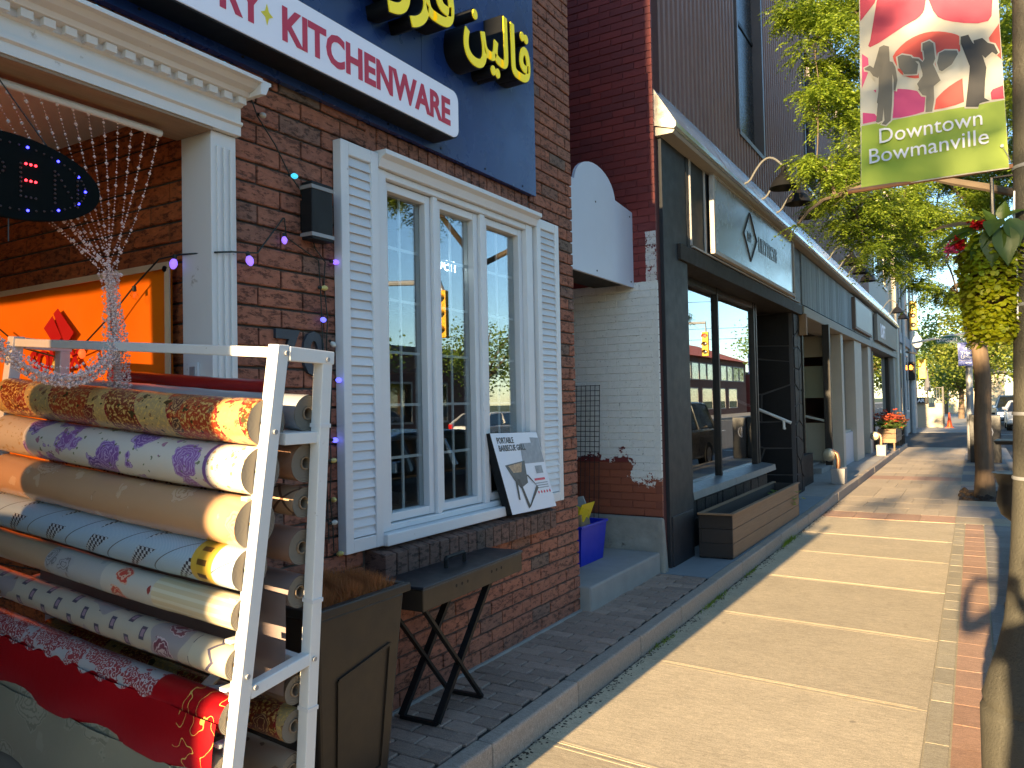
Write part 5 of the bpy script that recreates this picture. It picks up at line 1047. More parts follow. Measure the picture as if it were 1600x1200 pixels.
# entry side panel boxes
def gbox(y0, y1, lab):
    g = thing('grey_block', lab, 'block', (-2.05, (y0 + y1) / 2, 0), 'grey concrete blocks under the warm lamps')
    MB().hexa([(-2.165, y0, 0), (-1.955, y0, 0), (-1.955, y1, 0), (-2.165, y1, 0)], [(-2.175, y0, 0.27), (-1.945, y0, 0.27), (-1.945, y1, 0.27), (-2.175, y1, 0.27)]).build('block', M('block_grey', (0.30, 0.29, 0.28), 0.8), g, bevel=0.01)
    q = MB().tube([(-2.06, y0 + .06, .27), (-2.05, y0 + .06, .42), (-2.07, y0 + .06, .52), (-2.16, y0 + .06, .58)], 0.035, 10).build('pipe', COPPER, g, smooth=True)
    MB().lathe([(0.05, 0.0), (0.10, 0.02), (0.115, 0.08), (0.09, 0.13), (0.04, 0.15)], (-2.20, y0 - .02, .50), 16, 'y').build('valve_wheel', M('brass_face', (0.45, 0.40, 0.28), 0.35, metal=0.5), g, smooth=True)
gbox(14.3, 14.62, 'grey concrete block with a brass pipe fitting, nearer of the two'); gbox(21.5, 21.9, 'grey concrete block with a brass pipe fitting, farther of the two')

# ------------------------------------------------------------------ second shop (grey boards)
s2 = thing('board_shop', 'shop with weathered grey board fascia and black framed glass', 'building', (-4, 18, 0))
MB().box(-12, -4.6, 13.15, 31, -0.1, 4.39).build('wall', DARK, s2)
MB().box(-2.75, B2 + 0.0, 13.12, 22.75, 3.0, 4.02).build('fascia', BOARD, s2)
y = 13.14; k = 0
while y < 22.7:
    wd_ = 0.21 + 0.03 * rnd.random(); MB().box(B2 + 0.002, B2 + 0.018 + 0.004 * rnd.random(), y, min(y + wd_ - 0.012, 22.74), 3.03, 3.86).build('board', BOARD, s2); y += wd_
MB().box(-2.9, B2 + 0.05, 13.12, 22.76, 2.84, 2.998).build('lower_beam', TANB, s2, bevel=0.01)
MB().box(-4.5, -2.905, 13.12, 22.76, 2.86, 2.99).build('soffit', DKGREY2, s2)
MB().box(-2.42, -2.28, 13.02, 13.13, 2.52, 2.86).build('wood_corbel', WOOD, s2, bevel=0.004)
# window, door, posts
o = MB().box(-2.66, -2.60, 13.16, 13.22, 0.56, 2.84).box(-2.66, -2.60, 14.42, 14.52, 0.0, 2.84).build('shop_window', BLACK, s2)
MB().box(-2.635, -2.63, 13.22, 14.42, 0.56, 2.84).build('pane', GLASS2, o)
MB().box(-2.70, -2.50, 13.14, 14.55, -0.02, 0.52).build('stall_riser', FLAG, s2, bevel=0.004)
MB().box(-2.36, -2.24, 15.0, 15.12, 0.27, 2.84).build('post', BLACK, s2)
MB().box(-3.9, -2.9, 14.55, 17.9, -0.02, 0.13).build('entry_step', CONC, s2, bevel=0.01)
MB().box(-2.9, -2.62, 16.2, 17.9, -0.02, 0.10).build('entry_step', CONC, s2, bevel=0.01)
MB().box(-4.0, -2.62, 17.9, 18.0, 0.0, 0.95).build('side_panel', CREAM, s2); MB().box(-4.0, -2.62, 17.92, 17.99, 2.4, 2.86).build('side_head', CREAM, s2)
o = MB().box(-4.0, -3.94, 17.9, 18.0, 0.95, 2.4).box(-2.70, -2.62, 17.9, 18.0, 0.95, 2.4).box(-3.32, -3.26, 17.9, 18.0, 0.95, 2.4).build('side_window', CREAM, s2)
MB().box(-3.94, -2.70, 17.945, 17.95, 0.95, 2.4).build('pane', CLEAR, o)
MB().box(-4.5, -2.7, 20.9, 21.0, 0, 2.9).build('inner_wall', M('red_brown_wall', (0.16, 0.055, 0.035), 0.8, var=0.3, scale=3), s2)
MB().box(-4.6, -4.5, 13.2, 22.7, 0, 2.9).build('inner_wall', M('grey_inner', (0.13, 0.14, 0.13), 0.8), s2)
MB().box(-3.35, -2.78, 17.93, 17.944, 1.5, 2.2).build('menu_board', M('pale_notice', (0.34, 0.36, 0.27), 0.6, var=0.05), s2)
h = MB().tube([(-3.6, 17.6, 1.22), (-2.65, 17.6, 0.98)], 0.025, 8).build('handrail', RACKW, s2, smooth=True); MB().tube([(-2.72, 17.6, 1.0), (-2.72, 17.6, 0.10)], 0.02, 8).build('rail_post', RACKW, h)
for (a, c, nm) in ((17.45, 17.75, 'pilaster'), (19.6, 20.9, 'pilaster'), (22.3, 22.75, 'pilaster')):
    MB().box(-2.70, B2 - 0.005, a, c, 0.0, 2.84).build(nm, M('cream_paint', (0.50, 0.45, 0.37), 0.6, var=0.08), s2, bevel=0.006)
o = MB().box(-2.62, -2.56, 17.75, 17.8, 0.75, 2.84).box(-2.62, -2.56, 18.64, 18.7, 0.75, 2.84).box(-2.62, -2.50, 17.75, 19.6, 0.70, 0.75).build('shop_window', CREAM, s2)
MB().box(-2.595, -2.59, 17.8, 18.64, 0.75, 2.84).build('pane', GLASS2, o); MB().box(-2.595, -2.59, 18.7, 19.6, 0.75, 2.84).build('pane', GLASS2, o)
MB().box(-2.64, -2.46, 17.76, 19.6, 0.0, 0.70).build('stall_riser', M('white_riser', (0.5, 0.52, 0.55), 0.6), s2)
MB().box(-2.72, -2.6, 20.9, 21.5, 0.1, 2.84).build('door', BLACK, s2); o = MB().box(-2.62, -2.56, 21.5, 22.3, 0.5, 0.6).build('shop_window', CREAM, s2); MB().box(-2.6, -2.595, 21.5, 22.3, 0.6, 2.84).build('pane', GLASS2, o)
bs = thing('blank_sign', 'blank grey framed sign mounted on the weathered board fascia', 'sign', (B2, 20.8, 3.4))
MB().box(B2 + 0.02, B2 + 0.10, 19.1, 22.5, 3.08, 3.80).build('frame', M('brown_trim', (0.17, 0.12, 0.09), 0.6), bs); MB().box(B2 + 0.1005, B2 + 0.106, 19.2, 22.4, 3.13, 3.75).build('face', M('pale_sign', (0.42, 0.44, 0.42), 0.5, var=0.08), bs)
# third shop
s3 = thing('tan_shop', 'tan fronted shop with a black door frame at the end of the row', 'building', (-4, 27, 0))
MB().box(-2.75, B2 + 0.01, 22.80, 30.6, 3.0, 4.02).build('fascia', TANB, s3); MB().box(-2.8, B2 + 0.05, 22.80, 30.6, 2.86, 2.998).build('lower_beam', TANB, s3)
MB().box(-2.72, -2.40, 22.8, 23.3, 0, 2.86).build('pilaster', M('mauve_paint', (0.25, 0.20, 0.20), 0.6), s3); MB().box(-2.72, -2.38, 29.9, 30.6, 0, 2.86).build('pilaster', TANB, s3)
o = MB().box(-2.62, -2.50, 23.3, 23.6, 0.0, 2.86).box(-2.62, -2.5, 24.4, 24.75, 0.0, 2.86).box(-2.62, -2.5, 29.5, 29.9, 0, 2.86).box(-2.62, -2.50, 24.75, 29.5, 0, 0.45).build('shop_window', BLACK, s3)
MB().box(-2.57, -2.565, 23.6, 24.4, 0.1, 2.86).build('pane', GLASS2, o); MB().box(-2.57, -2.565, 24.75, 29.5, 0.45, 2.86).build('pane', GLASS2, o)
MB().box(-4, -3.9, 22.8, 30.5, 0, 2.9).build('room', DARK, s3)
ts = thing('shop_sign', 'tan shop sign with white lettering near the end of the row', 'sign', (B2, 26.5, 3.4))
MB().box(B2 + 0.03, B2 + 0.12, 23.6, 29.8, 3.08, 3.82).build('board', M('dark_tan', (0.24, 0.21, 0.17), 0.6), ts); text('LOFT', 'lettering', SIGNW, ts, (B2 + 0.126, 24.4, 3.22), (0, 1, 0), (0, 0, 1), 0.55, 0.006, 0.01)
# end buildings
s4 = thing('end_building', 'pale two storey building with deep eaves at the end of the row', 'building', (-5, 36, 0))
MB().box(-12, -2.50, 24.0, 30.8, 4.40, 8.6).box(-12, -2.46, 31.35, 43.5, -0.1, 8.3).build('wall', STUC, s4)
MB().box(-2.9, -2.30, 30.6, 31.35, -0.1, 8.9).build('corner_pier', CREAM, s4)
MB().box(-12, -1.75, 30.9, 44.2, 8.3, 8.55).build('eaves', STUC, s4)
for (y, z0, z1) in ((25.5, 5.2, 7.4), (28.2, 5.2, 7.4), (33.0, 5.0, 6.9), (35.6, 5.0, 6.9), (38.2, 5.0, 6.9), (40.8, 5.0, 6.9), (33.2, 0.9, 3.2), (36.4, 0.9, 3.2), (40, 0.9, 3.2)):
    xf = -2.50 if y < 30 else -2.46
    o = MB().box(xf, xf + 0.04, y - .06, y + 1.26, z0 - .08, z0).box(xf, xf + 0.04, y - .06, y + 1.26, z1, z1 + .12).box(xf, xf + .03, y - .06, y, z0, z1).box(xf, xf + .03, y + 1.2, y + 1.26, z0, z1).build('window', WHITE, s4); MB().box(xf + 0.002, xf + 0.012, y, y + 1.2, z0, z1).build('pane', GLASS2, o)
MB().box(-2.46, -2.38, 31.4, 43.4, 3.6, 4.0).build('string_course', M('blue_grey_trim', (0.25, 0.28, 0.33), 0.7), s4)
for i, (y, x) in enumerate(((31.8, -2.36), (34.4, -2.36))): tag(MB().tube([(x, y, -0.1), (x, y, 7.8)], 0.06, 8).build('downpipe', GREYP if i else M('mauve_pipe', (0.22, 0.16, 0.15), 0.6), smooth=True), ('mauve' if not i else 'grey') + ' downpipe on the pale end building', 'downpipe', 'downpipes on the end building')
bp2 = thing('flower_planter', 'wooden planter of red and orange flowers inside black rails', 'planter', (-2.1, 24.2, 0))
for k in range(3): MB().box(-2.32, -1.90, 23.55, 23.59, 0.22 + k * .13, 0.34 + k * .13).build('plank', WOOD, bp2)
for k in range(3): MB().box(-1.92, -1.88, 23.60, 25.6, 0.22 + k * .13, 0.34 + k * .13).build('plank', WOOD, bp2)
MB().box(-2.30, -1.93, 23.6, 25.6, .24, .58).build('soil', DIRT, bp2); MB().box(-2.32, -2.28, 23.55, 23.6, 0, .22).box(-1.94, -1.90, 23.55, 23.6, 0, .22).build('feet', WOOD, bp2)
q = MB()
for y in (25.9, 26.5, 27.1): q.beam((-1.93, y, 0), (-1.93, y, 0.72), .045, .045)
q.beam((-1.93, 25.9, .72), (-1.93, 27.1, .72), .04, .04); q.beam((-1.93, 25.9, .3), (-1.93, 27.1, .3), .03, .03); tag(q.build('railing', IRON), 'short black railing beside the flower planter', 'railing')
rs = np.random.RandomState(6)
def blob(n, c, s, rs): return np.array(c) + rs.normal(0, 1, (n, 3)) * np.array(s)
bigmesh('leaves', frond_arr(blob(420, (-2.1, 24.4, .70), (.14, .55, .06), rs), rdir(420, rs, (0, .9)), .14, 4, (.06, .03), .3, 2), 4, MAPLE, bp2); bigmesh('flowers', frond_arr(blob(300, (-2.1, 24.6, .86), (.15, .6, .08), rs), rdir(300, rs, (-.2, .9)), .06, 3, (.06, .045), .3, 3), 4, M('orange_red_petal', (0.40, 0.06, 0.02), 0.7), bp2)
nt_ = thing('bistro_planter', 'second planter of orange flowers behind the black railing', 'planter', (-2.1, 27, 0)); MB().box(-2.3, -1.98, 26.1, 27.3, 0, .55).build('body', WOOD, nt_); bigmesh('flowers', frond_arr(blob(260, (-2.12, 26.7, .72), (.12, .4, .10), rs), rdir(260, rs, (-.2, .9)), .08, 3, (.06, .045), .3, 4), 4, M('rust_petal', (0.5, 0.16, 0.03), 0.6), nt_)

# ------------------------------------------------------------------ junction: poles, signals, signs, walls, bins, cone
def signal(name, lab, p, h=0.95, face=-1, lit=None, grp='traffic signals at the junction', hoodz=0.20, wdt=.30):
    g = thing(name, lab, 'traffic light', p, grp); x, y, z = p
    MB().box(x - wdt / 2, x + wdt / 2, y, y + .16, z, z + h).build('housing', SIGY, g, bevel=0.02)
    for k in range(3):
        zz = z + h * (k + .5) / 3
        MB().lathe([(0.105, 0), (0.09, face * .01), (0.02, face * .02)], (x, y + (0 if face < 0 else .16), zz), 14, 'y').build('lens', SIGR if lit == k else LENSD, g)
        q = MB(); n = 9; Y = y + (0 if face < 0 else .16)
        V = []
        for i in range(n + 1):
            t = math.pi * (-0.1 + 1.2 * i / n); V += [(x + .125 * math.cos(t), Y, zz + .125 * math.sin(t)), (x + .125 * math.cos(t), Y + face * hoodz, zz + .125 * math.sin(t) - .03)]
        q.add(V, [(2 * i, 2 * i + 1, 2 * i + 3, 2 * i + 2) for i in range(n)]); q.build('visor', SIGY, g, smooth=True)
    return g
pz = thing('signal_pole', 'grey metal pole carrying the far traffic signals beside the end building', 'pole', (-2.45, 38.5, -.15))
MB().tube([(-2.35, 38.5, -.15), (-2.35, 38.5, 5.2)], [.11, .09], 12).build('pole', GREYP, pz, smooth=True); MB().tube([(-2.35, 38.5, 5.0), (-2.2, 38.5, 5.1)], .03, 8).build('arm', GREYP, pz)
signal('traffic_signal', 'yellow traffic signal hanging high beside the end building', (-2.2, 38.2, 4.42), 1.25)
signal('traffic_signal', 'yellow traffic signal seen side on beside the orange hand signal', (-1.92, 38.3, 2.25), .85, 1)
hs = thing('pedestrian_signal', 'black pedestrian signal with a lit orange hand', 'pedestrian signal', (-2.33, 38.2, 2.2))
MB().box(-2.5, -2.2, 38.15, 38.4, 2.2, 3.0).build('housing', BLKP, hs, bevel=0.01)
q = MB().box(-2.40, -2.30, 38.14, 38.15, 2.66, 2.78)
for k in range(4): q.box(-2.405 + k * .027, -2.387 + k * .027, 38.14, 38.15, 2.78, 2.85 + (.02 if k in (1, 2) else 0))
q.beam((-2.30, 38.145, 2.70), (-2.27, 38.145, 2.77), .02, .02); q.build('hand_symbol', HAND, hs)
lp = thing('globe_lamp', 'street lamp with a frosted acorn globe on the end building corner', 'street lamp', (-1.95, 36, 3.3))
MB().tube([(-2.40, 36, 3.35), (-2.0, 36, 3.25), (-1.95, 36, 3.45)], .035, 8).build('bracket', IRON, lp, smooth=True); MB().lathe([(.05, 3.42), (.12, 3.45), (.09, 3.5)], (-1.95, 36, 0), 12).build('cup', IRON, lp)
MB().lathe([(.09, 3.5), (.19, 3.62), (.20, 3.78), (.13, 3.95), (.05, 4.05), (.01, 4.15)], (-1.95, 36, 0), 16).build('globe', GLOBE, lp, smooth=True)
sp = thing('sign_pole', 'tall grey pole with the street name and blue direction signs', 'pole', (-.10, 22.3, -.13))
MB().tube([(-.10, 22.3, -.13), (-.08, 22.3, 3.3)], [.085, .075], 14).build('pole', GREYP, sp, smooth=True); MB().tube([(-.08, 22.3, 3.05), (-.6, 22.3, 2.98), (-1.35, 22.3, 2.86)], .03, 8).build('arm', RACKW, sp, smooth=True)
dv = thing('street_sign', 'green street name sign reading division street', 'sign', (-.4, 22.1, 2.85)); MB().box(-.78, -.13, 22.10, 22.115, 2.80, 2.985).build('plate', GRNS, dv); text('DIVISION  ST', 'lettering', PRINTW, dv, (-.765, 22.095, 2.84), (1, 0, 0), (0, 0, 1), .135, .001, .002, sx=.80)
bl_ = thing('street_sign', 'blue direction sign with a white church emblem and arrow behind the tree trunk', 'sign', (-.1, 22.0, 2.25)); MB().box(-.31, .16, 22.02, 22.035, 2.22, 2.80).build('plate', BLUS, bl_)
text('Trinity', 'lettering', PRINTW, bl_, (-.25, 22.015, 2.50), (1, 0, 0), (0, 0, 1), .115, .001, .003); text('United', 'lettering', PRINTW, bl_, (-.25, 22.015, 2.40), (1, 0, 0), (0, 0, 1), .115, .001, .003)
q = MB().beam((-.02, 22.014, 2.29), (-.12, 22.014, 2.29), .004, .02).prism([(-.12, 2.265), (-.16, 2.29), (-.12, 2.315)], 'y', 22.012, 22.016).prism([(-.30, 2.355), (.15, 2.355), (.15, 2.362), (-.30, 2.362)], 'y', 22.012, 22.016)
q.prism([(-.14, 2.62), (-.14, 2.70), (-.10, 2.74), (-.06, 2.70), (-.06, 2.62), (-.075, 2.62), (-.075, 2.69), (-.10, 2.715), (-.125, 2.69), (-.125, 2.62)], 'y', 22.012, 22.016); q.build('church_emblem', PRINTW, bl_, kind='stuff')
cw = thing('garden_wall', 'pale concrete wall with black iron railings beyond the side street', 'wall', (-2, 45, 0))
MB().box(-6, -1.40, 45, 45.3, -.2, 1.12).build('concrete', M('pale_concrete', (0.42, 0.37, 0.28), .9, var=.12, scale=2), cw)
q = MB()
for k in range(13): q.beam((-2.9 + k * .125, 45.1, 1.12), (-2.9 + k * .125, 45.1, 1.9), .02, .02)
q.beam((-2.9, 45.1, 1.9), (-1.38, 45.1, 1.9), .035, .035); q.beam((-1.36, 45.1, -.1), (-1.36, 45.1, 1.95), .07, .07); q.build('railing', IRON, cw)
bx = thing('black_crate', 'black box with white letters behind the iron railings', 'box', (-2.4, 44.9, 1.12)); MB().box(-2.75, -2.05, 44.75, 44.95, 1.12, 1.42).build('body', BLKP, bx); text('AR', 'lettering', PRINTW, bx, (-2.5, 44.745, 1.18), (1, 0, 0), (0, 0, 1), .24, .002, .01)
um = thing('patio_umbrella', 'closed dark patio umbrella behind the railings', 'umbrella', (-2.2, 46, 1)); MB().tube([(-2.1, 46, .2), (-2.1, 46, 3.0)], .025, 6).build('pole', IRON, um); MB().lathe([(.02, 3.0), (.10, 2.3), (.16, 1.8), (.10, 1.75)], (-2.1, 46, 0), 8).build('canopy', CLOTHG, um)
cn = thing('traffic_cone', 'orange traffic cone at the far side of the crossing', 'cone', (-1.1, 44.5, -.135)); MB().box(-1.28, -.92, 44.32, 44.68, -.135, -.10).build('base', CONE, cn); MB().lathe([(.13, -.10), (.03, .62)], (-1.1, 44.5, 0), 14).build('cone', CONE, cn, smooth=True); MB().lathe([(.092, .16), (.062, .34)], (-1.1, 44.5, 0), 14).build('white_collar', PRINTW, cn, smooth=True)
wb = thing('waste_bin', 'black and grey panelled waste bin behind the tree', 'bin', (.1, 21.6, -.13))
MB().box(-.12, .14, 21.6, 22.1, -.13, 1.02).build('cabinet', IRON, wb, bevel=.01); MB().box(.16, .52, 21.55, 22.05, -.13, 1.0).build('cabinet', M('bin_grey', (.07, .07, .07), .5), wb, bevel=.01)
MB().tube([(.26, 21.54, .45), (.33, 21.54, .5), (.36, 21.54, .6), (.33, 21.54, .7), (.26, 21.54, .74), (.26, 21.54, .45)], .012, 6).build('loop_mark', PRINTW, wb)
# black ash stand beside the lamppost
ab = thing('litter_stand', 'black cast iron urn litter stand behind the lamppost', 'bin', (.27, 7.0, -.13))
MB().lathe([(.12, -.13), (.12, -.10), (.09, -.05), (.05, .0), (.035, .06), (.03, .35), (.035, .50), (.06, .53)], (.27, 7.0, 0), 16).build('pedestal', IRON, ab, smooth=True)
MB().lathe([(.06, .53), (.12, .58), (.15, .68), (.13, .80), (.16, .88), (.175, .90), (.15, .90)], (.27, 7.0, 0), 18).build('bowl', IRON, ab, smooth=True)
MB().tube([(.27, 7.0, .85), (.27, 7.0, 1.12)], .03, 8).build('stem', IRON, ab); MB().hexa([(.13, 6.85, 1.12), (.42, 6.85, 1.12), (.42, 7.15, 1.12), (.16, 7.15, 1.12)], [(.11, 6.83, 1.15), (.44, 6.83, 1.15), (.44, 7.17, 1.15), (.14, 7.17, 1.15)]).build('tray', IRON, ab, bevel=.006)
for z, zz, lb in ((5.05, 5.35, 'thin overhead cable crossing beside the hanging yellow signal'), (6.3, 6.9, 'highest of the thin cables over the side street'), (4.6, 4.7, 'lowest of the thin cables over the side street')): tag(MB().tube([(-2.5 + k * 2, 40 + .3 * math.sin(k), z + .05 * (k - 3) ** 2 * .1 + (zz - z) * k / 8) for k in range(9)], .012, 5).build('overhead_cable', IRON), lb, 'cable', 'overhead cables')

# ------------------------------------------------------------------ lamppost with banner and hanging basket
lm = thing('lamppost', 'olive grey concrete lamppost with a flared base at the right edge', 'lamppost', (.235, 3.75, -.13))
cx = lambda z: .232 + (z - 1.2) * .006
PR = [(-.14, .245), (.22, .245), (.24, .232), (.27, .238), (.30, .228), (.36, .212), (.45, .183), (.58, .152), (.76, .131), (.90, .121), (1.15, .107), (1.6, .094), (2.3, .078), (3.2, .058), (4.6, .052)]
MB().tube([(cx(z), 3.75, z) for z, r in PR], [r for z, r in PR], 10 if 0 else 20).build('shaft', POLEM, lm, smooth=True)
for z in (1.16, 1.42, 1.86, 2.05, 2.42, 3.12): MB().lathe([(max(r_, .05) + .004, z - .008), (max(r_, .05) + .006, z), (max(r_, .05) + .004, z + .008)] if False else [(np.interp(z, [p[0] for p in PR], [p[1] for p in PR]) + .003, z - .007), (np.interp(z, [p[0] for p in PR], [p[1] for p in PR]) + .005, z), (np.interp(z, [p[0] for p in PR], [p[1] for p in PR]) + .003, z + .007)], (cx(z), 3.75, 0), 20).build('strap', GREYP, lm, smooth=True)
for z in (2.435, 4.0): MB().tube([(cx(z), 3.75, z), (-.46, 3.75, z - .006)], .011, 8).build('banner_arm', COPPER, lm, smooth=True)
bn = thing('street_banner', 'street banner reading downtown bowmanville over a green band with pink petals', 'banner', (-.12, 3.75, 3.0))
def bxz(x, z): return (x, 3.742 + .006 * math.sin(x * 9 + z * 2) + .004 * math.sin(z * 5), z)
def edge(z): return -.406 + (z - 2.43) * .021, .152 - (z - 2.43) * .022
v = []; f = []; NX, NZ = 24, 48
for i in range(NX + 1):
    for k in range(NZ + 1):
        z = 2.425 + 1.57 * k / NZ; l, r = edge(z); v.append(bxz(l + (r - l) * i / NX, z))
f = [(i * (NZ + 1) + k, (i + 1) * (NZ + 1) + k, (i + 1) * (NZ + 1) + k + 1, i * (NZ + 1) + k + 1) for i in range(NX) for k in range(NZ)]
clothc = leafmat('banner_cloth', (.66, .62, .50), (.68, .64, .52), .15, .6)
MB().add(v, f).build('cloth', clothc, bn, smooth=True)
def flat(P, d, mat, nm, holes=False):
    """flat print following the cloth: fine triangulated polygon set d metres in front of it"""
    bm = bmesh.new(); vs = [bm.verts.new((p[0], 0, p[1])) for p in P]; fc = bm.faces.new(vs); bmesh.ops.triangulate(bm, faces=[fc])
    for _ in range(4):
        es = [e for e in bm.edges if e.calc_length() > .025]
        if es: bmesh.ops.subdivide_edges(bm, edges=es, cuts=1); bmesh.ops.triangulate(bm, faces=[f_ for f_ in bm.faces if len(f_.verts) > 3])
    me = bpy.data.meshes.new(nm)
    for v_ in bm.verts: q = bxz(v_.co.x, v_.co.z); v_.co = Vector((q[0], q[1] - d, q[2])) - OFF[bn.name]
    bm.to_mesh(me); bm.free(); me.materials.append(mat); o = bpy.data.objects.new(nm, me); col.objects.link(o); o.parent = bn; return o
def smooth(P, n=4):
    m = len(P); out = []
    for i in range(m):
        p0, p1, p2, p3 = P[i - 1], P[i], P[(i + 1) % m], P[(i + 2) % m]
        for k in range(n):
            t = k / n; out.append(tuple(.5 * (2 * p1[j] + (p2[j] - p0[j]) * t + (2 * p0[j] - 5 * p1[j] + 4 * p2[j] - p3[j]) * t * t + (3 * p1[j] - p0[j] - 3 * p2[j] + p3[j]) * t ** 3) for j in (0, 1)))
    return out
def grow(P, e):
    a = sum(P[i][0] * P[(i + 1) % len(P)][1] - P[(i + 1) % len(P)][0] * P[i][1] for i in range(len(P))); s = 1 if a > 0 else -1; out = []
    for i in range(len(P)):
        d = Vector((P[(i + 1) % len(P)][0] - P[i - 1][0], P[(i + 1) % len(P)][1] - P[i - 1][1])).normalized(); out.append((P[i][0] + d.y * e * s, P[i][1] - d.x * e * s))
    return out
def cl(c, t=.15): return leafmat('print_ink', c, tuple(min(1, k * 1.08) for k in c), t, .55)
PK, RD, CR = cl((.62, .05, .20)), cl((.68, .07, .05)), cl((.50, .02, .07)); GN = cl((.34, .46, .035)); FIG = cl((.17, .155, .12)); FIGD = cl((.02, .02, .022))
PETS = {'A': ([(-.384, 3.33), (-.30, 3.33), (-.325, 3.25), (-.386, 3.185)], CR), 'B': ([(-.288, 3.33), (-.13, 3.33), (-.128, 3.19), (-.15, 3.14), (-.212, 3.114), (-.35, 3.059), (-.335, 3.128)], CR),
 'C': ([(-.112, 3.33), (.11, 3.33), (.11, 3.15), (.098, 3.055), (-.03, 3.085), (-.10, 3.15)], CR), 'D': ([(-.261, 2.994), (-.205, 3.046), (-.131, 3.064), (-.059, 3.048), (-.001, 3.012), (.002, 2.964), (-.063, 2.907), (-.153, 2.873), (-.218, 2.898), (-.25, 2.943)], RD),
 'E': ([(.136, 3.035), (.14, 2.883), (.108, 2.927), (.098, 2.984)], RD), 'F': ([(-.384, 3.039), (-.36, 3.014), (-.357, 2.96), (-.389, 2.885)], PK), 'G': ([(-.342, 2.865), (-.236, 2.845), (-.155, 2.808), (-.132, 2.747), (-.141, 2.725), (-.27, 2.724), (-.288, 2.81)], PK),
 'H': ([(-.108, 2.76), (-.05, 2.812), (.029, 2.843), (.035, 2.801), (.01, 2.736), (-.113, 2.724)], RD), 'I': ([(.142, 2.775), (.143, 2.719), (.079, 2.725), (.105, 2.765)], CR), 'J': ([(-.389, 2.775), (-.341, 2.759), (-.321, 2.726), (-.39, 2.724)], PK)}
for k, (P, m_) in PETS.items(): flat(smooth(P, 3) if k not in ('E', 'F', 'I', 'J', 'A') else P, .002, m_, 'petal_print')
flat([(-.396, 2.716), (.145, 2.713), (.151, 2.43), (-.405, 2.43)], .002, GN, 'green_band')
flat([(-.396, 2.719), (.145, 2.716), (.145, 2.712), (-.396, 2.715)], .003, clothc, 'white_line')
chef = [(-.312, 3.047), (-.295, 3.052), (-.274, 3.04), (-.278, 3.026), (-.281, 2.996), (-.278, 2.977), (-.262, 2.969), (-.251, 2.942), (-.245, 2.885), (-.255, 2.838), (-.261, 2.846), (-.26, 2.889), (-.265, 2.921), (-.267, 2.829), (-.27, 2.78), (-.277, 2.714), (-.297, 2.698), (-.314, 2.706), (-.302, 2.719), (-.298, 2.774), (-.303, 2.775), (-.31, 2.72), (-.327, 2.715), (-.336, 2.72), (-.321, 2.729), (-.325, 2.798), (-.33, 2.806), (-.317, 2.884), (-.312, 2.935), (-.322, 2.913), (-.341, 2.927), (-.354, 2.952), (-.374, 2.963), (-.376, 2.97), (-.353, 2.977), (-.337, 2.96), (-.343, 2.949), (-.321, 2.934), (-.306, 2.968), (-.305, 2.999), (-.31, 3.031)]
woman = [(-.144, 3.019), (-.118, 3.024), (-.103, 3.008), (-.106, 2.973), (-.098, 2.941), (-.107, 2.919), (-.081, 2.843), (-.109, 2.823), (-.107, 2.768), (-.11, 2.751), (-.116, 2.716), (-.142, 2.719), (-.126, 2.73), (-.125, 2.784), (-.151, 2.796), (-.166, 2.824), (-.16, 2.835), (-.17, 2.849), (-.143, 2.885), (-.137, 2.913), (-.147, 2.917), (-.162, 2.945), (-.183, 2.953), (-.183, 2.965), (-.162, 2.957), (-.146, 2.938), (-.135, 2.956), (-.129, 2.976), (-.145, 2.989)]
bagl = [(-.242, 2.986), (-.225, 2.991), (-.191, 2.976), (-.163, 2.933), (-.169, 2.892), (-.217, 2.903), (-.219, 2.922), (-.211, 2.932), (-.238, 2.939)]; bagr = [(-.083, 2.961), (-.062, 2.968), (-.018, 2.957), (-.014, 2.941), (-.038, 2.902), (-.075, 2.881), (-.085, 2.889), (-.092, 2.921)]
man = [(-.002, 3.012), (.026, 3.014), (.033, 2.994), (.04, 2.977), (.064, 2.941), (.075, 2.909), (.086, 2.86), (.08, 2.808), (.075, 2.734), (.094, 2.718), (.07, 2.717), (.057, 2.714), (.051, 2.745), (.047, 2.708), (.052, 2.701), (.007, 2.71), (.018, 2.729), (.035, 2.801), (.032, 2.861), (.014, 2.931), (.01, 2.973), (-.002, 2.982)]; sax = [(.043, 2.985), (.075, 2.988), (.094, 2.963), (.116, 2.951), (.129, 2.913), (.122, 2.906), (.108, 2.921), (.083, 2.901), (.068, 2.923), (.049, 2.945)]
for nm, P, m_ in (('chef_figure', chef, FIG), ('shopper_figure', woman, FIG), ('bag_print', bagl, FIG), ('bag_print', bagr, FIG), ('musician_figure', man, FIGD), ('saxophone_print', sax, FIGD)):
    flat(grow(P, .0065), .0040, clothc, 'white_outline'); flat(P, .0060, m_, nm)
text('Downtown', 'lettering', PRINTW, bn, (-.330, 3.731, 2.618), (1, 0, .01), (0, 0, 1), .094, .0008, .0001, sx=.92); text('Bowmanville', 'lettering', PRINTW, bn, (-.373, 3.731, 2.535), (1, 0, .01), (0, 0, 1), .094, .0008, .0001, sx=.96)
MB().tube([(.135, 3.735, 2.51), (.16, 3.735, 2.45)], .0015, 5).lathe([(.007, 0), (.007, -.004)], (.130, 3.733, 2.52), 10, 'y').build('grommet_tie', GREYP, bn)

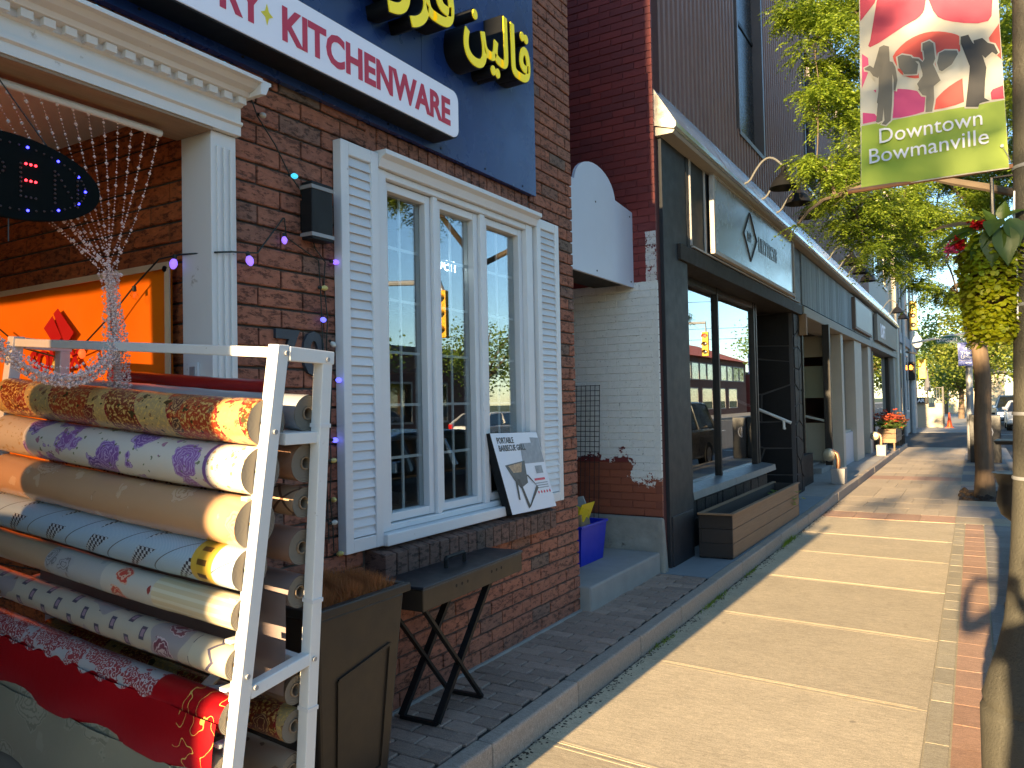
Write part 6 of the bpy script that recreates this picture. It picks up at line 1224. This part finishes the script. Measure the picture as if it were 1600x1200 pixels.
hb = thing('hanging_basket', 'hanging basket of broad leaves, red flowers and lime creeping leaves on the lamppost', 'flower basket', (.05, 3.75, 1.9))
MB().ball((.095, 3.78, 1.98), (.10, .11, .13), 12, 8).build('moss_liner', M('coco_liner', (.10, .055, .03), 1, bst=.8), hb, smooth=True); MB().tube([(.09, 3.76, 2.1), (.09, 3.76, 2.40), (.22, 3.75, 2.40)], .008, 6).tube([(.22, 3.75, 1.78), (.02, 3.75, 1.76)], .01, 6).build('bracket', IRON, hb)
rs = np.random.RandomState(9); n = 3600
t = rs.rand(n); a = rs.uniform(0, 6.283, n); rr = (.135 * (1 - .25 * t)) * np.sqrt(rs.uniform(.45, 1.1, n)); C_ = np.stack([.075 - .03 * t * 0 + rr * np.cos(a) * .95, 3.745 + rr * np.sin(a), 2.14 - t * .42 + .015 * rs.normal(size=n)], 1)
C_ = C_[C_[:, 0] > -.03 - .05 * rs.rand(n)]; n = len(C_)
nr = np.stack([C_[:, 0] - .075, C_[:, 1] - 3.745, np.full(n, .12)], 1) + rs.normal(0, .06, (n, 3)); nr /= np.linalg.norm(nr, axis=1, keepdims=True); u = np.cross(nr, [0, 0, 1.0]); u /= np.linalg.norm(u, axis=1, keepdims=True); w_ = np.cross(nr, u); sz = rs.uniform(.007, .0135, (n, 1))
bigmesh('creeping_leaves', np.stack([C_ + (u * math.cos(k * math.pi / 3) + w_ * math.sin(k * math.pi / 3)) * sz for k in range(6)], 1), 6, JENNY, hb)
def bleaf(p, d, L, W, mat, curl=.25, fold=.25):
    p, d = Vector(p), Vector(d).normalized(); s = d.cross(Vector((0, -.5, 1))).normalized(); nn_ = s.cross(d); V = []; n = 9
    for i in range(n + 1):
        t = i / n; w = W * math.sin(math.pi * min(1, t * 1.0) ** .8) * (1 - .35 * t); c = p + d * L * t - nn_ * curl * L * t * t
        for k in (-1, -.5, 0, .5, 1): V.append(tuple(c + s * w * k + nn_ * (abs(k) * fold * w + .06 * w * math.sin(i * 2.4) * abs(k))))
    return MB().add(V, [(i * 5 + k, i * 5 + k + 1, (i + 1) * 5 + k + 1, (i + 1) * 5 + k) for i in range(n) for k in range(4)]).build('leaf', mat, hb, smooth=True, fix=False)
BL2 = leafmat('bronze_leaf', (.13, .07, .02), (.16, .10, .03), .3, .3)
for (p, d, L, W, m_) in (((.04, 3.70, 2.20), (-1, -.2, .15), .20, .035, BL2), ((.02, 3.68, 2.19), (-1, -.3, -.35), .17, .035, BEGO), ((.06, 3.66, 2.18), (-.9, -.3, -.25), .15, .045, BEGO), ((.07, 3.65, 2.16), (-.55, -.3, -.7), .13, .045, BEGO), ((.09, 3.63, 2.18), (-.1, -.3, -1), .17, .055, BEGO), ((.12, 3.62, 2.17), (.1, -.3, -1), .16, .055, BEGO), ((.14, 3.63, 2.20), (.3, -.2, -.8), .12, .05, BEGO), ((.05, 3.70, 2.14), (-1, -.1, -.6), .15, .028, BL2), ((.06, 3.72, 2.10), (-.9, -.2, -.9), .11, .028, BEGO), ((.09, 3.68, 2.18), (-.3, -.2, 1), .09, .03, BEGO), ((.12, 3.66, 2.2), (.1, -.1, 1), .08, .03, BEGO), ((.13, 3.66, 2.21), (.9, 0, .5), .08, .03, BEGO), ((.06, 3.66, 2.2), (-.8, -.2, .5), .08, .03, BEGO), ((.10, 3.62, 2.2), (-.2, -.5, -.4), .10, .045, BEGO)):
    bleaf(p, d, L, W, m_)
for c_, m_ in (((-.045, 3.66, 2.135), REDFL), ((-.03, 3.65, 2.125), REDFL), ((.03, 3.67, 2.20), REDFL), ((-.062, 3.66, 2.108), PINKFL), ((.045, 3.66, 2.195), REDFL)):
    P = np.array(c_) + rs.normal(0, .008, (26, 3)); bigmesh('flower', frond_arr(P, rdir(26, rs, (-1, 1)), .012, 2, (.016, .012), .2, 4), 4, m_, hb)
rs2 = np.random.RandomState(3); P = np.array((-.07, 3.72, 2.09)) + rs2.normal(0, 1, (90, 3)) * np.array((.035, .04, .035)); bigmesh('lobelia', frond_arr(P, rdir(90, rs2), .02, 3, (.010, .004), .3, 8), 4, leafmat('lobelia', (.18, .22, .30), (.3, .34, .42)), hb)
MB().tube([(.165, 3.70, 2.32), (.16, 3.69, 2.2), (.165, 3.70, 2.02), (.16, 3.69, 1.8)], .004, 5).build('white_tie', PRINTW, hb)

# ------------------------------------------------------------------ trees
def limb(mb, p0, p1, r0, r1, rs, n=6, wob=.08):
    p0, p1 = np.array(p0, float), np.array(p1, float); L = np.linalg.norm(p1 - p0); P = []
    for i in range(n + 1):
        t = i / n; q = p0 + (p1 - p0) * t + rs.normal(0, wob * L * .12, 3) * (0 if i in (0, n) else 1); q[2] += .10 * L * math.sin(math.pi * t); P.append(tuple(q))
    mb.tube(P, [r0 + (r1 - r0) * i / n for i in range(n + 1)], 7, cap=False); return P
def street_tree(name, lab, trunk, rad, clumps, seed, nf, L=.17, pairs=8, lf=(.034, .0125), mat=LOCUST, extra=None, cat='tree', group=None, limbs=True):
    g = thing(name, lab, cat, trunk[0], group); rs = np.random.RandomState(seed)
    MB().tube(trunk, rad, 14, cap=False).build('trunk', BARK, g, smooth=True)
    top = np.array(trunk[-1]); b = MB(); P = []; D = []; nodes = [(top, rad[-1] * .7, 0.0)]; clumps = sorted(clumps, key=lambda c: np.linalg.norm(np.array(c[:3]) - top))
    vol = sum(c[3] ** 1.8 for c in clumps)
    for c in clumps:
        c3 = np.array(c[:3]); d0 = c3 - top
        if limbs:
            i0 = min(range(len(nodes)), key=lambda q: np.linalg.norm(nodes[q][0] - c3) + 0.35 * nodes[q][2]); n0, r0_, d_ = nodes[i0]
            r1_ = max(.005, r0_ * .55); L_ = limb(b, n0, c3, r0_ * .8, r1_, rs)
            for q, pp in enumerate(L_[2:]): nodes.append((np.array(pp), r0_ * .8 + (r1_ - r0_ * .8) * (q + 2) / 6, d_ + np.linalg.norm(np.array(pp) - n0)))
            for k in range(3): limb(b, L_[3 + k % 3], c3 + rs.normal(0, c[3] * .5, 3), .005, .002, rs, 4)
        n = int(nf * c[3] ** 1.8 / vol)
        # sub-clumps give an uneven edge and gaps
        m = max(3, int(6 + c[3] * 14)); sub = c3 + rs.normal(0, 1, (m, 3)) * c[3] * np.array([.54, .8, .5]); ix = rs.randint(0, m, n)
        P.append(sub[ix] + rs.normal(0, 1, (n, 3)) * c[3] * np.array([.2, .2, .13])); D.append(rdir(n, rs, (-.75, .25)))
    if limbs: b.build('limbs', TWIG, g, smooth=True, fix=False)
    bigmesh('crown', frond_arr(np.concatenate(P), np.concatenate(D), L, pairs, lf, .35, seed), 4, mat, g)
    return g
near_c = [(-1.64, 9, 5.89, .18), (-1.28, 9, 5.68, .31), (-1.12, 9.5, 5.4, .25), (-1.39, 9, 5.38, .18), (-1.22, 9.5, 5.05, .26), (-1.37, 9, 4.81, .21), (-1.16, 9.5, 4.78, .18), (-1.47, 9, 4.15, .13), (-1.31, 9, 4.01, .2), (-1.12, 9.5, 4.21, .2), (-1.56, 8.6, 3.36, .05), (-1.24, 9, 3.70, .13), (-1.11, 9.5, 3.62, .24), (-.92, 10, 3.85, .24), (-1.06, 10, 6.12, .23), (-1.07, 10, 3.36, .18), (-.8, 9.6, 5.6, .3), (-.6, 9, 6.4, .4), (-.2, 8.6, 6.2, .45), (.4, 8.3, 5.8, .5), (.9, 8.0, 5.2, .5), (1.3, 8.4, 5.6, .6), (.9, 7.2, 6.1, .6), (1.6, 7.6, 4.6, .5), (1.4, 9.2, 4.9, .6), (.9, 7.4, 4.2, .35), (.7, 8.8, 4.4, .4), (0.5, 7.6, 6.9, .6), (1.1, 8.6, 7.0, .7)]
street_tree('locust_tree', 'honey locust standing by the kerb with fronds hanging over the dark shop', [(.47, 8.3, -.15), (.46, 8.3, 1.2), (.5, 8.32, 2.4), (.46, 8.35, 3.3)], [.12, .10, .085, .07], near_c + [(-1.30, 9.6, 4.1, .2), (-1.25, 10, 3.5, .18), (-1.05, 10.5, 3.9, .28), (-1.5, 10, 5.2, .2), (-1.35, 10, 6.3, .3)], 21, 16000, L=.19, lf=(.040, .016), group='honey locust trees along the sidewalk')
far_c = [(-.79, 11, 3.72, .34), (-.72, 12, 3.45, .32), (-.51, 13, 4.26, .43), (-.09, 13.5, 4.4, .44), (.33, 14, 4.54, .41), (-.92, 11, 3.20, .16), (-.36, 13, 3.62, .36), (-.27, 14, 3.15, .30), (.12, 14.5, 3.08, .25), (.59, 14, 6.08, .4), (.56, 14, 5.1, .4), (.6, 14, 6.98, .4), (-.61, 12, 4.33, .27), (-.3, 15, 5.3, .6), (.5, 16, 5.5, .8), (-.8, 14, 5.4, .6), (0, 13, 6.2, .7), (.6, 13, 7.2, .7), (-.3, 15.5, 7.2, .8), (1.2, 14.5, 5.9, .8), (1.4, 14.2, 4.7, .6), (-.9, 15.5, 4.6, .5), (.5, 15.8, 4.0, .4), (-1.3, 14.8, 6.3, .5)]
street_tree('locust_tree', 'honey locust with a bare brown trunk in a soil square, behind the lamppost', [(.10, 14.35, -.15), (.11, 14.35, .3), (.10, 14.35, 1.0), (.13, 14.35, 1.7), (.10, 14.35, 2.2), (.0, 14.35, 2.75), (-.05, 14.35, 3.3)], [.16, .135, .125, .12, .115, .10, .08], far_c + [(-.55, 12.5, 3.15, .22), (-.1, 13.6, 2.95, .2), (.3, 13.8, 3.4, .3), (-.75, 11.6, 4.2, .25)], 22, 16000, L=.19, lf=(.042, .017), group='honey locust trees along the sidewalk')
def crown_clumps(c, R, n, rs, s=.55):
    out = []
    for i in range(n):
        d = rs.normal(0, 1, 3); d /= np.linalg.norm(d); r = R * rs.uniform(.25, .95) ** .6; out.append((c[0] + d[0] * r, c[1] + d[1] * r, c[2] + d[2] * r * .75, s * rs.uniform(.6, 1.3)))
    return out
rs = np.random.RandomState(31)
street_tree('locust_tree', 'honey locust behind the photographer, throwing dappled shade down the sidewalk', [(.42, -8.5, -.15), (.40, -8.5, 1.5), (.45, -8.5, 3.1)], [.12, .10, .07], [c for c in crown_clumps((.55, -8.5, 5.6), 2.1, 22, rs, .38)] + [(-1.4, -8.5, 4.35, .25), (-.5, -8.2, 4.5, .2), (-1.6, -8.6, 6.9, .4)], 33, 1500, L=.30, pairs=7, lf=(.08, .03), group='honey locust trees along the sidewalk')
def leaf_tree(lab, x, y, h, R, n, lf, seed, mat=MAPLE, name='leafy_tree', grp='trees beyond the junction'):
    rs = np.random.RandomState(seed); g = thing(name, lab, 'tree', (x, y, -.3), grp)
    MB().tube([(x, y, -.3), (x + rs.normal(0, .1), y, h * .35), (x, y, h * .6)], [.22, .16, .10], 10, cap=False).build('trunk', BARK, g, smooth=True)
    b = MB()
    cl_ = crown_clumps((x, y, h * .62), R, 34, rs, R * .24)
    for c in cl_[:14]: limb(b, (x, y, h * .38), c[:3], .07, .02, rs)
    b.build('limbs', BARK, g, fix=False)
    P = []; 
    for c in cl_: P.append(np.array(c[:3]) + rs.normal(0, 1, (int(n / 34), 3)) * c[3] * np.array([1, 1, .7]))
    P = np.concatenate(P); N = len(P); d = rdir(N, rs, (-.6, .6)); w_ = np.cross(d, rdir(N, rs, (-1, 1))); w_ /= np.linalg.norm(w_, axis=1, keepdims=True); s = lf * rs.uniform(.7, 1.3, (N, 1))
    bigmesh('crown', np.stack([P, P + d * s * .5 + w_ * s * .4, P + d * s, P + d * s * .5 - w_ * s * .4], 1), 4, mat, g)
YG = leafmat('sunlit_yellow_leaf', (.13, .19, .02), (.26, .28, .04))
for i, (x, y, h, R, n, lf, m_, lb) in enumerate(((.4, 52, 7.6, 3.2, 9000, .17, YG, 'broad yellow green tree straight beyond the sign pole'), (4.2, 60, 9, 4.0, 8000, .2, MAPLE, 'tall green tree right of the sign pole'), (-2.2, 78, 7.5, 3.2, 6000, .22, YG, 'pale tree above the garden wall'), (-5.5, 95, 9, 4, 5000, .28, MAPLE, 'distant tree left of the crossing'), (2.0, 95, 9.5, 4.5, 6000, .28, YG, 'distant tree at the end of the street'), (9, 75, 10, 4.5, 6000, .25, MAPLE, 'large tree on the far side of the street end'),
     (-.8, 62, 4.6, 1.9, 4000, .16, YG, 'low bright shrubby tree beside the cone'))):
    leaf_tree(lb, x, y, h, R, n, lf, 40 + i, m_)
for i, (x, y, h, R) in enumerate(((16.5, 20.5, 5.6, 1.9), (17.5, 24, 6.5, 2.0), (16.5, 33, 6.5, 2.2), (16.8, 106, 8, 3), (17, 120, 9, 3.5), (18, 12, 5, 1.8))):
    leaf_tree('street tree across the road, number %s along the far sidewalk' % ('one', 'two', 'three', 'four', 'five', 'six')[i] if 0 else 'street tree on the far sidewalk ' + ('opposite the brick shop', 'just beyond the one opposite the brick shop', 'short of the red roofed building', 'past the red roofed building', 'farthest down the far sidewalk', 'opposite the camera')[i], x, y, h, R, 3600, .15, 60 + i, MAPLE, grp='trees across the road')

# ------------------------------------------------------------------ buildings and vehicles across the road, seen in the shop glass and past the poles
def far_building(name, lab, x0, x1, y0, y1, h, wall, roof, win, hip=True, grp=None):
    g = thing(name, lab, 'building', ((x0 + x1) / 2, (y0 + y1) / 2, -.14), grp)
    MB().box(x0, x1, y0, y1, -.14, h).build('wall', wall, g)
    if hip:
        i = min(x1 - x0, y1 - y0) * .42; o = .5
        MB().add([(x0 - o, y0 - o, h), (x1 + o, y0 - o, h), (x1 + o, y1 + o, h), (x0 - o, y1 + o, h), (x0 + i, y0 + i, h + 2.1), (x1 - i, y0 + i, h + 2.1), (x1 - i, y1 - i, h + 2.1), (x0 + i, y1 - i, h + 2.1)], [(0, 3, 2, 1), (4, 5, 6, 7), (0, 1, 5, 4), (1, 2, 6, 5), (2, 3, 7, 6), (3, 0, 4, 7)]).build('roof', roof, g)
    else: MB().box(x0 - .15, x1, y0 - .1, y1 + .1, h, h + .35).build('cornice', roof, g)
    for (y, z0, z1, w_) in win:
        o = MB().box(x0 - .05, x0, y - .08, y, z0, z1).box(x0 - .05, x0, y + w_, y + w_ + .08, z0, z1).box(x0 - .07, x0, y - .1, y + w_ + .1, z0 - .1, z0).box(x0 - .05, x0, y - .08, y + w_ + .08, z1, z1 + .1).build('window', STUC, g); MB().box(x0 - .03, x0 - .01, y, y + w_, z0, z1).build('pane', GLASS2, o)
    return g
far_building('corner_building', 'two storey brown brick building with a red hipped roof across the road', 19, 30, 71, 97, 6.0, BRICKF, ROOFR, [(73 + 2.6 * k, 3.7, 5.3, 2.1) for k in range(9)] + [(74 + 5 * k, .6, 2.7, 3.4) for k in range(4)])
far_building('brick_block', 'low brown block opposite the brick shop', 19, 28, 24, 36, 4.1, BRICKF, ROOFG, [(25 + 3 * k, .7, 2.6, 2.2) for k in range(3)], False)
far_building('grey_block', 'grey block across the road with a dark parapet', 19, 28, 10, 23.5, 3.6, M('grey_block_wall', (.12, .12, .125), .9), ROOFG, [(11.5 + 3 * k, .7, 2.6, 2.2) for k in range(4)], False)
far_building('cream_block', 'cream block across the road behind the camera', 19, 28, -20, 9.5, 6.5, CREAM, ROOFG, [(-18 + 3 * k, 3.6, 5.2, 1.5) for k in range(9)], False)
far_building('sunlit_house', 'sunlit cream house low at the end of the sidewalk', -3.2, 2.4, 82, 92, 3.4, CREAM, ROOFG, [], True)
far_building('red_shop', 'red brick shop past the red roofed building', 19, 30, 99, 118, 4.6, M('red_wall', (.22, .04, .03), .9), ROOFG, [(101 + 4 * k, .6, 2.7, 3.0) for k in range(4)], False)
def car(x, y, hd, paint, lab, suv=False, grp='parked cars and vans'):
    g = thing('parked_car', lab, 'car', (x, y, -.29), grp); L, W = (4.7, 1.9) if suv else (4.6, 1.82); H = 1.72 if suv else 1.45
    side_ = [(-L / 2, .45), (-L / 2 + .05, .95 if suv else .85), (-L / 2 + .15, 1.05 if suv else .95), (L / 2 - 1.15, 1.05 if suv else .92), (L / 2 - .15, .88 if suv else .78), (L / 2, .60), (L / 2 - .03, .35), (L / 2 - .35, .28), (-L / 2 + .3, .28)]
    top_ = [(-L / 2 + .10, 1.04 if suv else .93), (-L / 2 + (.35 if suv else .75), H - .04), (-L / 2 + (.7 if suv else 1.2), H), (L / 2 - 2.2, H), (L / 2 - 1.9, H - .06), (L / 2 - 1.05, 1.03 if suv else .91)]
    def pts(poly, w_, f_=lambda z: 1.0): return [[(s * w_ / 2 * f_(z), a * hd, z) for a, z in poly] for s in (-1, 1)]
    def loft(poly, w_, nm, mat, f_=lambda z: 1.0, bev=.05):
        A, B = pts(poly, w_, f_); n = len(A); q = MB(); q.add([(x + p[0], y + p[1], p[2] - .29) for p in A + B], [tuple(range(n)), tuple(reversed(range(n, 2 * n)))] + [(i, i + n, (i + 1) % n + n, (i + 1) % n) for i in range(n)]); return q.build(nm, mat, g, bevel=bev)
    bd = loft(side_, W, 'body', paint, bev=.07); zb = 1.0
    loft(top_, W - .06, 'cabin', CGLASS, lambda z: 1 - .22 * max(0, z - zb) / (H - zb), .03)
    rf = [(a, z + .012) for a, z in top_[1:5]] + [(a, z - .05) for a, z in reversed(top_[1:5])]; loft(rf, W - .05, 'roof', paint, lambda z: 1 - .22 * max(0, z - zb) / (H - zb), .02)
    q = MB()
    for s in (-1, 1):
        f1_ = 1 - .22
        for (a0, a1) in ((top_[0][0], top_[1][0]), (-L / 2 + 1.55, -L / 2 + 1.6), (.15, .15), (top_[5][0], top_[4][0])):
            q.beam((x + s * (W / 2 - .03), y + a0 * hd, zb - .29), (x + s * (W / 2 - .04) * f1_, y + a1 * hd, H - .05 - .29), .05, .06)
    q.build('pillars', paint, g)
    for s in (-1, 1):
        for a in (-L / 2 + .85, L / 2 - .92):
            t_ = MB().lathe([(.20, -.11), (.33, -.11), (.35, -.08), (.35, .08), (.33, .11), (.20, .11)], (x + s * (W / 2 - .10), y + a * hd, .06), 20, 'x').build('wheel', TYRE, g, smooth=True)
            MB().lathe([(.20, -.115), (.12, -.10), (.05, -.12), (.05, .12), (.12, .10), (.20, .115)], (x + s * (W / 2 - .10), y + a * hd, .06), 12, 'x').build('rim', RIM, t_)
        MB().box(x + s * (W / 2 - .35), x + s * (W / 2 - .04), y + hd * (L / 2 - .10), y + hd * (L / 2 + .012), .36, .50).build('headlight', HEADL, g, bevel=.01)
        MB().box(x + s * (W / 2 - .22), x + s * (W / 2 - .03), y - hd * (L / 2 - .06), y - hd * (L / 2 + .012), .45, .72).build('tail_light', TAILR, g, bevel=.01)
        MB().box(x + s * (W / 2 - .02), x + s * (W / 2 + .16), y + hd * (L / 2 - 1.6), y + hd * (L / 2 - 1.72), .72, .86).build('mirror', paint, g, bevel=.02)
    MB().box(x - .55, x + .55, y + hd * (L / 2 - .02), y + hd * (L / 2 + .015), .12, .30).build('grille', BLKP, g); MB().box(x - .26, x + .26, y - hd * (L / 2 - .02), y - hd * (L / 2 + .018), .18, .30).build('plate', PRINTW, g)
    return g
car(1.75, 7.6, -1, CARB, 'dark blue car parked at the kerb opposite the brick shop window'); car(1.75, 18.7, -1, CARG, 'dark grey sport utility parked at the kerb opposite the dark shop', True)
car(2.25, 46.5, -1, CARW, 'white car waiting beyond the junction', False); car(2.0, 53, -1, CARB, 'dark blue van behind the white car', True); car(5.4, 62, -1, CARG, 'grey car farther along the street'); car(12.6, 28, 1, CARW, 'white car parked across the road'); car(12.6, 44, 1, CARG, 'grey car parked across the road near the red roofed building', True)
sg1 = thing('signal_pole', 'grey pole with a long arm carrying signals across the road', 'pole', (9.5, 17, -.2)); MB().tube([(7.4, 17.1, 4.6), (7.5, 17.1, 4.9), (14.4, 17, 5.4), (14.5, 17, -.2)], .08, 8).build('mast', GREYP, sg1)
signal('traffic_signal', 'yellow traffic signal over the road, seen in the brick shop window', (7.4, 17.0, 3.35), 1.3, -1, None, 'traffic signals across the road'); signal('traffic_signal', 'yellow traffic signal with its red lamp lit, seen in the dark shop window', (5.6, 36, 3.6), 1.15, -1, 2, 'traffic signals across the road'); MB().box(0, 0.1, 0, .1, 0, .1)
sg2 = thing('signal_pole', 'grey pole and arm holding the red lit signal over the road', 'pole', (5.6, 36.2, 4)); MB().tube([(5.6, 36.2, 3.9), (5.6, 36.2, 5.2), (13.6, 36.4, 5.5), (14.6, 36.4, 5.3), (14.6, 36.4, -.2)], .07, 8).build('mast', GREYP, sg2)
sg3 = thing('street_lamp', 'thin street light pole with a bent arm far down the street', 'street lamp', (4.2, 58, 0)); MB().tube([(3.3, 58, -.2), (3.3, 58, 4.2), (3.1, 58, 4.5), (1.6, 58, 5.0)], .06, 8).build('pole', RACKW, sg3, smooth=True)
lm2 = thing('lamppost', 'lamppost with an acorn globe across the road', 'lamppost', (14.9, 40, -.14)); MB().tube([(14.9, 40, -.14), (14.9, 40, 3.6)], [.12, .06], 10).build('shaft', POLEM, lm2); MB().lathe([(.09, 3.6), (.2, 3.75), (.2, 3.95), (.05, 4.25)], (14.9, 40, 0), 12).build('globe', GLOBE, lm2, smooth=True)

# ------------------------------------------------------------------ out of view: an added shadow caster in the form of a shop, and the photographer, whose shadows fall into the picture
nb = thing('bay_shadow_caster', 'unseen shadow caster added behind the camera, shaped like a cream shop with a bay and sloped roof', 'building', (-5, -5, 0))
MB().box(-2.80, -2.48, -12, -1.0, -.1, 9).box(-12, -4.9, -12, -1.0, -.1, 9).build('wall', CREAM, nb); MB().box(-2.47, -1.885, -9, -1.0, -.12, 2.62).build('bay', CREAM, nb)  # walls and bay placed to block the sun, gap between lets it through
MB().prism([(-2.475, 2.625), (-1.885, 2.625), (-2.475, 4.80)], 'y', -9, -1.0).build('caster_roof', ROOFG, nb)
o = MB().box(-1.884, -1.87, -8.5, -1.4, .5, .56).build('caster_window', BLACK, nb); MB().box(-1.883, -1.875, -8.5, -1.4, .56, 2.3).build('pane', GLASS2, o)
ps = thing('person', 'person in a dark jacket holding up a phone to take the picture', 'person', (.28, -.42, -.13))
def skin(name, pts, edges, rad, mat, parent, lev=2):
    me = bpy.data.meshes.new(name); off = OFF[parent.name]; me.from_pydata([tuple(Vector(p) - off) for p in pts], edges, []); o = bpy.data.objects.new(name, me); col.objects.link(o); o.parent = parent
    m_ = o.modifiers.new('skin', 'SKIN'); me.skin_vertices[0].data[0].use_root = True
    for i, r in enumerate(rad): me.skin_vertices[0].data[i].radius = (r, r) if not isinstance(r, tuple) else r
    s_ = o.modifiers.new('sub', 'SUBSURF'); s_.levels = s_.render_levels = lev; me.materials.append(mat); return o
X, Y = .225, -.42
bp_ = [(X, Y, .82), (X, Y, 1.02), (X, Y + .01, 1.22), (X, Y, 1.36), (X, Y + .02, 1.46), (X - .01, Y + .05, 1.56), (X - .01, Y + .05, 1.66),
       (X - .17, Y + .02, 1.34), (X - .375, Y + .10, 1.20), (X - .375, Y + .28, 1.36), (X - .345, Y + .38, 1.47), (X + .17, Y + .02, 1.36), (X + .22, Y + .16, 1.18), (X - .08, Y + .32, 1.40), (X - .125, Y + .38, 1.45),
       (X - .10, Y, .78), (X - .11, Y + .02, .36), (X - .12, Y - .02, -.05), (X - .12, Y + .12, -.10), (X + .10, Y, .78), (X + .12, Y + .02, .36), (X + .13, Y - .02, -.05), (X + .13, Y + .12, -.10)]
be = [(0, 1), (1, 2), (2, 3), (3, 4), (4, 5), (5, 6), (3, 7), (7, 8), (8, 9), (9, 10), (3, 11), (11, 12), (12, 13), (13, 14), (0, 15), (15, 16), (16, 17), (17, 18), (0, 19), (19, 20), (20, 21), (21, 22)]
skin('body', bp_, be, [(.19, .13), (.18, .13), (.20, .13), (.21, .12), .06, .085, .085, .065, .045, .036, .028, .065, .045, .036, .028, .125, .095, .07, .05, .125, .095, .07, .05], CLOTHD, ps)
MB().ball((X - .01, Y + .045, 1.62), (.082, .10, .12), 14, 10).build('head', SKIN, ps, smooth=True); MB().ball((X - .01, Y + .02, 1.65), (.09, .10, .11), 14, 10).build('hair', HAIRM, ps, smooth=True)
for s, bx_ in ((-1, X - .33), (1, X - .12)):
    for k in range(4): MB().tube([(bx_, Y + .36, 1.455 + .018 * k), (bx_ + s * .006, Y + .395, 1.465 + .018 * k), (bx_ - s * .012, Y + .405, 1.470 + .018 * k)], [.009, .008, .006], 8).build('finger', SKIN, ps, smooth=True)
    MB().tube([(bx_, Y + .35, 1.45), (bx_ - s * .03, Y + .385, 1.47)], [.011, .008], 8).build('thumb', SKIN, ps, smooth=True)
ph = thing('phone', 'dark phone held sideways in both hands', 'phone', (0, -.03, 1.5)); MB().box(-.095, .095, -.030, -.022, 1.475, 1.535).build('case', BLKP, ph, bevel=.003)
